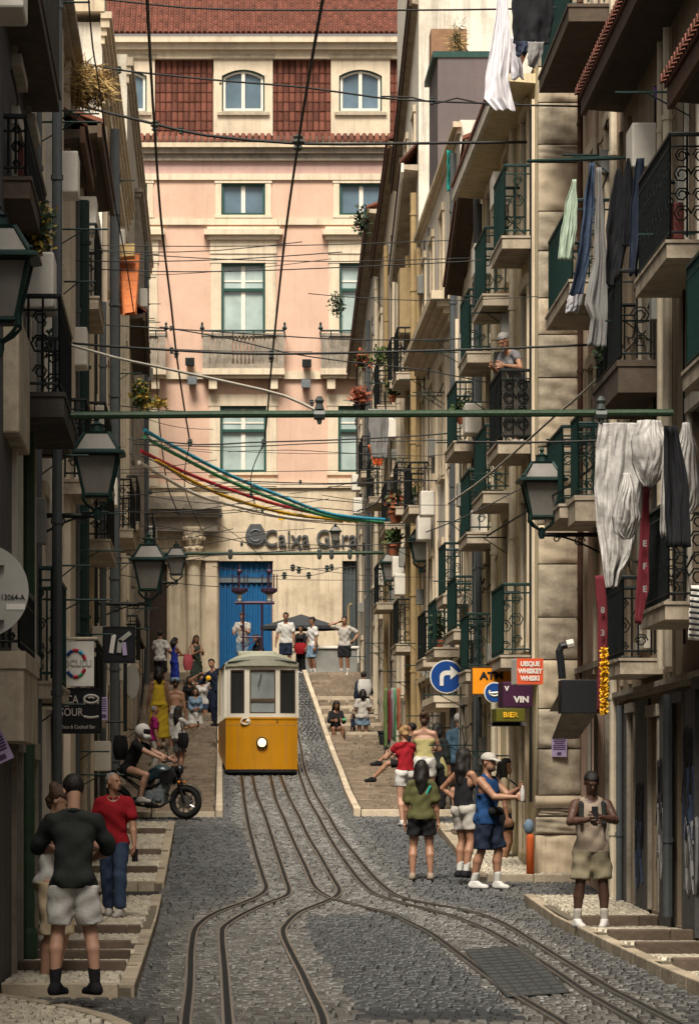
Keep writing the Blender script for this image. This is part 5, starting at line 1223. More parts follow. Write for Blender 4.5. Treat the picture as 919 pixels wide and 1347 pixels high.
for k, (m_, px, y0, y1) in enumerate((('leaf',507,905,985), ('banner_red',512,908,976), ('cloth_grey',516,905,972), ('g_green',518.5,905,975), ('pot',524,905,960), ('pipe_ochre',526,950,985))):
    cloth([(y0,px-2.4,px+2.2),((y0+y1)/2,px-2.6,px+2.6),(y1,px-2.4,px+2)], 59-.1*k, m_, ['dark green','red','grey','bright green','rust orange','ochre yellow'][k]+' ribbon streamer hanging by the doorway above the black pot', 'ribbon', 'coloured ribbon streamers', 'ribbon', folds=1, amp=.02, n=4)

# ---------------- signs
def board(name, x0, y0, x1, y1, s, dep, m, label, cat='sign', edge=None, group=None, yaw=0.):
    a, b_ = P(x0, y1, s), P(x1, y0, s); c = (a+b_)/2; t = thing(name, label, cat, c, yaw, group)
    b = MB(); w_, h_ = (b_.x-a.x)/2, (b_.z-a.z)/2
    q = Matrix.Translation(c) @ Matrix.Rotation(yaw, 4, 'Z')
    bx = MB(); bx.box(-w_, w_, 0, dep, -h_, h_); b.add([q@Vector(v) for v in bx.v], bx.f); b.build('panel', m, t, bev=.008)
    if edge:
        for (xa, xb, za, zb) in ((-w_-.012,w_+.012,h_,h_+.02),(-w_-.012,w_+.012,-h_-.02,-h_),(-w_-.02,-w_,-h_,h_),(w_,w_+.02,-h_,h_)):
            pass
        b = MB(); bx = MB(); e_ = .02
        for (xa, xb, za, zb) in ((-w_-e_,w_+e_,h_,h_+e_),(-w_-e_,w_+e_,-h_-e_,-h_),(-w_-e_,-w_,-h_,h_),(w_,w_+e_,-h_,h_)): bx.box(xa, xb, -.006, dep+.002, za, zb)
        b.add([q@Vector(v) for v in bx.v], bx.f); b.build('rim', edge, t)
    return t, c, (w_, h_), (lambda u, v, off=.006: facing(q@Vector((u*w_, -off, v*h_)), yaw))
# blue arrow sign
t = thing('direction_sign', 'round blue sign with a white arrow bending right', 'road sign', P(587,890,76))
c = P(587,890,76); R_ = 22/76
def disc(c, r, th, m, name, parent, n=32, off=0.):
    b = MB(); b.prism([c+Vector((r*math.cos(a), off, r*math.sin(a))) for a in np.linspace(0, 2*math.pi, n, endpoint=False)], (0, th, 0)); return b.build(name, m, parent)
disc(c, R_, .02, 'sign_white', 'rim', t); disc(c, R_*.93, .006, 'sign_blue', 'face', t, off=-.006)
b = MB(); k = R_/22; A_ = lambda x, y: c+Vector((x*k, -.012, -y*k))
b.prism([A_(*q) for q in ((-9,12),(-9,0),(-8,-4),(-5,-7),(-1,-8),(5,-8),(5,-14),(16,-5),(5,4),(5,-2),(0,-2),(-3,-1),(-4,2),(-4,12))], (0, .005, 0)); b.build('arrow', 'sign_white', t)
b = MB(); b.tube([c+Vector((.05,.05,-.0)), c+Vector((.75,.05,0))], .02, 6); b.tube([c+Vector((.05,.05,.15)), c+Vector((.05,.05,-.15))], .02, 6); b.build('arm', 'grey_paint', t)
# ATM
t, c, wh, fc = board('cash_machine_sign', 621, 878, 676, 913, 90, .10, 'sign_orange', 'orange cash machine sign with dark letters', edge='wood_dark')
text('lettering', 'ATM', .145, 'sign_black', fc(-.08, .36), t, .004, .006, 1.15)
t2 = thing('round_badge_sign', 'small round blue badge sign overlapping the orange cash machine sign', 'sign', P(650,911,93)); c2 = P(650,911,93)
disc(c2, .15, .03, 'sign_white', 'rim', t2); disc(c2, .132, .01, 'sign_blue', 'face', t2, off=-.01)
b = MB(); b.tube([c2+Vector((.075*math.cos(a), -.014, .055*math.sin(a)+.005)) for a in np.linspace(2.6, 6.9, 10)], .013, 4); b.tube([c2+Vector((-.07,-.014,-.01)), c2+Vector((.07,-.014,.0))], .017, 4); b.build('mark', 'sign_white', t2)
# whisky box, wine box, beer box
t, c, wh, fc = board('bar_sign', 679, 866, 714, 900, 99, .5, 'sign_white', 'orange-red box sign with three lines of white letters', group='stacked box signs of a bar', yaw=R(4))
b = MB(); w_, h_ = wh; q = fc(0,0,.004); b.add([q@Vector(v) for v in ((-w_,-h_,0),(w_,-h_,0),(w_,h_,0),(-w_,h_,0))], [(0,1,2,3)]); b.build('face', 'sign_red', t)
for i, wd in enumerate(('UISQUE', 'WHISKEY', 'WHISKI')): text('lettering', wd, .088, 'print_white', fc(0, .56-.56*i, .012), t, .002, .004, .85)
t, c, wh, fc = board('bar_sign', 661, 897, 700, 930, 96, .5, 'sign_purple', 'dark purple box sign with the white word VIN', group='stacked box signs of a bar', yaw=R(4))
text('lettering', 'VIN', .115, 'print_white', fc(.25, -.42, .01), t, .003, .005, 1.1); text('lettering', 'V', .09, 'print_white', fc(-.75, .45, .01), t, .003, .004)
t, c, wh, fc = board('bar_sign', 652, 932, 690, 949, 94, .5, 'sign_lime', 'olive green box sign with yellow letters below the purple one', group='stacked box signs of a bar', yaw=R(4))
text('lettering', 'BIER', .10, 'g_yellow', fc(0, 0, .01), t, .003, .003, 1.1)
b = MB(); p = P(650, 953, 93); b.hexa([p+Vector(v) for v in ((-.08,-.1,-.02),(.45,-.1,-.02),(.45,.5,-.02),(-.08,.5,-.02),(-.0,-.05,.05),(.4,-.05,.05),(.4,.4,.05),(0,.4,.05))]); b.build('hood', 'sign_black', t)
# dark box on the wall with stove pipe
t, c, wh, fc = board('wall_box', 738, 894, 786, 938, 104, .5, 'sign_black', 'dark metal box projecting from the wall behind the lone man, pipe above it', 'box')
b = MB(); b.hexa([P(722,936,103), P(764,936,103), P(764,936,100), P(724,936,100), P(738,905,103.6), P(738.5,905,103.6), P(738.5,905,100), P(738,905,100)]); b.hexa([P(725,972,101.5), P(760,972,101.5), P(760,972,99), P(728,972,99), P(738,938,103.6), P(784,938,103.6), P(784,938,99), P(740,938,99)]); b.build('chute', 'greystone', t)
t = thing('stove_pipe', 'dark elbowed stove pipe rising from the wall box to a white outlet', 'pipe', P(740,895,101))
b = MB(); b.tube([P(739,893,101), P(737,870,101), P(735,857,101), P(738,850,101), P(746,848,101)], .05, 8); b.build('pipe', 'sign_black', t); b = MB(); b.tube([P(745,848,101), P(754,846,101)], .058, 8); b.build('outlet', 'white_frame', t)
# left-hand signs
t, c, wh, fc = board('shop_sign', 84, 843, 124, 903, 113, .05, 'sign_white', 'white hanging sign with a ring of coloured strokes', group=None)
cz = fc(-.22, 0, .008)
for i, (col_, a0, a1) in enumerate((('sign_blue',2.5,1.9),('g_red',1.85,1.25),('g_blue',1.2,.75),('g_red',.7,.3),('g_red',-.4,-.8),('g_green',-.85,-1.25),('g_red',-1.3,-1.8),('sign_blue',-1.85,-2.5))):
    b = MB(); b.tube([cz@Vector((.115*math.cos(a), .155*math.sin(a), 0)) for a in np.linspace(a0, a1, 5)], .020, 4); b.build('ring_stroke', col_, t)
text('lettering', 'OCULU', .11, 'sign_grey', fc(-.1, 0, .008), t, .002, .002, .9)
b = MB(); b.tube([P(80,840,113), P(128,840,113)], .022, 6); b.build('hanger', 'pipe_cream', t)
t, c, wh, fc = board('bar_sign', 70, 907, 132, 963, 110, .05, 'sign_black', 'black hanging sign with pale letters and a drawn cup', edge='black_iron')
text('lettering', 'BICA', .135, 'print_white', fc(-.34, .52, .008), t, .002, .0, .8); text('lettering', 'SOUR', .135, 'print_white', fc(-.22, -.08, .008), t, .002, .0, .8); text('lettering', 'Pisco & Cocktail Bar', .062, 'print_white', fc(.06, -.76, .008), t, .002, .0, .8)
b = MB(); q = fc(.62, .55, .01); b.tube([q@Vector((.085*math.cos(a), .048*math.sin(a), 0)) for a in np.linspace(0, 6.28, 18)], .014, 4); b.tube([q@Vector((-.085, -.01, 0)), q@Vector((-.08, -.06, 0))], .008, 4); b.tube([q@Vector((.085, -.01, 0)), q@Vector((.08, -.06, 0))], .008, 4); b.tube([q@Vector((x, -.20-.02*math.cos(x*14), 0)) for x in np.linspace(-.09, .09, 7)], .014, 4); b.tube([q@Vector((-.03,.01,0)), q@Vector((.0,.025,0)), q@Vector((.035,.005,0))], .012, 4); b.build('cup_drawing', 'print_white', t, kind='stuff')
t, c, wh, fc = board('display_box', 137, 826, 176, 870, 95, .28, 'sign_black', 'black open-fronted box with pale slips, hung below a lantern', 'display box', edge='black_iron')
for u, v, an, h_, m_ in ((-.42, .05, .15, .13, 'print_white'), (.05, -.1, .1, .09, 'sign_grey'), (.38, -.25, -.1, .09, 'poster'), (.4, .45, .9, .1, 'sign_grey')):
    b = MB(); q = fc(u, v, .012) @ Matrix.Rotation(-an, 4, 'Z'); b.hexa([q@Vector(x) for x in ((-.03,-h_,0),(.03,-h_,0),(.03,-h_,.01),(-.03,-h_,.01),(-.03,h_,0),(.03,h_,0),(.03,h_,.01),(-.03,h_,.01))]); b.build('slip', m_, t)
# round mirror seen from its edge, on a pole; back of a round road sign
t = thing('round_sign', 'grey round sign seen nearly edge-on, on a black pole under the box of slips', 'road sign', P(167,985,75))
c = P(172,896,75); b = MB(); dirx = Vector((.42,.9,0)).normalized()
b.prism([c+dirx*(.30*math.cos(a))+Vector((0,0,.30*math.sin(a))) for a in np.linspace(0, 2*math.pi, 28, endpoint=False)], Vector((.9,-.42,0))*.03); b.build('disc', 'sign_grey', t)
b = MB(); g0 = Vector((P(165,896,84.5).x, FPX/84.5, 0)); b.tube([(g0.x, g0.y, c.z-1.0), (g0.x, g0.y, c.z+.35)], .03, 8); [b.tube([(g0.x, g0.y, c.z+h_), (-2.2, g0.y, c.z+h_)], .018, 6) for h_ in (-.85, .25)]; b.build('post', 'black_iron', t)
t = thing('round_sign', 'large round pale sign back with a stencilled number at the left edge', 'road sign', P(-22,776,176))
c = P(-24,777,176); disc(c, 62/176, .02, 'sign_grey', 'disc', t, 40)
text('lettering', '13064-A', .058, 'sign_black', facing(P(17,786,176)+Vector((0,-.004,0))), t, .001, .001, .9)
b = MB(); q = P(21,798,176); b.box(q.x-.07, q.x+.07, q.y-.004, q.y-.001, q.z-.022, q.z+.022); b.build('sticker', 'sign_white', t)
b = MB()
for yy in (740, 812): b.box(P(-60,yy,176).x, P(6,yy,176).x, c.y-.05, c.y, P(0,yy,176).z-.022, P(0,yy,176).z+.022)
b.tube([c+Vector((-.05,-.07,-1.2)), c+Vector((-.05,-.07,.5))], .03, 8); b.build('clamp', 'sign_grey', t)
# fliers
for (px, py, w_, h_, s, lab) in ((78,978,17,25,104,'lilac flier pasted on the pale wall above the embracing couple'), (735.5,983,20,25,94.6,'lilac flier pasted on the rough stone pillar'), (601,917,20,52,69,'tall lilac flier on the wall behind the blue arrow sign'), (-2,984,28,40,172,'lilac flier at the left edge, tilted'), (137,932,9,30,98,'narrow lilac flier behind the display box')):
    t = thing('flier', lab, 'poster', P(px,py,s), 0, 'lilac fliers'); c = P(px,py,s); k = 1/s
    if px == 735.5: c.y = 52.90
    q = facing(c) @ Matrix.Rotation(R(25) if px < 0 else R(random.uniform(-3,3)), 4, 'Z')
    b = MB(); b.hexa([q@Vector(v) for v in ((-w_*k/2,-h_*k/2,-.006),(w_*k/2,-h_*k/2,-.006),(w_*k/2,-h_*k/2,0),(-w_*k/2,-h_*k/2,0),(-w_*k/2,h_*k/2,-.006),(w_*k/2,h_*k/2,-.006),(w_*k/2,h_*k/2,0),(-w_*k/2,h_*k/2,0))]); b.build('sheet', 'poster', t)
    b = MB()
    for i in range(6): 
        v = h_*k*(.40-.10*i); w2 = w_*k*random.uniform(.28,.42); b.add([q@Vector(x) for x in ((-w2,v-.008,.003),(w2,v-.008,.003),(w2,v+.008,.003),(-w2,v+.008,.003))], [(0,1,2,3)])
    b.add([q@Vector(x) for x in ((-.03,-h_*k*.42,.003),(.03,-h_*k*.42,.003),(.03,-h_*k*.25,.003),(-.03,-h_*k*.25,.003))], [(0,1,2,3)]); b.build('print', 'poster_ink', t)

# ---------------- plants
def plant(px, py, s, rx, rz_, n, m, label, pot=None, leaf=.07, name='potted_plant', cat='plant', droop=.0, ry=None, grass=False, m2=None):
    c = P(px, py, s); t = thing(name, label, cat, c-Vector((0,0,rz_)), 0, 'plants on balconies and ledges')
    ry = ry or rx; bs = [MB(), MB()]
    for i in range(n):
        b = bs[0 if (not m2 or random.random() < .6) else 1]
        if grass:
            p = c+Vector((random.uniform(-rx,rx), random.uniform(-ry,ry), -rz_)); d = Vector((random.uniform(-.7,.7), random.uniform(-.6,.3), random.uniform(.3,1)-droop)).normalized()*random.uniform(.5,1.3)*rz_*1.6
            q = Vector((random.uniform(-1,1), random.uniform(-1,1), 0)).normalized()*leaf*.18; e = p+d*.6; f = p+d+Vector((d.x*.3, d.y*.3, -.25*rz_*(1+droop*2)))
            b.add([p-q, p+q, e+q*.8, e-q*.8, f], [(0,1,2,3),(3,2,4)])
        else:
            v = Vector((random.gauss(0,.45), random.gauss(0,.45), random.gauss(0,.45))); 
            if v.length > 1.1: v = v.normalized()*random.uniform(.7,1.05)
            p = c+Vector((v.x*rx, v.y*ry, v.z*rz_-droop*abs(v.x)*rz_)); d = Vector((random.uniform(-1,1), random.uniform(-1,1), random.uniform(-.5,.9))).normalized(); q = d.orthogonal().normalized(); L_ = leaf*random.uniform(.6,1.3)
            if m == 'straw': L_ *= 2.2; q = q*.16; d = (d+Vector((0,0,-.5))).normalized()
            b.add([p, p+d*L_*.5+q*L_*.3, p+d*L_, p+d*L_*.5-q*L_*.3], [(0,1,2,3)])
    bs[0].build('foliage', m, t, kind='stuff')
    if m2 and bs[1].v: bs[1].build('flowers', m2, t, kind='stuff')
    st = MB()
    for k in range(5): st.tube([c-Vector((0,0,rz_)), c+Vector((random.uniform(-.5,.5)*rx, random.uniform(-.5,.5)*ry, random.uniform(0,.6)*rz_))], .008, 4)
    st.build('stems', 'leaf_dark', t)
    if pot:
        r = min(rx*.75, .16); st = MB(); st.lathe([(r*.65,-r*1.5),(r,-.02),(r*1.12,-.02),(r*1.12,.03),(r*.9,.03)], c-Vector((0,0,rz_*.85)), 12); st.build('pot', pot, t)
plant(113, 112, 104, .33, .26, 2600, 'straw', 'dry straw-coloured grass sprouting from the brick parapet', leaf=.085, name='dry_grass')
plant(73, 115, 108, .08, .14, 160, 'leaf', 'green tuft at the edge of the brick parapet', leaf=.06, name='ledge_plant')
plant(50, 300, 150, .18, .26, 380, 'leaf_dark', 'dark straggly plant rising behind the nearest lantern', leaf=.07, m2='leaf_yellow')
plant(72, 448, 128, .16, .12, 240, 'leaf_dark', 'dark plant trailing at the foot of the left green railing', leaf=.06)
plant(186, 520, 66, .20, .30, 260, 'leaf', 'leafy balcony plant above the garland ends', leaf=.12, m2='leaf_yellow'); plant(207, 530, 64, .24, .10, 150, 'leaf_yellow', 'yellowish drooping plant above the garland ends', leaf=.11, droop=.8)
plant(477, 474, 52, .22, .24, 260, 'leaf_red', 'reddish plant at a far right-hand balcony', leaf=.12, m2='leaf')
plant(473, 522, 51, .24, .26, 300, 'leaf_red', 'round russet plant in a black pot at the green crossarm', pot='pot_black', leaf=.13)
plant(500, 470, 55, .26, .25, 200, 'leaf', 'loose green plant along the far black railing', leaf=.11)
plant(516, 512, 56, .12, .20, 160, 'leaf', 'green plant in a clay pot just above the green crossarm', pot='pot', leaf=.12)
plant(443, 400, 41, .28, .45, 240, 'leaf_dark', 'small bush in front of the right-hand window of the pink house', leaf=.12)
plant(475, 290, 49, .25, .45, 220, 'leaf_dark', 'weeds growing on the long tiled eave beside the pink house', leaf=.12, name='ledge_plant')
plant(608, 536, 77, .16, .12, 200, 'leaf', 'grey-green plant in a clay trough on the right-hand balcony under the crossarm', pot='pot', leaf=.10)
plant(520, 662, 58, .24, .24, 260, 'leaf_red', 'reddish plant above the pair of right-hand lanterns', pot='pot', leaf=.12, m2='leaf')
plant(548, 660, 60, .2, .30, 160, 'leaf', 'spiky green plant left of the white wall with loose wires', pot='pot_black', leaf=.16)
plant(517, 708, 57, .2, .2, 200, 'leaf', 'green plant in a red pot between the pair of right-hand lanterns', pot='pot', leaf=.12)
plant(576, 826, 70, .14, .30, 200, 'leaf_dark', 'slender plant in a clay pot on the pale shop hood', pot='pot', leaf=.10)
plant(679, 258, 92, .02, .03, 6, 'leaf_dark', 'empty brown clay pot on a green-railed balcony', pot='pot', leaf=.03, name='flower_pot', cat='pot')
plant(790, 420, 112, .10, .55, 420, 'leaf_dark', 'dark creeper hanging below the black washing', leaf=.08, name='creeper')
plant(602, 55, 64, .16, .40, 300, 'straw', 'dry weeds on the slate attic', leaf=.10, name='ledge_plant', m2='leaf_dark')
t = thing('hanging_pot', 'small purple plastic pot hanging near the top right eave', 'pot', P(868,125,118)); b = MB(); b.lathe([(.05,-.08),(.075,.06),(.08,.08)], P(868,125,118), 12); b.build('pot', 'g_purple' if 'g_purple' in M else mat('g_purple', (.16,.05,.30), .5), t); b = MB(); b.tube([P(868,118,118), P(866,100,118)], .008, 4); b.build('hook', 'black_iron', t)
t = thing('plant_tub', 'black plant tub standing on the stairs under the ribbon streamers', 'pot', ground(508,985)); b = MB(); c = ground(508,985); s_ = FPX/c.y; c = P(508, 985, s_)+Vector((0,0,.05)); b.lathe([(.17,0),(.22,.36),(.24,.36),(.24,.42),(.2,.42)], c, 14); b.build('tub', 'pot_black', t)
t = thing('orange_post', 'short orange-red cylinder with a pale blue bag on top, by the stone pillar', 'bollard', P(697,1157,95)); c = Vector((P(697,1157,95).x, FPX/95, zr(FPX/95)+.12)); b = MB(); b.lathe([(.055,0),(.055,.50),(.045,.56)], c, 16); b.build('cylinder', 'cloth_orange', t, smooth=True); b = MB(); b.ball(c+Vector((-.02,0,.66)), .09, 14, 10, (.8,.8,1.2)); b.build('bag', mat('bag_blue', (.15,.22,.30), .88), t, smooth=True)
b = MB(); p0 = P(458,826,42.5); b.tube([p0, P(458,800,42.5), P(459,796,42.5), P(463,794,42.5)], .035, 8); tag(b.build('yellow_pipe', 'pipe_ochre'), 'bent yellow pipe standing by the far grey shutter', 'pipe')

# ---------------- top of the street: parasol and low white wall
t = thing('parasol', 'wide dark parasol open over the people at the top of the street', 'parasol', (P(395,880,41).x, FPX/41, 5.2)); c = P(396,808,41)
b = MB(); n = 8; ring = [c+Vector((1.35*math.cos(2*math.pi*k/n+.2), 1.25*math.sin(2*math.pi*k/n+.2), -.40)) for k in range(n)]; top = c
vs = [top]+ring+[r-Vector((0,0,.10)) for r in ring]; b.add(vs, [(0,1+k,1+(k+1)%n) for k in range(n)]+[(1+k,1+n+k,1+n+(k+1)%n,1+(k+1)%n) for k in range(n)]); b.build('canopy', mat('parasol_cloth', (.035,.04,.045), .8, var=.2), t)
b = MB(); b.tube([c, (c.x, c.y, 5.25)], .03, 8); b.build('pole', 'grey_paint', t)
b = MB()
for r in ring: b.tube([c-Vector((0,0,.02)), r-Vector((0,0,.015))], .012, 4)
b.build('ribs', 'grey_paint', t)
b = MB(); a = P(398,888,41.2); e = P(470,850,41.2); b.box(a.x, e.x, a.y, a.y+.35, 5.15, e.z-.08); o = b.build('low_wall', 'meter_grey', bev=.02); tag(o, 'low pale grey wall behind the people at the top of the stairs', 'wall'); b = MB(); b.box(a.x-.05, e.x+.05, a.y-.06, a.y+.41, e.z-.08, e.z); b.build('coping', 'white_frame', o, bev=.02); b = MB(); b.box(a.x-.03, e.x+.03, a.y-.10, a.y, 5.15, 5.42); b.build('foot', 'white_frame', o, bev=.02)

# ---------------- the tram
mat('tram_yellow', (.56,.245,.006), .35, var=.08, scale=4, spec=.5, dirt=(.36,.17,.02), dscale=2, damt=.35, streak=.2); mat('tram_white', (.70,.66,.56), .4, var=.08, scale=4, spec=.5, dirt=(.45,.4,.3), dscale=2, damt=.35); mat('tram_roof', (.36,.36,.28), .6, var=.15, scale=4, dirt=(.2,.2,.16), dscale=2, damt=.5)
mat('lamp_lit', (1,.85,.6), .4, emit=(1,.76,.42,.95)); mat('purple_steel', (.05,.025,.045), .5, metal=.4, var=.3)
TS = 56.0; TY = FPX/TS; TZ = zr(TY); TL = 7.0
tram = thing('funicular_tram', 'yellow and white funicular tram with one lit headlamp climbing the street', 'tram', ((344.5-VX)/TS, TY, TZ))
def tz(y): return EYE+(VY-y)/TS
tx0, tx1 = (296.5-VX)/TS, (392-VX)/TS; tcx, thw = (tx0+tx1)/2, (tx1-tx0)/2
def Q(px, py, off=0.):
    x = (px-VX)/TS; t = (x-tcx)/thw; return Vector((x, TY-.30*(1-min(1, abs(t)**2.6))-off+.22, tz(py)))
def tpanel(b, x0, x1, y0, y1, o0=0., o1=-.05, n=6):
    fr_ = [[Q(x0+(x1-x0)*i/n, y, o0) for i in range(n+1)] for y in (y1, y0)]; bk = [[Q(x0+(x1-x0)*i/n, y, o1) for i in range(n+1)] for y in (y1, y0)]
    b.grid(fr_); b.grid(bk); b.grid([fr_[0], bk[0]]); b.grid([fr_[1], bk[1]]); b.add([fr_[0][0],fr_[1][0],bk[1][0],bk[0][0]],[(0,1,2,3)]); b.add([fr_[0][-1],fr_[1][-1],bk[1][-1],bk[0][-1]],[(0,1,2,3)])
def yaw_x(x, y): return x-.17*(y-TY)/TL
b = MB(); tpanel(b, 297, 391.5, 944, 1012, n=12); bd = b.build('apron', 'tram_yellow', tram, smooth=False)
b = MB(); tpanel(b, 296.6, 391.8, 1009, 1013, .02, -.02, 12); tpanel(b, 297, 391.5, 943.5, 946, .015, -.02, 12); b.build('trim_strip', 'tram_yellow', tram)
b = MB(); tpanel(b, 299, 390, 1013, 1026, -.06, -.2, 8); tpanel(b, 297.5, 391, 1012, 1016, .03, -.06, 10); b.build('buffer', 'pot_black', tram)
b = MB()
for px in (313, 376): tpanel(b, px, px+.5, 950, 1007, .004, -.01, 1)
tpanel(b, 298, 391, 953.2, 953.8, .004, -.01, 12); b.build('panel_seams', 'pipe_ochre', tram, kind='stuff')
b = MB(); b.tube([Q(344, 886, .02), Q(339, 904, .03)], .010, 4); b.build('wiper', 'pot_black', tram)
b = MB()
for a in ((298,303.2,874,944), (321.5,328.3,874,944), (362.3,368.2,874,944), (388.5,391,874,944), (303.2,321.5,938.5,944), (328.3,362.3,938.5,944), (368.2,388.5,938.5,944), (303.2,321.5,874,881), (328.3,362.3,874,881), (368.2,388.5,874,881)): tpanel(b, a[0], a[1], a[2], a[3], 0, -.06, 3)
b.build('window_pillars', 'tram_white', tram)
for x0, x1, lab in ((303.2,321.5,0), (328.3,362.3,1), (368.2,388.5,0)):
    b = MB(); tpanel(b, x0, x0+1.6, 881, 938.5, -.005, -.05, 1); tpanel(b, x1-1.6, x1, 881, 938.5, -.005, -.05, 1); tpanel(b, x0, x1, 881, 883, -.006, -.05, 3); tpanel(b, x0, x1, 936.8, 938.5, -.006, -.05, 3)
    if lab: tpanel(b, x0+1.6, x1-1.6, 919, 923, -.004, -.05, 3)
    f = b.build('window', 'timber' if lab else 'wood_dark', tram); b = MB(); tpanel(b, x0+1, x1-1, 882, 938, -.03, -.035, 3); b.build('pane', glass('tram_pane', (.24,.265,.265), .06, .9) if lab else 'pane_dark', f)  # middle pane: reflected sky put into its pale tint; side panes stay dark
# body sides, floor wedge and roof
b = MB(); zt_ = tz(944); zw = tz(876); ze = TZ
for x, nm in ((tx0+.01, 'a'), (tx1-.01, 'b')):
    xb = yaw_x(x, TY+TL); th = .05 if nm == 'a' else -.05
    b.hexa([(x,TY+.22,TZ+.18), (x+th,TY+.22,TZ+.18), (xb+th,TY+TL,zr(TY+TL)+.15), (xb,TY+TL,zr(TY+TL)+.15), (x,TY+.22,zt_), (x+th,TY+.22,zt_), (xb+th,TY+TL,zt_+.0), (xb,TY+TL,zt_)])
b.box(yaw_x(tx0,TY+TL), yaw_x(tx1,TY+TL), TY+TL-.05, TY+TL, zr(TY+TL)+.1, zt_); b.build('side_panels', 'tram_yellow', tram)
b = MB()
for x in (tx0+.012, tx1-.012):
    for k in range(8):
        yk = TY+.22+k*(TL-.36)/7; xk = yaw_x(x, yk); b.box(xk-.03, xk+.03, yk, yk+.12, zt_+.002, zw)
b.box(yaw_x(tx0,TY+TL)+.02, yaw_x(tx1,TY+TL)-.02, TY+TL-.04, TY+TL-.01, zt_+.002, zw); b.build('side_pillars', 'tram_white', tram)
b = MB(); b.box(tx0+.1, tx1-.25, TY+1.6, TY+1.65, TZ+.3, zw); b.build('partition', 'wood_dark', tram)
b = MB(); rows = []
for yk, sag, ins in ((TY-.10, -.06, .10), (TY-.06, .0, .03), (TY+.2, .03, 0), (TY+TL-.2, .03, 0), (TY+TL, -.06, .04)):
    r_ = []
    for k in range(13):
        t = -1+2*k/12; r_.append(Vector((yaw_x(tcx+t*(thw+.03-ins), yk), yk-.0+((.30*abs(t)**2.6-.06) if yk < TY+.1 else 0), tz(874)+.02+(.24+sag)*(1-abs(t)**2.6))))
    rows.append(r_)
b.grid(rows); b.add([Vector((p.x, p.y, tz(876))) for p in rows[0]]+rows[0], [(k, k+1, 14+k, 13+k) for k in range(12)])
b.build('roof', 'tram_roof', tram, smooth=True)
b = MB(); tpanel(b, 296, 392.5, 872, 876.5, .05, -.1, 10); b.build('cornice', 'tram_roof', tram)
b = MB(); b.tube([Q(300+i*9, 872-3.2*math.sin(math.pi*i/10)-1, .06) for i in range(11)], .02, 5); b.tube([Q(312+i*6.5, 871-5*math.sin(math.pi*i/10), .03) for i in range(11)], .015, 5); b.build('gutter', 'shutter_grey', tram)
b = MB(); b.box(tcx-.55, tcx+.35, TY+.7, TY+3, tz(861), tz(855)); b.build('roof_box', 'tram_roof', tram, bev=.03)
hl = MB(); c = Q(344.5, 977, .01); hl.lathe([(.132,0),(.135,.05),(.12,.06)], (0,0,0), 20); me = MB(); me.add([c+Vector((v[0], -v[2], v[1])) for v in hl.v], hl.f); h = me.build('headlight', 'black_iron', tram); me = MB(); me.ball(c+Vector((0,-.035,0)), .125, 16, 8, (1,.35,1)); me.build('lens', 'lamp_lit', h)
b = MB(); c = Q(323, 948.5, .012); b.tube([c+Vector((.1*math.cos(a), -.01, .075*math.sin(a))) for a in np.linspace(0, 6.283, 16)], .022, 5); b.ball(c+Vector((.05,-.01,0)), .045, 8, 6); b.build('emblem', 'tram_white', tram); text('fleet_number', '2', .09, 'wood_dark', facing(Q(364.5, 949, .008)), tram, .002, .002)
cs = [P(320,853,54), P(344.5,853,54)]
b = MB()
for px in (320, 344.5): b.tube([P(px,858,54), P(px,792,54)], .032, 6)
b.tube([P(309,793,54), P(361,793,54)], .045, 6); b.tube([P(316,838,54), P(346,838,54)], .025, 6); b.tube([P(320,852,54), P(344,838,54)], .015, 5); pg = b.build('current_collector', 'purple_steel', tram)
for px in (315, 354):
    b = MB(); b.lathe([(.03,-.3),(.06,-.25),(.05,-.2),(.07,-.15),(.05,-.1)], P(px,776,54), 8); b.build('insulator', 'print_white', pg)
    b = MB(); b.lathe([(.10,-.1),(.20,-.04),(.20,.02),(.16,.04)], P(px,776,54), 14)
    for k in range(7): a = k*2*math.pi/7; p = P(px,776,54)+Vector((.19*math.cos(a), .19*math.sin(a), 0)); b.tube([p, p+Vector((0,0,.38))], .012, 4)
    b.tube([P(px,776,54), P(px,742,54)], .022, 5); b.ball(P(px,752,54), .07, 6, 5); b.build('collector_head', 'purple_steel', pg)
b = MB(); b.box(yaw_x(tx0,TY+1)-.12, yaw_x(tx0,TY+1)-.09, TY+1.0, TY+1.12, tz(940), tz(880)); b.build('door_edge', 'pipe_ochre', tram)
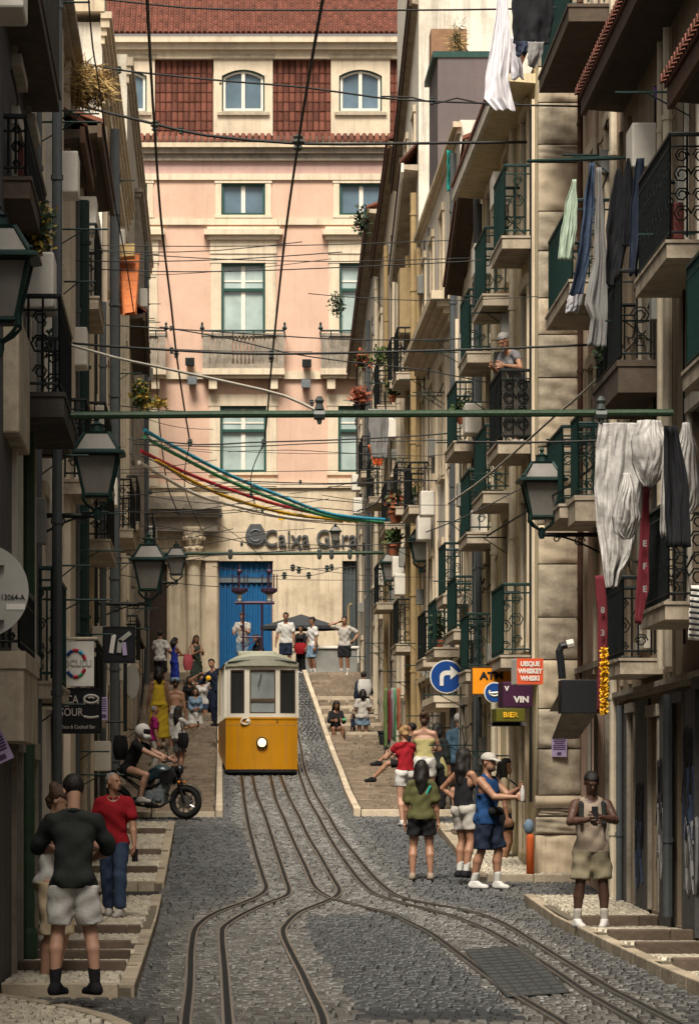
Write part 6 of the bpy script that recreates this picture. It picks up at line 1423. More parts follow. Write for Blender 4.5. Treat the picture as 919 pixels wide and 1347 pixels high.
# ------------------------------------------------------------------ people: one continuous skin surface each, clothes and hair as children
for n_, c_ in (('skin_pale', (.40,.225,.155)), ('skin_tan', (.30,.155,.095)), ('skin_mid', (.21,.105,.064)), ('skin_dark', (.065,.032,.021))): mat(n_, c_, .5, var=.08, scale=9, spec=.4)
for n_, c_ in (('hair_black', (.012,.009,.008)), ('hair_brown', (.06,.032,.018)), ('hair_blond', (.33,.20,.09)), ('hair_grey', (.22,.21,.20)), ('hair_white', (.50,.49,.47))): mat(n_, c_, .55, var=.45, scale=30, bump=.5, bscale=70)
for n_, c_ in (('c_white', (.50,.485,.46)), ('c_offwhite', (.38,.355,.32)), ('c_black', (.013,.013,.015)), ('c_charcoal', (.022,.025,.024)), ('c_red', (.24,.010,.016)), ('c_jeans', (.035,.055,.10)), ('c_denim', (.15,.22,.30)), ('c_olive', (.075,.075,.03)), ('c_khaki', (.19,.165,.11)),
               ('c_sand', (.25,.20,.155)), ('c_blue', (.012,.045,.13)), ('c_navy', (.012,.018,.035)), ('c_cobalt', (.02,.035,.26)), ('c_magenta', (.26,.016,.11)), ('c_yellow', (.38,.26,.02)), ('c_lemon', (.40,.35,.16)), ('c_slate', (.06,.11,.16)), ('c_pink', (.42,.08,.10)), ('c_greydress', (.14,.135,.14)), ('c_darkgreen', (.035,.045,.035)), ('c_beige', (.45,.36,.24))):
    mat(n_, c_, .88, var=.16, scale=7, bump=.25, bscale=60, spec=.15)
mat('eye', (.02,.015,.012), .3); mat('lip', (.28,.10,.08), .5)
V_ = lambda *a: np.array(a, float)
def sd_cap(Pt, a, b, ra, rb, flat=None):
    ab = b-a; L2 = max(float(ab@ab), 1e-9); q = Pt-a
    if flat is not None:
        ax, f = flat; q = q+np.outer(q@ax, ax)*(1/f-1)
        abx = ab+ax*(ab@ax)*(1/f-1); L2 = max(float(abx@abx), 1e-9); t = np.clip(q@abx/L2, 0, 1); return (np.linalg.norm(q-np.outer(t, abx), axis=1)-(ra+(rb-ra)*t))*(.5+.5*f)
    t = np.clip(q@ab/L2, 0, 1)
    return np.linalg.norm(q-np.outer(t, ab), axis=1)-(ra+(rb-ra)*t)
def sd_ell(Pt, c, r, Rm=None):
    q = Pt-c
    if Rm is not None: q = q@Rm
    k = np.linalg.norm(q/r, axis=1); return (k-1)*min(r)
def ev(prims, Pt, k=.025):
    d = None
    for p in prims:
        e = sd_cap(Pt, *p[1:]) if p[0] == 'c' else sd_ell(Pt, *p[1:])
        if d is None: d = e
        else:
            h = np.clip(.5+.5*(d-e)/k, 0, 1); d = d*(1-h)+e*h-k*h*(1-h)
    return d
def bounds(prims, pad):
    lo = np.full(3, 1e9); hi = -lo
    for p in prims:
        if p[0] == 'c':
            r = max(p[3], p[4]); lo = np.minimum(lo, np.minimum(p[1], p[2])-r); hi = np.maximum(hi, np.maximum(p[1], p[2])+r)
        else: r = max(p[2]); lo = np.minimum(lo, p[1]-r); hi = np.maximum(hi, p[1]+r)
    return lo-pad, hi+pad
def nets(fn, lo, hi, vs):
    n = np.maximum(3, np.ceil((hi-lo)/vs).astype(int)+1)
    ax = [lo[i]+vs*np.arange(n[i]) for i in range(3)]
    G = np.stack(np.meshgrid(*ax, indexing='ij'), -1).reshape(-1, 3)
    D_ = fn(G).reshape(n); S_ = D_ < 0
    c = np.zeros(n-1, int); acc = np.zeros(tuple(n-1)+(3,)); cnt = np.zeros(n-1)
    idx = np.stack(np.meshgrid(*[np.arange(m-1) for m in n], indexing='ij'), -1).astype(float)
    corner = [(i, j, k) for i in (0,1) for j in (0,1) for k in (0,1)]
    sl = lambda o: tuple(slice(o[a], o[a]+n[a]-1) for a in range(3))
    for o in corner:
        for a in range(3):
            if o[a]: continue
            o2 = list(o); o2[a] = 1
            d0, d1 = D_[sl(o)], D_[sl(o2)]; m = (d0 < 0) != (d1 < 0)
            t = np.where(m, d0/np.where(m, d0-d1, 1), 0)
            base = np.array(o, float); 
            for q in range(3): acc[..., q] += m*(base[q]+(t if q == a else 0))
            cnt += m
    act = cnt > 0; ids = -np.ones(n-1, int); ids[act] = np.arange(act.sum())
    vt = lo+vs*(idx[act]+acc[act]/cnt[act][:, None])
    F_ = []
    for a in range(3):
        b, cc = (a+1) % 3, (a+2) % 3
        s0 = [slice(None)]*3; s1 = [slice(None)]*3; s0[a] = slice(0, n[a]-1); s1[a] = slice(1, n[a])
        for q in (b, cc): s0[q] = slice(1, n[q]-1); s1[q] = slice(1, n[q]-1)
        A, B = S_[tuple(s0)], S_[tuple(s1)]; m = A != B
        I = np.argwhere(m); 
        if not len(I): continue
        off = np.zeros(3, int); off[b] = 1; off[cc] = 1; I = I+off
        def g(db, dc):
            J = I.copy(); J[:, b] -= db; J[:, cc] -= dc; return ids[J[:,0], J[:,1], J[:,2]]
        q = np.stack([g(0,0), g(1,0), g(1,1), g(0,1)], 1); fl = A[m]
        q[~fl] = q[~fl][:, ::-1]; F_.append(q)
    return vt, (np.concatenate(F_) if F_ else np.zeros((0,4), int))
def np_mesh(name, v, f, m):
    me = bpy.data.meshes.new(name); me.from_pydata(v.tolist(), [], f.tolist()); me.update(); me.shade_smooth(); me.materials.append(M[m]); return me
def ik(S, T, l1, l2, pole):
    d = T-S; L_ = np.linalg.norm(d); mx_ = (l1+l2)*.995
    if L_ > mx_: T = S+d/L_*mx_; d = T-S; L_ = mx_
    u = d/L_; a = (l1*l1-l2*l2+L_*L_)/(2*L_); h = math.sqrt(max(l1*l1-a*a, 0)); p = pole-u*(pole@u); p = p/max(np.linalg.norm(p), 1e-6)
    return S+u*a+p*h, T
def rotm(pitch=0, yaw=0, roll=0):
    return np.array((Matrix.Rotation(yaw, 3, 'Z') @ Matrix.Rotation(pitch, 3, 'X') @ Matrix.Rotation(roll, 3, 'Y')))
def person(label, px, yh, yf, yaw, s=None, lift=.1, sex='m', skin='skin_tan', top=None, bottom=None, shoes='c_white', socks=None, hair=('short','hair_black'), L=None, Rr=None, lean=0., side=0., head=(0,0), feet=None, fine=False, group='people along the street', sit=None, extra=None, H=None, z=None, fat=1., pole_l=None, pole_r=None, dress=None, twist=0., cat='person', surf=None):
    if s is None:
        lo, hi = 10., 119.
        for _ in range(40):
            m = (lo+hi)/2
            if VY-((surf(m) if surf else zr(m)+lift)-EYE)*FPX/m > yf: lo = m
            else: hi = m
        s = FPX/lo
    gp = P(px, yf, s)
    if z is not None: gp.z = z
    H = H or (yf-yh)/s; f = sex == 'f'; k = H/1.75
    vs = .0125 if fine else .019
    T3 = rotm(-lean, 0, side)
    pel = V_(0, 0, .535*H)
    if sit: pel = V_(0, sit[1], sit[0])
    def tp(x, y, zz): return pel+T3@(rotm(0, twist*(zz/.3/H if zz > 0 else 0))@V_(x, y, zz))
    shw = (.088 if f else .101)*H*fat**.3; hw = (.052 if f else .050)*H
    hipw, waist, chest = ((.088, .066, .074) if f else (.082, .076, .085))
    hipw, waist, chest = hipw*H*fat, waist*H*fat, chest*H*fat
    yax = T3@V_(0,1,0); flat = (yax, .66 if not f else .64)
    tor = [('c', tp(-.02*H,0,.0), tp(.02*H,0,.0), hipw*.88, hipw*.88, flat), ('c', tp(0,0,.02*H), tp(0,.0,.10*H), hipw*.95, waist, flat), ('c', tp(0,0,.09*H), tp(0,.008*H,.19*H), waist, chest, flat), ('c', tp(-.03*H,.004*H,.205*H), tp(.03*H,.004*H,.205*H), chest*.86, chest*.86, flat),
           ('c', tp(-shw*.85,0,.268*H), tp(shw*.85,0,.268*H), .028*H, .028*H), ('c', tp(-shw*.6,-.005*H,.272*H), tp(0,-.004*H,.302*H), .024*H, .024*H), ('c', tp(shw*.6,-.005*H,.272*H), tp(0,-.004*H,.302*H), .024*H, .024*H)]
    for sx in (-1, 1): tor.append(('e', tp(sx*.043*H, -.024*H, -.012*H), V_(.048,.046,.052)*H*fat))
    if f:
        for sx in (-1, 1): tor.append(('e', tp(sx*.040*H, .048*H, .195*H), V_(.034,.034,.034)*H))
    nb, hc = tp(0, -.004*H, .290*H), tp(0, .012*H, .400*H)
    Hm = T3@rotm(-head[0], head[1]); hp = lambda x, y, zz: hc+Hm@(V_(x, y, zz)*H)
    neck = [('c', nb, hp(0,-.012,-.02), (.031 if not f else .027)*H, (.029 if not f else .025)*H)]
    hd = [('e', hp(0,-.006,.018), V_(.0425,.053,.050)*H, Hm), ('e', hp(0,.012,-.018), V_(.034,.040,.045)*H, Hm), ('c', hp(-.012,.034,-.045), hp(.012,.034,-.045), .014*H, .014*H),
          ('c', hp(0,.046,.008), hp(0,.058,-.014), .006*H, .0095*H), ('c', hp(-.018,.045,.016), hp(.018,.045,.016), .007*H, .007*H), ('e', hp(-.0445,-.004,-.002), V_(.006,.012,.018)*H, Hm), ('e', hp(.0445,-.004,-.002), V_(.006,.012,.018)*H, Hm), ('c', hp(-.011,.046,-.029), hp(.011,.046,-.029), .006*H, .006*H)]
    la, lf = .165*H, .145*H
    arm = {}
    for sx, tgt, pol in ((-1, L, pole_l), (1, Rr, pole_r)):
        S = tp(sx*shw, 0, .264*H)
        t = V_(sx*.145, .035, .455)*H if tgt is None else V_(*tgt)*H
        if tgt is None: t = pel+T3@(t-V_(0,0,.535*H))
        po = V_(sx*.45, -1, -.25) if pol is None else V_(*pol)
        E, W = ik(S, t, la, lf, po)
        fd = (W-E)/np.linalg.norm(W-E); r = .92 if f else 1.08
        up = [('c', S, S+(E-S)*.45, .030*H*r*fat**.5, .0275*H*r*fat**.5), ('c', S+(E-S)*.45, E, .0275*H*r*fat**.5, .0235*H*r)]
        fo = [('c', E, E+(W-E)*.35, .0235*H*r, .0245*H*r), ('c', E+(W-E)*.35, W, .0245*H*r, .0155*H*r)]
        # hand: palm, four curled fingers, thumb
        inn = V_(-sx, .0, 0); inn = inn-fd*(inn@fd); inn = inn/max(np.linalg.norm(inn), 1e-6); wid = np.cross(fd, inn)
        hs = .105*H; pc = W+fd*hs*.38
        hnd = [('c', W, W+fd*hs*.2, .0145*H, .016*H), ('c', pc-wid*hs*.13, pc+wid*hs*.13, hs*.17, hs*.17, (inn, .6))]
        for q, ln in zip((-.27,-.09,.09,.26), (.36,.44,.41,.32)):
            b0 = W+fd*hs*.55+wid*hs*q; b1 = b0+(fd*.85+inn*.45)*hs*ln*.55; b2 = b1+(fd*.45+inn*.9)*hs*ln*.5
            hnd += [('c', b0, b1, hs*.075, hs*.068), ('c', b1, b2, hs*.066, hs*.055)]
        ts = 1 if (wid@V_(0,1,0)) > 0 else -1
        t0 = W+fd*hs*.22+wid*hs*.2*ts; t1 = t0+(fd*.6+wid*.55*ts+inn*.3)*hs*.28; t2 = t1+(fd*.8+inn*.4+wid*.1*ts)*hs*.24
        hnd += [('c', t0, t1, hs*.085, hs*.075), ('c', t1, t2, hs*.07, hs*.058)]
        arm[sx] = dict(S=S, E=E, W=W, up=up, fo=fo, hand=hnd, fd=fd, hc=W+fd*hs*.6)
    lt, lc = .245*H, .240*H
    leg = {}
    ft = feet or {}
    for sx in (-1, 1):
        J = pel+V_(sx*hw, 0, -.012*H); q = ft.get(sx, (sx*.055, 0, 0, 0)); A = V_(q[0], q[1]-.02, q[2]+.045)*H if True else 0
        po = V_(sx*.12, 1, 0) if len(q) < 5 else V_(*q[4])
        K, A = ik(J, A, lt, lc, po); ya = q[3]; fdv = V_(math.sin(ya), math.cos(ya), 0)
        if len(q) > 5: fdv = V_(*q[5])
        r = (1.05 if f else 1.0)*fat**.6
        th = [('c', J, J+(K-J)*.5, .051*H*r, .043*H*r), ('c', J+(K-J)*.5, K, .043*H*r, .031*H)]
        up_ = np.cross(np.cross(fdv, A-K), fdv); 
        cb = K+(A-K)*.32; bk = -fdv+((A-K)/np.linalg.norm(A-K))*(fdv@((A-K)/np.linalg.norm(A-K)))
        ca = [('c', K, cb+bk*.010*H, .031*H, .034*H*r), ('c', cb+bk*.010*H, A, .033*H*r, .0195*H)]
        heel = A+V_(0,0,-.022*H)-fdv*.014*H; toe = A+V_(0,0,-.029*H)+fdv*.095*H
        if len(q) > 5: nn = V_(*q[6]); heel = A-nn*.022*H-fdv*.014*H; toe = A-nn*.026*H+fdv*.095*H
        fo = [('c', A, heel, .0205*H, .021*H), ('c', heel, toe, .021*H, .0145*H), ('c', A, heel+(toe-heel)*.55, .019*H, .016*H)]
        leg[sx] = dict(J=J, K=K, A=A, th=th, ca=ca, fo=fo, heel=heel, toe=toe)
    body = tor+neck+arm[-1]['up']+arm[-1]['fo']+arm[1]['up']+arm[1]['fo']+leg[-1]['th']+leg[-1]['ca']+leg[-1]['fo']+leg[1]['th']+leg[1]['ca']+leg[1]['fo']
    hands = arm[-1]['hand']+arm[1]['hand']
    lo, hi = bounds(body+hd+hands, .03)
    def fbody(G):
        d = ev(body, G, .013*k); dh = ev(hd, G, .010*k)
        for sx in (-1, 1): dh = np.maximum(dh, -(np.linalg.norm(G-hp(sx*.018, .054, .004), axis=1)-.0095*H))
        dn = ev(neck, G, .01); h = np.clip(.5+.5*(dh-d)/(.012*k), 0, 1); d = dh*(1-h)+d*h-.012*k*h*(1-h)
        return np.minimum(d, ev(hands, G, .006*k))
    v, fc = nets(fbody, lo, hi, vs*k)
    root = bpy.data.objects.new('person', np_mesh('person', v, fc, skin)); COL.objects.link(root)
    root.matrix_world = Matrix.Translation(gp) @ Matrix.Rotation(yaw, 4, 'Z'); root.location = gp; root.rotation_euler = (0, 0, yaw); tag(root, label, cat, group)
    RW = root.matrix_world.copy()
    def child(name, me):
        o = bpy.data.objects.new(name, me); COL.objects.link(o); o.parent = root; return o
    def cl(name, prims, m, off, clip=None, kk=.03, wr=.006, seed=0.):
        lo, hi = bounds(prims, off+.03)
        ph = random.uniform(0, 6)
        def fn(G):
            d = ev(prims, G, kk*k)-off-wr*(np.sin(G[:,2]*26+ph+5*np.sin(G[:,0]*8+ph)+3*np.sin(G[:,1]*11))+.8*np.abs(np.sin(G[:,0]*19+G[:,2]*13+ph))+.7*np.sin(G[:,1]*23-G[:,2]*41+4*np.sin(G[:,0]*7)))*.55
            if clip is not None: d = np.maximum(d, clip(G))
            return d
        v, fc = nets(fn, lo, hi, vs*k)
        return child(name, np_mesh(name, v, fc, m)) if len(fc) else None
    up_ax = T3@V_(0,0,1)
    hz = lambda G: (G-pel)@up_ax/H      # height along the trunk above the pelvis, in body heights
    if top:
        m, sl, hem, neckz, loose = top[:5]
        if neckz >= .265: neckz += .045
        pr = tor[:7]+tor[9:] if hem < .03 else list(tor)
        if hem < .03: pr += [('c', tp(-.042*H,-.026*H,-.012*H), tp(.042*H,-.026*H,-.012*H), .050*H*fat, .050*H*fat), ('c', tp(0,-.010*H,.18*H), tp(0,-.016*H,-.03*H), chest*.9, hipw*.98, flat)]
        if sl > 0:
            for sx in (-1, 1):
                a = arm[sx]
                if sl >= 1: pr += [('c', a['S'], a['E'], .028*H+loose*.25, .024*H+loose*.4)]
                else: pr += [('c', a['S'], a['S']+(a['E']-a['S'])*sl, .028*H+loose*.2, .0275*H+loose*.55)]
                if sl > 1: pr += [('c', a['E'], a['E']+(a['W']-a['E'])*(sl-1), 0.0235*H+loose*.4, .018*H+loose*.5)]
        if hem < -.02: pr += [('c', tp(-.03*H,0,hem*H*.5), tp(.03*H,0,hem*H*.5), hipw*.9, hipw*.9, flat), ('c', tp(-.02*H,0,hem*H), tp(.02*H,0,hem*H), hipw*.92+loose*.5, hipw*.92+loose*.5, flat)]
        nk = tp(0, .02*H, .315*H)
        def clip(G):
            h = hz(G)*H; d = np.maximum(hem*H-h, h-neckz*H)
            d = np.maximum(d, -(np.linalg.norm((G-nk)*V_(1,1,.9), axis=1)-.046*H))
            if sl == 0:
                if len(top) > 5 and top[5] == 'tube': pass
                else:
                    lx = np.abs((G-pel)@(T3@V_(1,0,0))); d = np.maximum(d, np.where(h > .17*H, lx-(.075*H if not f else .065*H), -1))
            return d
        cl('top', pr, m, .007+loose*.25, clip, .016, .004+loose*.30)
    if bottom:
        kind, m, frac, loose = bottom
        btop = (min(.085, top[2]+.016) if top else .085)*H
        pr = [p for p in tor[:2]]+tor[7:9]
        if kind in ('shorts', 'pants'):
            for sx in (-1, 1):
                l = leg[sx]; th = (l['K']-l['J'])
                if frac <= 1: pr += [('c', l['J'], l['J']+th*frac, .050*H+loose*.3, .042*H+loose*.62)]
                else: pr += [('c', l['J'], l['K'], .050*H+loose*.4, .034*H+loose*.7), ('c', l['K'], l['K']+(l['A']-l['K'])*(frac-1), .035*H+loose*.7, .027*H+loose)]
            ends = [(l['J']+(l['K']-l['J'])*min(frac, 1), (l['K']-l['J'])/np.linalg.norm(l['K']-l['J'])) if frac <= 1 else (l['K']+(l['A']-l['K'])*(frac-1), (l['A']-l['K'])/np.linalg.norm(l['A']-l['K'])) for l in (leg[-1], leg[1])]
            def clip(G):
                d = hz(G)*H-btop
                for (e, ax), sx in zip(ends, (-1, 1)):
                    near_ = np.linalg.norm(G-e, axis=1) < .14*H
                    d = np.maximum(d, np.where(near_, (G-e)@ax, -1))
                return d
            cl('trousers' if kind == 'pants' else 'shorts', pr, m, .008+loose*.2, clip, .010, .004+loose*.24)
        else:
            e = (leg[-1]['K']+leg[1]['K'])/2; a2 = (leg[-1]['A']+leg[1]['A'])/2
            t_ = pel+(e-pel)*min(frac, 1) if frac <= 1 else e+(a2-e)*(frac-1)
            pr += [('c', tp(-.03*H,0,0), t_+V_(-.03*H,0,0), hipw*.85, hipw*.85+loose, flat), ('c', tp(.03*H,0,0), t_+V_(.03*H,0,0), hipw*.85, hipw*.85+loose, flat)]
            dz_ = t_[2]
            cl('skirt', pr, m, .012, lambda G: np.maximum(hz(G)*H-btop, dz_-G[:,2]), .04, .010)
    for sx in (-1, 1):
        l = leg[sx]
        if shoes: 
            hl, te = l['heel'], l['toe']; dn = V_(0,0,-.006*H) if len((feet or {}).get(sx, ())) < 6 else V_(0,0,0)
            cl('shoe', [('c', hl+dn, te+dn, .024*H, .0185*H), ('c', l['A'], hl, .0225*H, .025*H), ('c', l['A']+(te-hl)*.1, hl+(te-hl)*.6, .022*H, .019*H)], shoes, .006, (lambda G: np.maximum(G[:,2]-(l['A'][2]+.012*H), -.004-G[:,2])) if len((feet or {}).get(sx, ())) < 6 else None, .012, .0)
        if socks: cl('sock', [('c', l['A'], l['A']+(l['K']-l['A'])*.28, .0215*H, .026*H)], socks, .004, None, .01, .001)
    hs, hm = hair
    hr = [('e', hp(0,-.012,.024), V_(.0475,.057,.0515)*H, Hm)]
    def face_clip(y0=.012, z0=.034):
        def c_(G):
            q = (G-hc)@Hm/H; return np.minimum(q[:,1]-y0, 1)*H*(q[:,2] < z0)+np.where(q[:,2] >= z0, -1, 0)
        return c_
    if hs == 'short': cl('hair', hr, hm, .003, lambda G: (lambda q: np.maximum(np.where(q[:,2] < .03, (q[:,1]-.005)*H, -1), np.where(q[:,2] < -.025, .1, -1)))((G-hc)@Hm/H), .01, .003)
    elif hs == 'bald': cl('stubble', hr, hm, -.006*H/1.75, lambda G: (lambda q: np.maximum(np.where(q[:,2] < .045, (q[:,1]+.004)*H, -1), np.where(q[:,2] < -.03, .1, -1)))((G-hc)@Hm/H), .01, .001)
    elif hs in ('long', 'mid'):
        ln = -.20 if hs == 'long' else -.11
        hr += [('c', hp(0,-.035,.01), hp(0,-.048,ln*.5), .045*H, .048*H), ('c', hp(0,-.048,ln*.5), hp(0,-.045,ln), .048*H, .030*H), ('c', hp(-.036,-.012,.02), hp(-.046,-.02,ln*.55), .022*H, .024*H), ('c', hp(.036,-.012,.02), hp(.046,-.02,ln*.55), .022*H, .024*H)]
        cl('hair', hr, hm, .004, lambda G: (lambda q: np.where(q[:,2] < .034, (q[:,1]-.004)*H, -1))((G-hc)@Hm/H), .02, .006)
    elif hs == 'bun':
        hr += [('e', hp(0,-.060,.045), V_(.026,.026,.026)*H), ('c', hp(0,-.035,-.02), hp(0,-.03,-.035), .035*H, .025*H)]
        cl('hair', hr, hm, .003, lambda G: (lambda q: np.where(q[:,2] < .032, (q[:,1]-.002)*H, -1))((G-hc)@Hm/H), .01, .005)
    elif hs == 'cap':
        cl('hair', hr, 'hair_brown', .0, lambda G: (lambda q: np.maximum(np.where(q[:,2] < .03, (q[:,1]+.005)*H, -1), np.where(q[:,2] < -.03, .1, -1)))((G-hc)@Hm/H), .01, .003)
        cl('cap', [('e', hp(0,-.008,.032), V_(.050,.060,.046)*H, Hm), ('c', hp(-.022,.055,.030), hp(.022,.055,.030), .022*H, .022*H, (Hm@V_(0,0,1), .22)), ('c', hp(-.016,.078,.024), hp(.016,.078,.024), .020*H, .020*H, (Hm@V_(0,0,1), .22))], hm, .003, lambda G: (lambda q: (.018-q[:,2])*H)((G-hc)@Hm/H), .012, .001)
    elif hs == 'helmet':
        cl('helmet', [('e', hp(0,-.006,.012), V_(.070,.082,.078)*H, Hm), ('c', hp(-.03,.055,-.045), hp(.03,.055,-.045), .030*H, .030*H)], hm, .0, lambda G: (lambda q: np.maximum(-(np.maximum(np.abs(q[:,2]-.006)-.024, .03-q[:,1]))*H, (-.085-q[:,2])*H))((G-hc)@Hm/H), .02, .0)
        cl('visor', [('e', hp(0,-.004,.008), V_(.062,.074,.060)*H, Hm)], 'c_black', .0, None, .02, .0)
    b = MB()
    for sx in (-1, 1): b.ball(hp(sx*.018, .0475, .004), .0046*H, 6, 5)
    if hs != 'helmet': b.build('eyes', 'eye', None).parent = root
    wp = lambda q: RW @ Vector(q.tolist())
    return dict(root=root, wp=wp, arm=arm, leg=leg, tp=tp, hp=hp, H=H, RW=RW, s=s, child=child, cl=cl, tor=tor, gp=gp)
def held(name, label, cat, p, size, m, group=None, rot=0., bev=.006):
    b = MB(); b.box(-size[0]/2, size[0]/2, -size[1]/2, size[1]/2, -size[2]/2, size[2]/2); o = b.build(name, m, bev=bev); o.location = p; o.rotation_euler = (0, 0, rot); return tag(o, label, cat, group)
def phone(q, sx, label, up=.02):
    return held('phone', label, 'phone', q['wp'](q['arm'][sx]['hc'])+Vector((0,0,up)), (.07,.014,.145), 'c_black', 'phones in hands', q['root'].rotation_euler.z)
def sack(q, pt, r, label, m, name='handbag', cat='bag', strap=None, sc=(1,.5,1.1)):
    c = q['wp'](pt); b = MB(); rows = []
    for i in range(9):
        t = i/8; rr = r*(.55+.5*math.sin(math.pi*(.15+.75*(1-t)))); rows.append([Vector((rr*sc[0]*math.copysign(abs(math.cos(a))**.7, math.cos(a)), rr*sc[1]*math.copysign(abs(math.sin(a))**.7, math.sin(a)), r*sc[2]*(2*t-1))) for a in np.linspace(0, 2*math.pi, 17)])
    b.grid(rows); b.add(rows[0][:-1], [tuple(range(16))]); b.add(rows[-1][:-1], [tuple(reversed(range(16)))])
    o = b.build(name, m, smooth=True); o.location = c; o.rotation_euler = (0, 0, q['root'].rotation_euler.z); o['label'] = label; o['category'] = cat
    if strap is not None:
        o.matrix_world = Matrix.Translation(c) @ Matrix.Rotation(q['root'].rotation_euler.z, 4, 'Z')
        st = MB(); iv = o.matrix_world.inverted(); st.tube(cat_rom([iv @ q['wp'](x) for x in strap], .05), .012, 5); so = st.build('strap', m); so.parent = o
    return o
PI = math.pi
# --- the embracing couple and the man in red
q = person('man in charcoal short-sleeved shirt and white shorts, seen from behind, head bowed', 97, 1022, 1308, R(4), surf=PAVE_A, skin='skin_pale', fine=True, top=('c_charcoal', .92, -.05, .292, .018), bottom=('shorts', 'c_white', .82, .022), shoes='c_black', socks='c_black', hair=('short', 'hair_black'),
       L=(-.06, .20, .66), Rr=(.09, .20, .62), pole_l=(-1, -.5, -.3), pole_r=(1, -.4, -.5), head=(R(28), R(12)), feet={-1: (-.085, 0, 0, R(28)), 1: (.10, .01, 0, R(-24))}, fat=.94, lean=R(3))
def collar(q, m, r=.034, t=.0085):
    H = q['H']; pts = [q['tp'](r*H*math.sin(a), r*.95*H*math.cos(a)-.004*H, (.300-.012*math.cos(a))*H) for a in np.linspace(0.35, 2*math.pi-.35, 12)]
    q['cl']('collar', [('c', pts[i], pts[i+1], t*H, t*H) for i in range(11)], m, .002, None, .008, 0)
collar(q, 'c_charcoal')
q = person('woman in white top and long beige skirt facing the man in charcoal shirt', 70, 1036, 1300, R(-118), s=153, sex='f', skin='skin_pale', fine=True, top=('c_white', .3, -.02, .285, .015), bottom=('skirt', 'c_beige', 1.05, .02), shoes='c_sand', hair=('bun', 'hair_brown'),
       L=(-.05, .22, .74), Rr=(.05, .24, .72), head=(R(26), R(8)), lean=R(4))
q = person('grey-haired man in red polo shirt and jeans looking back over his shoulder', 150, 1017, 1206, R(168), surf=PAVE_A, skin='skin_tan', fine=True, top=('c_red', .62, -.03, .300, .020), bottom=('pants', 'c_jeans', 1.93, .010), shoes='c_offwhite', hair=('bald', 'hair_grey'),
       L=(-.17, .08, .47), Rr=(.155, -.02, .47), head=(R(-4), R(62)), feet={-1: (-.06, .08, 0, R(10)), 1: (.06, -.09, 0, R(-12))}, twist=R(6))
phone(q, -1, 'dark phone in the hand of the man in red polo', -.03); collar(q, 'c_red')
# --- the motorcyclist and the motorbike
BS = 73.5; bp_ = ground(206, 1079); BYAW = R(-16)
bike = thing('motorbike', 'black naked motorbike turning out of the side street with its rider', 'motorbike', (P(206,1078,BS).x, FPX/BS, zr(FPX/BS)+.035), BYAW)
BW = bike.matrix_world.copy(); W_ = lambda x, y, zz: BW @ Vector((x, y, zz))
mat('bike_black', (.012,.013,.016), .3, var=.2, spec=.6); mat('rubber', (.010,.010,.010), .8, var=.2, bump=.3, bscale=50); mat('chrome', (.35,.35,.34), .3, metal=.9, var=.2); mat('amber', (.7,.2,.02), .3); mat('bike_teal', (.02,.05,.06), .3, var=.2, spec=.6)
def bmb(fn, name, m, parent=bike, smooth=False, bev=0):
    b = MB(); fn(b); b.v = [tuple(W_(*v)) for v in b.v]; return b.build(name, m, parent, smooth, bev=bev)
def torus(b, cx, cz, R0, r, y0=0., n=32, m_=8, wsc=1.):
    rows = []
    for i in range(n+1):
        a = 2*math.pi*i/n; rows.append([(cx+(R0+r*math.cos(t))*math.cos(a), y0+r*wsc*math.sin(t), cz+(R0+r*math.cos(t))*math.sin(a)) for t in np.linspace(0, 2*math.pi, m_+1)])
    b.grid(rows)
for cx, lab in ((.54, 'front'), (-.76, 'rear')):
    wh = bmb(lambda b: torus(b, cx, .305, .245, .060, 0, 36, 8, 1.05), 'wheel', 'rubber', smooth=True)
    bmb(lambda b: (torus(b, cx, .305, .195, .014, 0, 32, 6, 2.4)), 'rim', 'bike_black', wh, smooth=True)
    def spk(b):
        for j in range(10):
            a = j*2*math.pi/10; b.tube([(cx+.04*math.cos(a), 0, .305+.04*math.sin(a)), (cx+.19*math.cos(a+.12), 0, .305+.19*math.sin(a+.12))], .012, 5)
        b.tube([(cx, -.09, .305), (cx, .09, .305)], .035, 8)
        for yy in (-.07, .07): b.tube([(cx, yy-.003, .305), (cx, yy+.003, .305)], .12, 18)
    bmb(spk, 'spokes', 'chrome', wh)
def fork(b):
    for y in (-.10, .10): b.tube([(.54, y, .305), (.44, y, .62), (.33, y, .95)], [.028,.026,.022], 7)
    b.box(.30, .40, -.12, .12, .88, .92); b.box(.38, .46, -.12, .12, .70, .73)
bmb(fork, 'front_fork', 'bike_black')
bmb(lambda b: b.grid([[(.54+(.325)*math.cos(a), y, .305+.325*math.sin(a)-.06*abs(y)*10*.0) for y in (-.07, -.04, 0, .04, .07)] for a in np.linspace(R(25), R(125), 10)]), 'front_mudguard', 'bike_teal', smooth=True)
def tank(b):
    pr = [(-.18,.80,.07),(-.12,.90,.13),(.02,.97,.15),(.16,.98,.15),(.28,.90,.11),(.33,.80,.05)]
    b.grid([[(x, hw_*math.sin(t), zt2-.16*(1-math.cos(t))/1.0*.9) for t in np.linspace(-2.2, 2.2, 11)] for x, zt2, hw_ in pr])
bmb(tank, 'fuel_tank', 'bike_teal', smooth=True)
def shroud(b):
    for y in (-.16, .16): b.prism([(.10,y,.84),(.36,y,.90),(.42,y,.78),(.30,y,.62),(.16,y,.66)], (0, .03 if y > 0 else -.03, 0))
bmb(shroud, 'tank_shroud', 'bike_black', bev=.01)
bmb(lambda b: (b.hexa([(-.72,-.09,.84),(-.16,-.13,.74),(-.16,.13,.74),(-.72,.09,.84),(-.74,-.07,.92),(-.18,-.12,.82),(-.18,.12,.82),(-.74,.07,.92)])), 'seat', 'rubber', bev=.02)
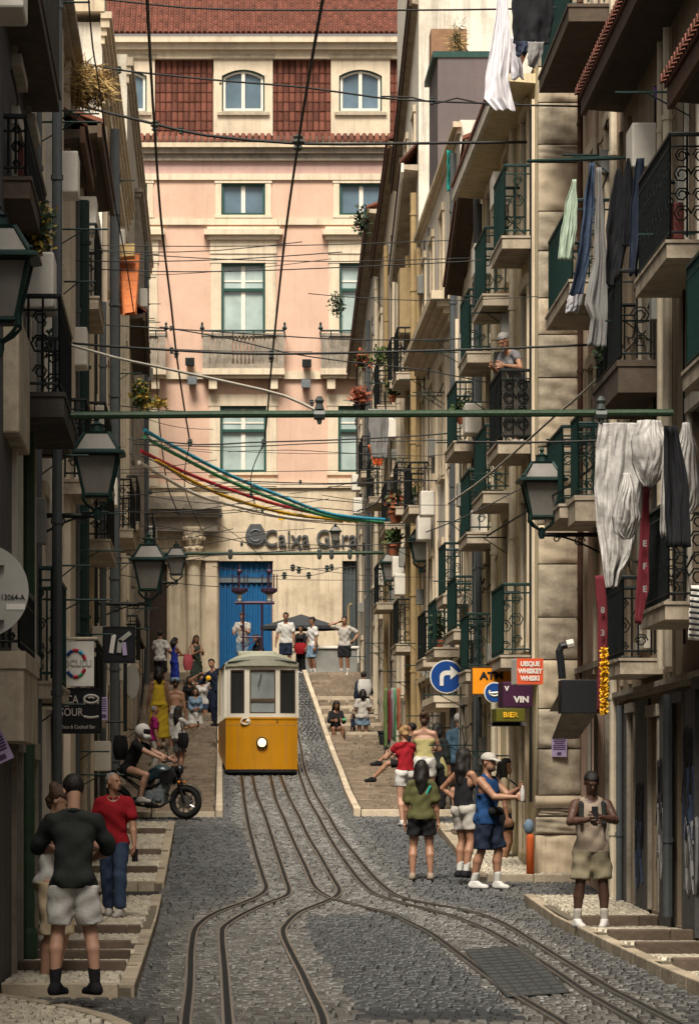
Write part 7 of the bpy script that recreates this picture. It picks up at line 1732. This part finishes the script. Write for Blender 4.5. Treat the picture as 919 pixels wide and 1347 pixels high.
bmb(lambda b: b.hexa([(-.98,-.04,.84),(-.70,-.09,.76),(-.70,.09,.76),(-.98,.04,.84),(-.98,-.03,.92),(-.72,-.07,.88),(-.72,.07,.88),(-.98,.03,.92)]), 'tail_section', 'bike_black', bev=.01)
bmb(lambda b: b.box(-1.02, -.985, -.05, .05, .86, .91), 'tail_light', 'c_red', bev=.006)
bmb(lambda b: (b.tube([(-.80,-.05,.78),(-1.0,-.05,.60)], .012, 5), b.box(-1.03, -1.0, -.09, .09, .50, .64)), 'number_plate_bracket', 'bike_black')
def eng(b):
    b.box(-.22, .18, -.15, .15, .28, .52); b.hexa([(-.02,-.11,.52),(.20,-.11,.48),(.20,.11,.48),(-.02,.11,.52),(.06,-.10,.74),(.28,-.10,.70),(.28,.10,.70),(.06,.10,.74)])
    for y in (-.16, .16): b.tube([(-.10,y,.40),(-.10,y*1.15,.40)], .10, 14); b.tube([(.08,y,.38),(.08,y*1.12,.38)], .07, 12)
bmb(eng, 'engine', 'grey_paint', bev=.015)
def frame_(b):
    for y in (-.12, .12): b.tube([(.33,y*.5,.86),(.05,y,.62),(-.28,y,.52),(-.30,y,.36)], .024, 6); b.tube([(-.28,y,.52),(-.72,y*.6,.84)], .018, 6); b.tube([(-.30,y,.38),(-.76,y*.9,.305)], .028, 6)
bmb(frame_, 'frame', 'bike_black')
bmb(lambda b: (b.tube([(.22,-.05,.46),(.30,-.06,.34),(.10,-.10,.22),(-.25,-.14,.24)], .022, 7), b.tube([(-.25,-.15,.25),(-.40,-.17,.30),(-.78,-.18,.44)], [.03,.055,.05], 10)), 'exhaust', 'bike_black', smooth=True)
bmb(lambda b: (b.tube([(.27,-.36,1.02),(.34,-.22,1.04),(.34,0,1.0),(.34,.22,1.04),(.27,.36,1.02)], .014, 6), b.tube([(.27,-.36,1.02),(.25,-.44,1.01)], .018, 6), b.tube([(.27,.36,1.02),(.25,.44,1.01)], .018, 6)), 'handlebar', 'bike_black')
bmb(lambda b: (b.ball((.44,0,.88), .085, 10, 7, (.8,1,1.1)),), 'headlight', 'bike_black', smooth=True)
for y in (-.32, .32): bmb(lambda b: (b.tube([(.30,y,1.04),(.32,y*1.15,1.20)], .008, 5), b.ball((.31,y*1.25,1.24), .055, 8, 6, (.35,1.2,.8))), 'mirror', 'bike_black')
for y in (-.14, .14): bmb(lambda b: b.ball((.47,y*1.2,.66), .028, 6, 5), 'reflector', 'amber')
bmb(lambda b: (b.tube([(-.12,.16,.30),(-.20,.30,.02)], .014, 5),), 'side_stand', 'chrome')
q = person('motorcyclist in white helmet and black T-shirt sitting on the motorbike', 196, 950, 1078, BYAW-PI/2, s=BS, H=1.76, z=bike.location.z, skin='skin_pale', fine=True, top=('c_black', .5, -.05, .30, .022), bottom=('shorts', 'c_darkgreen', .92, .02), shoes='c_offwhite', hair=('helmet', 'c_white'), sit=(.90, -.37),
       L=(-.16, .20, .60), Rr=(.16, .20, .60), lean=R(20), head=(R(-14), R(-8)), feet={-1: (-.14, -.03, .12, 0, (-.3, 1, .5)), 1: (.13, -.03, .17, 0, (.3, 1, .5))}, pole_l=(-.8, -.6, -.4), pole_r=(.8, -.6, -.4), group='people along the street')
sack(q, q['tp'](0, -.16*q['H'], .17*q['H']), .21, 'black backpack on the motorcyclist', 'c_black', 'backpack', 'backpack', sc=(.85,.55,1.05))

# --- crowd on the left-hand stairs
q = person('man in magenta polo shirt standing behind the motorcyclist', 203, 929, 1021, R(-80), s=54, top=('c_magenta', .6, -.03, .30, .02), bottom=('pants', 'c_offwhite', 1.9, .015), hair=('bald', 'hair_grey'), head=(0, R(10)))
q = person('dark-haired woman in long mustard yellow dress seen from behind', 209, 878, 982, R(8), s=51, sex='f', skin='skin_mid', top=('c_yellow', 0, -.02, .29, .01), bottom=('skirt', 'c_yellow', 1.75, .05), hair=('mid', 'hair_black'), shoes='c_sand')
q = person('bare-backed woman with blue scarf in her hair, between yellow dress and white dress', 231, 893, 990, R(-4), s=50.5, sex='f', skin='skin_tan', top=('c_offwhite', 0, -.02, .10, .01, 'tube'), bottom=('skirt', 'c_offwhite', 1.3, .03), hair=('bun', 'hair_brown'), shoes='c_sand')
q['cl']('headscarf', [('c', q['hp'](-.03,-.04,.05), q['hp'](.03,-.04,.05), .035*q['H'], .035*q['H'])], 'c_denim', .0, None, .01, .006)
q = person('long-haired woman in grey skirt with black shoulder bag holding up a phone', 235, 929, 1020, R(-52), s=55, sex='f', skin='skin_tan', top=('c_white', .5, -.01, .29, .012), bottom=('skirt', 'c_greydress', .8, .02), hair=('long', 'hair_black'), L=(-.06, .24, .70), Rr=(.07, .26, .72))
sack(q, V_(.13, -.02, .50)*q['H'], .17, 'black shoulder bag of the long-haired woman in grey skirt', 'c_black', strap=[V_(.13,-.02,.60)*q['H'], V_(.10,-.03,.75)*q['H'], V_(.06,0,.84)*q['H']])
phone(q, 1, 'phone held up by the woman in grey skirt', .03)
q = person('girl in denim jacket and white dress facing down the street', 257, 905, 977, PI+R(8), s=47.5, sex='f', skin='skin_tan', top=('c_denim', 1.7, -.0, .29, .02), bottom=('skirt', 'c_white', .95, .05), hair=('mid', 'hair_black'), L=(-.05, .13, .62), Rr=(.05, .12, .60), shoes='c_white')
q = person('woman in white shirt raising both arms to her head', 266, 888, 965, PI-R(5), s=46.5, sex='f', skin='skin_tan', top=('c_white', .5, -.04, .29, .015), bottom=('shorts', 'c_jeans', .5, .01), hair=('mid', 'hair_brown'), L=(-.07, .02, 1.0), Rr=(.07, .02, 1.0), pole_l=(-1, .2, .2), pole_r=(1, .2, .2))
q = person('man in dark blue clothes at the kerb beside the white-shirted woman', 277, 893, 970, R(-14), s=46.3, top=('c_navy', .7, -.03, .3, .02), bottom=('pants', 'c_navy', 1.9, .012), hair=('short', 'hair_black'), shoes='c_black')
q = person('dark-haired woman half hidden behind the arm-raising woman', 249, 890, 962, PI+R(30), s=46, sex='f', skin='skin_mid', top=('c_black', .4, -.02, .29, .012), bottom=('pants', 'c_black', 1.8, .012), hair=('long', 'hair_black'))
q = person('man in white T-shirt with his back half turned, by the dark doorway', 211, 830, 906, R(-28), s=44, skin='skin_tan', top=('c_white', .62, -.06, .30, .03), bottom=('shorts', 'c_black', .95, .03), hair=('short', 'hair_black'), L=(-.1, .16, .60), Rr=(.14, .12, .62))
q = person('woman in cobalt blue long dress looking at her phone', 230, 839, 907, R(-62), s=44, sex='f', skin='skin_tan', top=('c_cobalt', 0, -.02, .28, .01), bottom=('skirt', 'c_cobalt', 1.5, .04), hair=('mid', 'hair_black'), L=(-.04, .22, .68), Rr=(.05, .23, .68), head=(R(14), 0))
phone(q, 1, 'phone of the woman in cobalt blue dress', .03)
q = person('woman in dark green dress in front of the stone portal column', 258, 836, 907, R(-150), s=44, sex='f', skin='skin_tan', top=('c_darkgreen', 0, -.02, .28, .012), bottom=('skirt', 'c_darkgreen', 1.2, .03), hair=('long', 'hair_brown'), L=(-.05, .18, .70), Rr=(.04, .18, .70), head=(R(16), 0))
sack(q, V_(.17, 0, .50)*q['H'], .20, 'large pink shoulder bag of the woman in dark green dress', 'c_pink', strap=[V_(.17,0,.62)*q['H'], V_(.13,0,.8)*q['H'], V_(.09,0,.83)*q['H']], sc=(.75,.45,1.15))
q = person('tram worker in navy jacket leaning out at the left side of the tram', 286, 866, 955, R(150), s=50.5, top=('c_navy', 1.6, -.03, .3, .02), bottom=('pants', 'c_navy', 1.9, .012), hair=('short', 'hair_black'), Rr=(.30, .10, .62), L=(-.2, .1, .55), side=R(14), shoes='c_black')
b = MB(); c = q['wp'](q['tp'](.05*q['H'], .10*q['H'], .19*q['H'])); b.ball(c, .07, 8, 6, (1,.5,1)); o = b.build('badge', 'g_yellow'); o.parent = q['root']; o.matrix_parent_inverse = q['RW'].inverted()
# --- at the top of the stairs
q = person('man in pale T-shirt looking at his phone behind the tram roof', 319, 806, 883, R(165), s=43.5, skin='skin_pale', top=('c_offwhite', .6, -.05, .30, .03), bottom=('shorts', 'c_denim', .9, .02), hair=('short', 'hair_brown'), L=(-.07, .20, .70), Rr=(.10, .20, .64), head=(R(20), 0))
phone(q, -1, 'phone of the man in pale T-shirt behind the tram roof', .03)
q = person('person in black crouching beside the man in pale T-shirt', 345, 833, 884, R(120), s=43.3, H=1.65, skin='skin_tan', top=('c_black', .6, -.02, .3, .02), bottom=('pants', 'c_black', 1.9, .012), hair=('long', 'hair_black'), sit=(.42, -.05), lean=R(24), L=(-.12, .26, .36), Rr=(.12, .26, .36), feet={-1: (-.08, .22, 0, 0), 1: (.08, .20, 0, 0)}, sex='f')
q = person('man in white open-necked shirt and navy shorts under the parasol', 376, 806, 885, R(172), s=43.4, skin='skin_mid', top=('c_white', .65, -.05, .30, .02), bottom=('shorts', 'c_navy', .95, .02), hair=('short', 'hair_black'), Rr=(.17, .06, .45))
q = person('person in black jacket with red bag between two men in white', 396, 823, 886, R(150), s=42.3, sex='f', skin='skin_mid', top=('c_black', 1.6, -.04, .3, .02), bottom=('pants', 'c_black', 1.9, .012), hair=('short', 'hair_black'))
sack(q, V_(-.05, .12, .52)*q['H'], .19, 'red bag held in front of the person in black jacket', 'c_red', sc=(1,.5,.9))
q = person('man in white T-shirt and denim shorts standing on the top step', 411, 812, 889, R(120), s=43, skin='skin_mid', top=('c_white', .62, -.03, .30, .025), bottom=('shorts', 'c_denim', .88, .025), hair=('short', 'hair_black'), socks='c_white', head=(R(10), 0))
q = person('man in striped pale shirt with one hand raised to his ear', 453, 811, 889, R(165), s=43, skin='skin_tan', top=('c_offwhite', .7, -.04, .30, .025), bottom=('shorts', 'c_black', .85, .03), hair=('short', 'hair_black'), socks='c_white', Rr=(.10, .05, .90), L=(-.17, .03, .60), pole_l=(-1, -.6, 0), pole_r=(1, .1, -.5))
# --- right-hand stairs
q = person('person in navy jacket carrying a pale pink backpack up the stairs', 478, 884, 958, R(6), s=46.8, top=('c_navy', 1.6, -.05, .3, .03), bottom=('pants', 'c_black', 1.9, .015), hair=('short', 'hair_black'), Rr=(.08, .14, .62))
sack(q, q['tp'](0, -.14*q['H'], .18*q['H']), .22, 'pale pink backpack on the person in navy jacket', 'c_white', 'backpack', 'backpack', sc=(.9,.5,1.1))
q = person('girl in white T-shirt and denim skirt seen from behind on the stairs', 477, 907, 982, R(4), s=48.5, sex='f', skin='skin_mid', top=('c_offwhite', .6, -.04, .29, .03), bottom=('skirt', 'c_denim', .65, .03), hair=('mid', 'hair_black'), L=(-.09, .12, .62), Rr=(.09, .12, .62))
q = person('woman in dark clothes sitting on the stairs', 442, 934, 981, PI+R(10), s=48.6, H=1.62, sex='f', skin='skin_mid', top=('c_black', 1.4, -.02, .29, .02), bottom=('skirt', 'c_black', .95, .03), hair=('long', 'hair_black'), sit=(.46, -.1), L=(-.06, .20, .42), Rr=(.08, .20, .42), feet={-1: (-.06, .18, 0, 0), 1: (.06, .18, 0, 0)}, lean=R(10), head=(R(20), 0))
b = MB(); b.tube([q['wp'](V_(-.05,.22,.43)*q['H']), q['wp'](V_(-.12,.24,.43)*q['H'])], .035, 8); tag(b.build('drink_can', 'g_green'), 'small green can beside the seated dark-clothed woman', 'can')
q = person('small child in dark clothes beside the seated woman', 464, 939, 979, R(95), s=48.6, skin='skin_mid', top=('c_navy', 1.2, -.03, .3, .02), bottom=('pants', 'c_navy', 1.8, .015), hair=('mid', 'hair_black'))
q = person('man in black shorts sitting with his legs stretched out on the stairs', 528, 975, 1030, R(80), s=61, H=1.75, skin='skin_tan', top=('c_black', .6, -.02, .3, .02), bottom=('shorts', 'c_black', .8, .02), hair=('short', 'hair_black'), shoes='c_black', sit=(.48, -.12), lean=R(-8), feet={-1: (-.08, .36, .02, 0, (0,.3,1)), 1: (.02, .30, .22, 0, (0,.4,1))})
# --- group at the right
q = person('blond woman in red top and white shorts photographing the tram', 533, 956, 1086, R(22), lift=.03, sex='f', skin='skin_pale', fine=True, top=('c_red', .25, .02, .27, .012), bottom=('shorts', 'c_white', .52, .018), hair=('bun', 'hair_blond'), L=(-.10, .24, .72), Rr=(.02, .26, .72), feet={-1: (-.06, -.04, 0, R(8)), 1: (.05, .06, 0, 0)}, lean=R(4), head=(R(8), 0))
phone(q, -1, 'phone held up by the blond woman in red top', .04)
q = person('woman in lemon yellow tube top with bare shoulders, back to the viewer', 558, 937, 1078, R(-12), lift=.02, s=74.5, sex='f', skin='skin_pale', fine=True, top=('c_lemon', 0, .04, .22, .008, 'tube'), bottom=('shorts', 'c_white', .5, .015), hair=('bun', 'hair_brown'), L=(-.08, .2, .66), Rr=(.08, .2, .66))
q = person('person in dark jacket with round dark bag beside the woman in yellow', 575, 952, 1072, R(-40), s=71, skin='skin_tan', top=('c_charcoal', 1.4, -.03, .3, .02), bottom=('pants', 'c_black', 1.9, .015), hair=('mid', 'hair_black'), shoes='c_black')
sack(q, V_(-.02, -.16, .50)*q['H'], .19, 'round dark shoulder bag of the person in dark jacket', 'c_navy', sc=(1,.55,1))
q = person('white-haired old woman in blue jacket with pale yellow bag', 603, 939, 1066, R(14), s=71, sex='f', skin='skin_pale', top=('c_slate', 1.5, -.06, .3, .03), bottom=('skirt', 'c_black', 1.1, .02), hair=('short', 'hair_white'), shoes='c_black', fat=1.08)
sack(q, V_(-.16, .0, .47)*q['H'], .17, 'pale yellow tote bag of the white-haired old woman', 'c_lemon', 'tote_bag', 'bag', strap=[V_(-.16,0,.54)*q['H'], V_(-.13,0,.75)*q['H'], V_(-.10,0,.83)*q['H']], sc=(.6,.4,1.25))
q = person('woman in olive T-shirt and black shorts with long dark hair, back to the viewer', 554, 1001, 1157, R(-4), lift=.035, sex='f', skin='skin_tan', fine=True, top=('c_olive', .75, -.03, .29, .025), bottom=('shorts', 'c_black', .62, .028), shoes='c_sand', hair=('long', 'hair_black'), feet={-1: (-.075, 0, 0, R(12)), 1: (.075, 0, 0, R(-8))}, fat=1.05)
q['cl']('strap', [('c', q['tp'](-.05*q['H'], -.052*q['H'], .0*q['H']), q['tp'](.075*q['H'], -.050*q['H'], .25*q['H']), .0085*q['H'], .0085*q['H'])], 'cloth_teal', .004, None, .01, 0)
q = person('long-haired woman in black top and pale shorts with hand on hip', 610, 985, 1154, R(-48), surf=PAVE_C, sex='f', skin='skin_tan', fine=True, top=('c_black', 0, .02, .24, .01), bottom=('shorts', 'c_offwhite', .62, .02), shoes='c_black', socks='c_white', hair=('long', 'hair_black'), L=(-.12, .04, .60), Rr=(.1, .2, .62), pole_l=(-1, -.4, 0), feet={-1: (-.06, .03, 0, R(20)), 1: (.06, -.02, 0, 0)})
q = person('man in blue sleeveless vest, white cap and navy shorts holding a bottle', 641, 992, 1169, R(-125), lift=.035, skin='skin_tan', fine=True, top=('c_blue', 0, -.06, .295, .026), bottom=('shorts', 'c_navy', .95, .032), shoes='c_white', socks='c_white', hair=('cap', 'c_offwhite'), L=(-.04, .24, .74), Rr=(.04, .25, .68), head=(R(6), R(-6)), feet={-1: (-.07, .06, 0, R(10)), 1: (.07, -.06, 0, R(-14))}, fat=1.12)
q['cl']('beard', [('e', q['hp'](0,.022,-.040), V_(.034,.034,.026)*q['H'])], 'hair_brown', .0, lambda G: -(G-q['hp'](0,-.012,0))@V_(0,1,0), .01, .004)
q['cl']('waist_bag', [('c', q['tp'](-.05*q['H'], .07*q['H'], .04*q['H']), q['tp'](.05*q['H'], .07*q['H'], .04*q['H']), .035*q['H'], .035*q['H'])], 'c_black', .0, None, .01, 0)
b = MB(); b.lathe([(.028,-.10),(.032,-.08),(.032,.06),(.014,.10),(.014,.12)], (0,0,0), 10); o = b.build('water_bottle', 'plastic_sheet', smooth=True); o.location = q['wp'](q['arm'][1]['hc'])+Vector((0,0,.04)); tag(o, 'clear bottle in the hand of the man in blue vest', 'bottle')
q = person('dark-haired woman with black handbag behind the man in blue vest', 664, 999, 1149, R(-100), s=88.5, lift=.12, sex='f', skin='skin_tan', fine=True, top=('c_beige', .4, -.02, .29, .012), bottom=('shorts', 'c_black', .6, .015), shoes='c_sand', hair=('long', 'hair_black'), L=(-.05, .2, .68))
sack(q, V_(.05, .22, .46)*q['H'], .16, 'black handbag held by the dark-haired woman behind the blue vest', 'c_black', sc=(.8,.45,1.2), strap=[V_(.05,.22,.56)*q['H'], V_(.07,.18,.7)*q['H'], V_(.09,.05,.82)*q['H']])
# --- lone man at the right, woman on her balcony
q = person('man in sand vest and khaki shorts looking down at his phone', 777, 1017, 1220, PI+R(3), surf=PAVE_D, skin='skin_dark', fine=True, top=('c_sand', 0, -.05, .285, .016), bottom=('shorts', 'c_khaki', .88, .034), shoes='c_white', socks='c_offwhite', hair=('short', 'hair_black'), L=(-.03, .22, .715), Rr=(.05, .21, .70), pole_l=(-1, -.3, -.6), pole_r=(1, -.3, -.6), head=(R(26), R(4)), feet={-1: (-.085, .03, 0, R(18)), 1: (.09, .0, 0, R(-14))}, fat=1.06)
phone(q, -1, 'phone in the hands of the man in sand vest', .03)
for sx in (-1, 1): q['cl']('backpack_strap', [('c', q['tp'](sx*.075*q['H'], .072*q['H'], .14*q['H']), q['tp'](sx*.072*q['H'], .055*q['H'], .265*q['H']), .012*q['H'], .012*q['H']), ('c', q['tp'](sx*.072*q['H'], .055*q['H'], .265*q['H']), q['tp'](sx*.07*q['H'], -.05*q['H'], .285*q['H']), .012*q['H'], .012*q['H'])], 'c_charcoal', .006, None, .01, 0)
q = person('grey-haired woman leaning on her iron balcony rail', 682, 408, 556, R(130), s=91.5, z=6.62, H=1.66, sex='f', skin='skin_tan', fine=True, top=('c_greydress', .3, -.02, .29, .012), bottom=('skirt', 'c_greydress', .9, .02), hair=('short', 'hair_grey'), L=(-.14, .30, .66), Rr=(.02, .30, .66), lean=R(26), head=(R(10), R(10)))
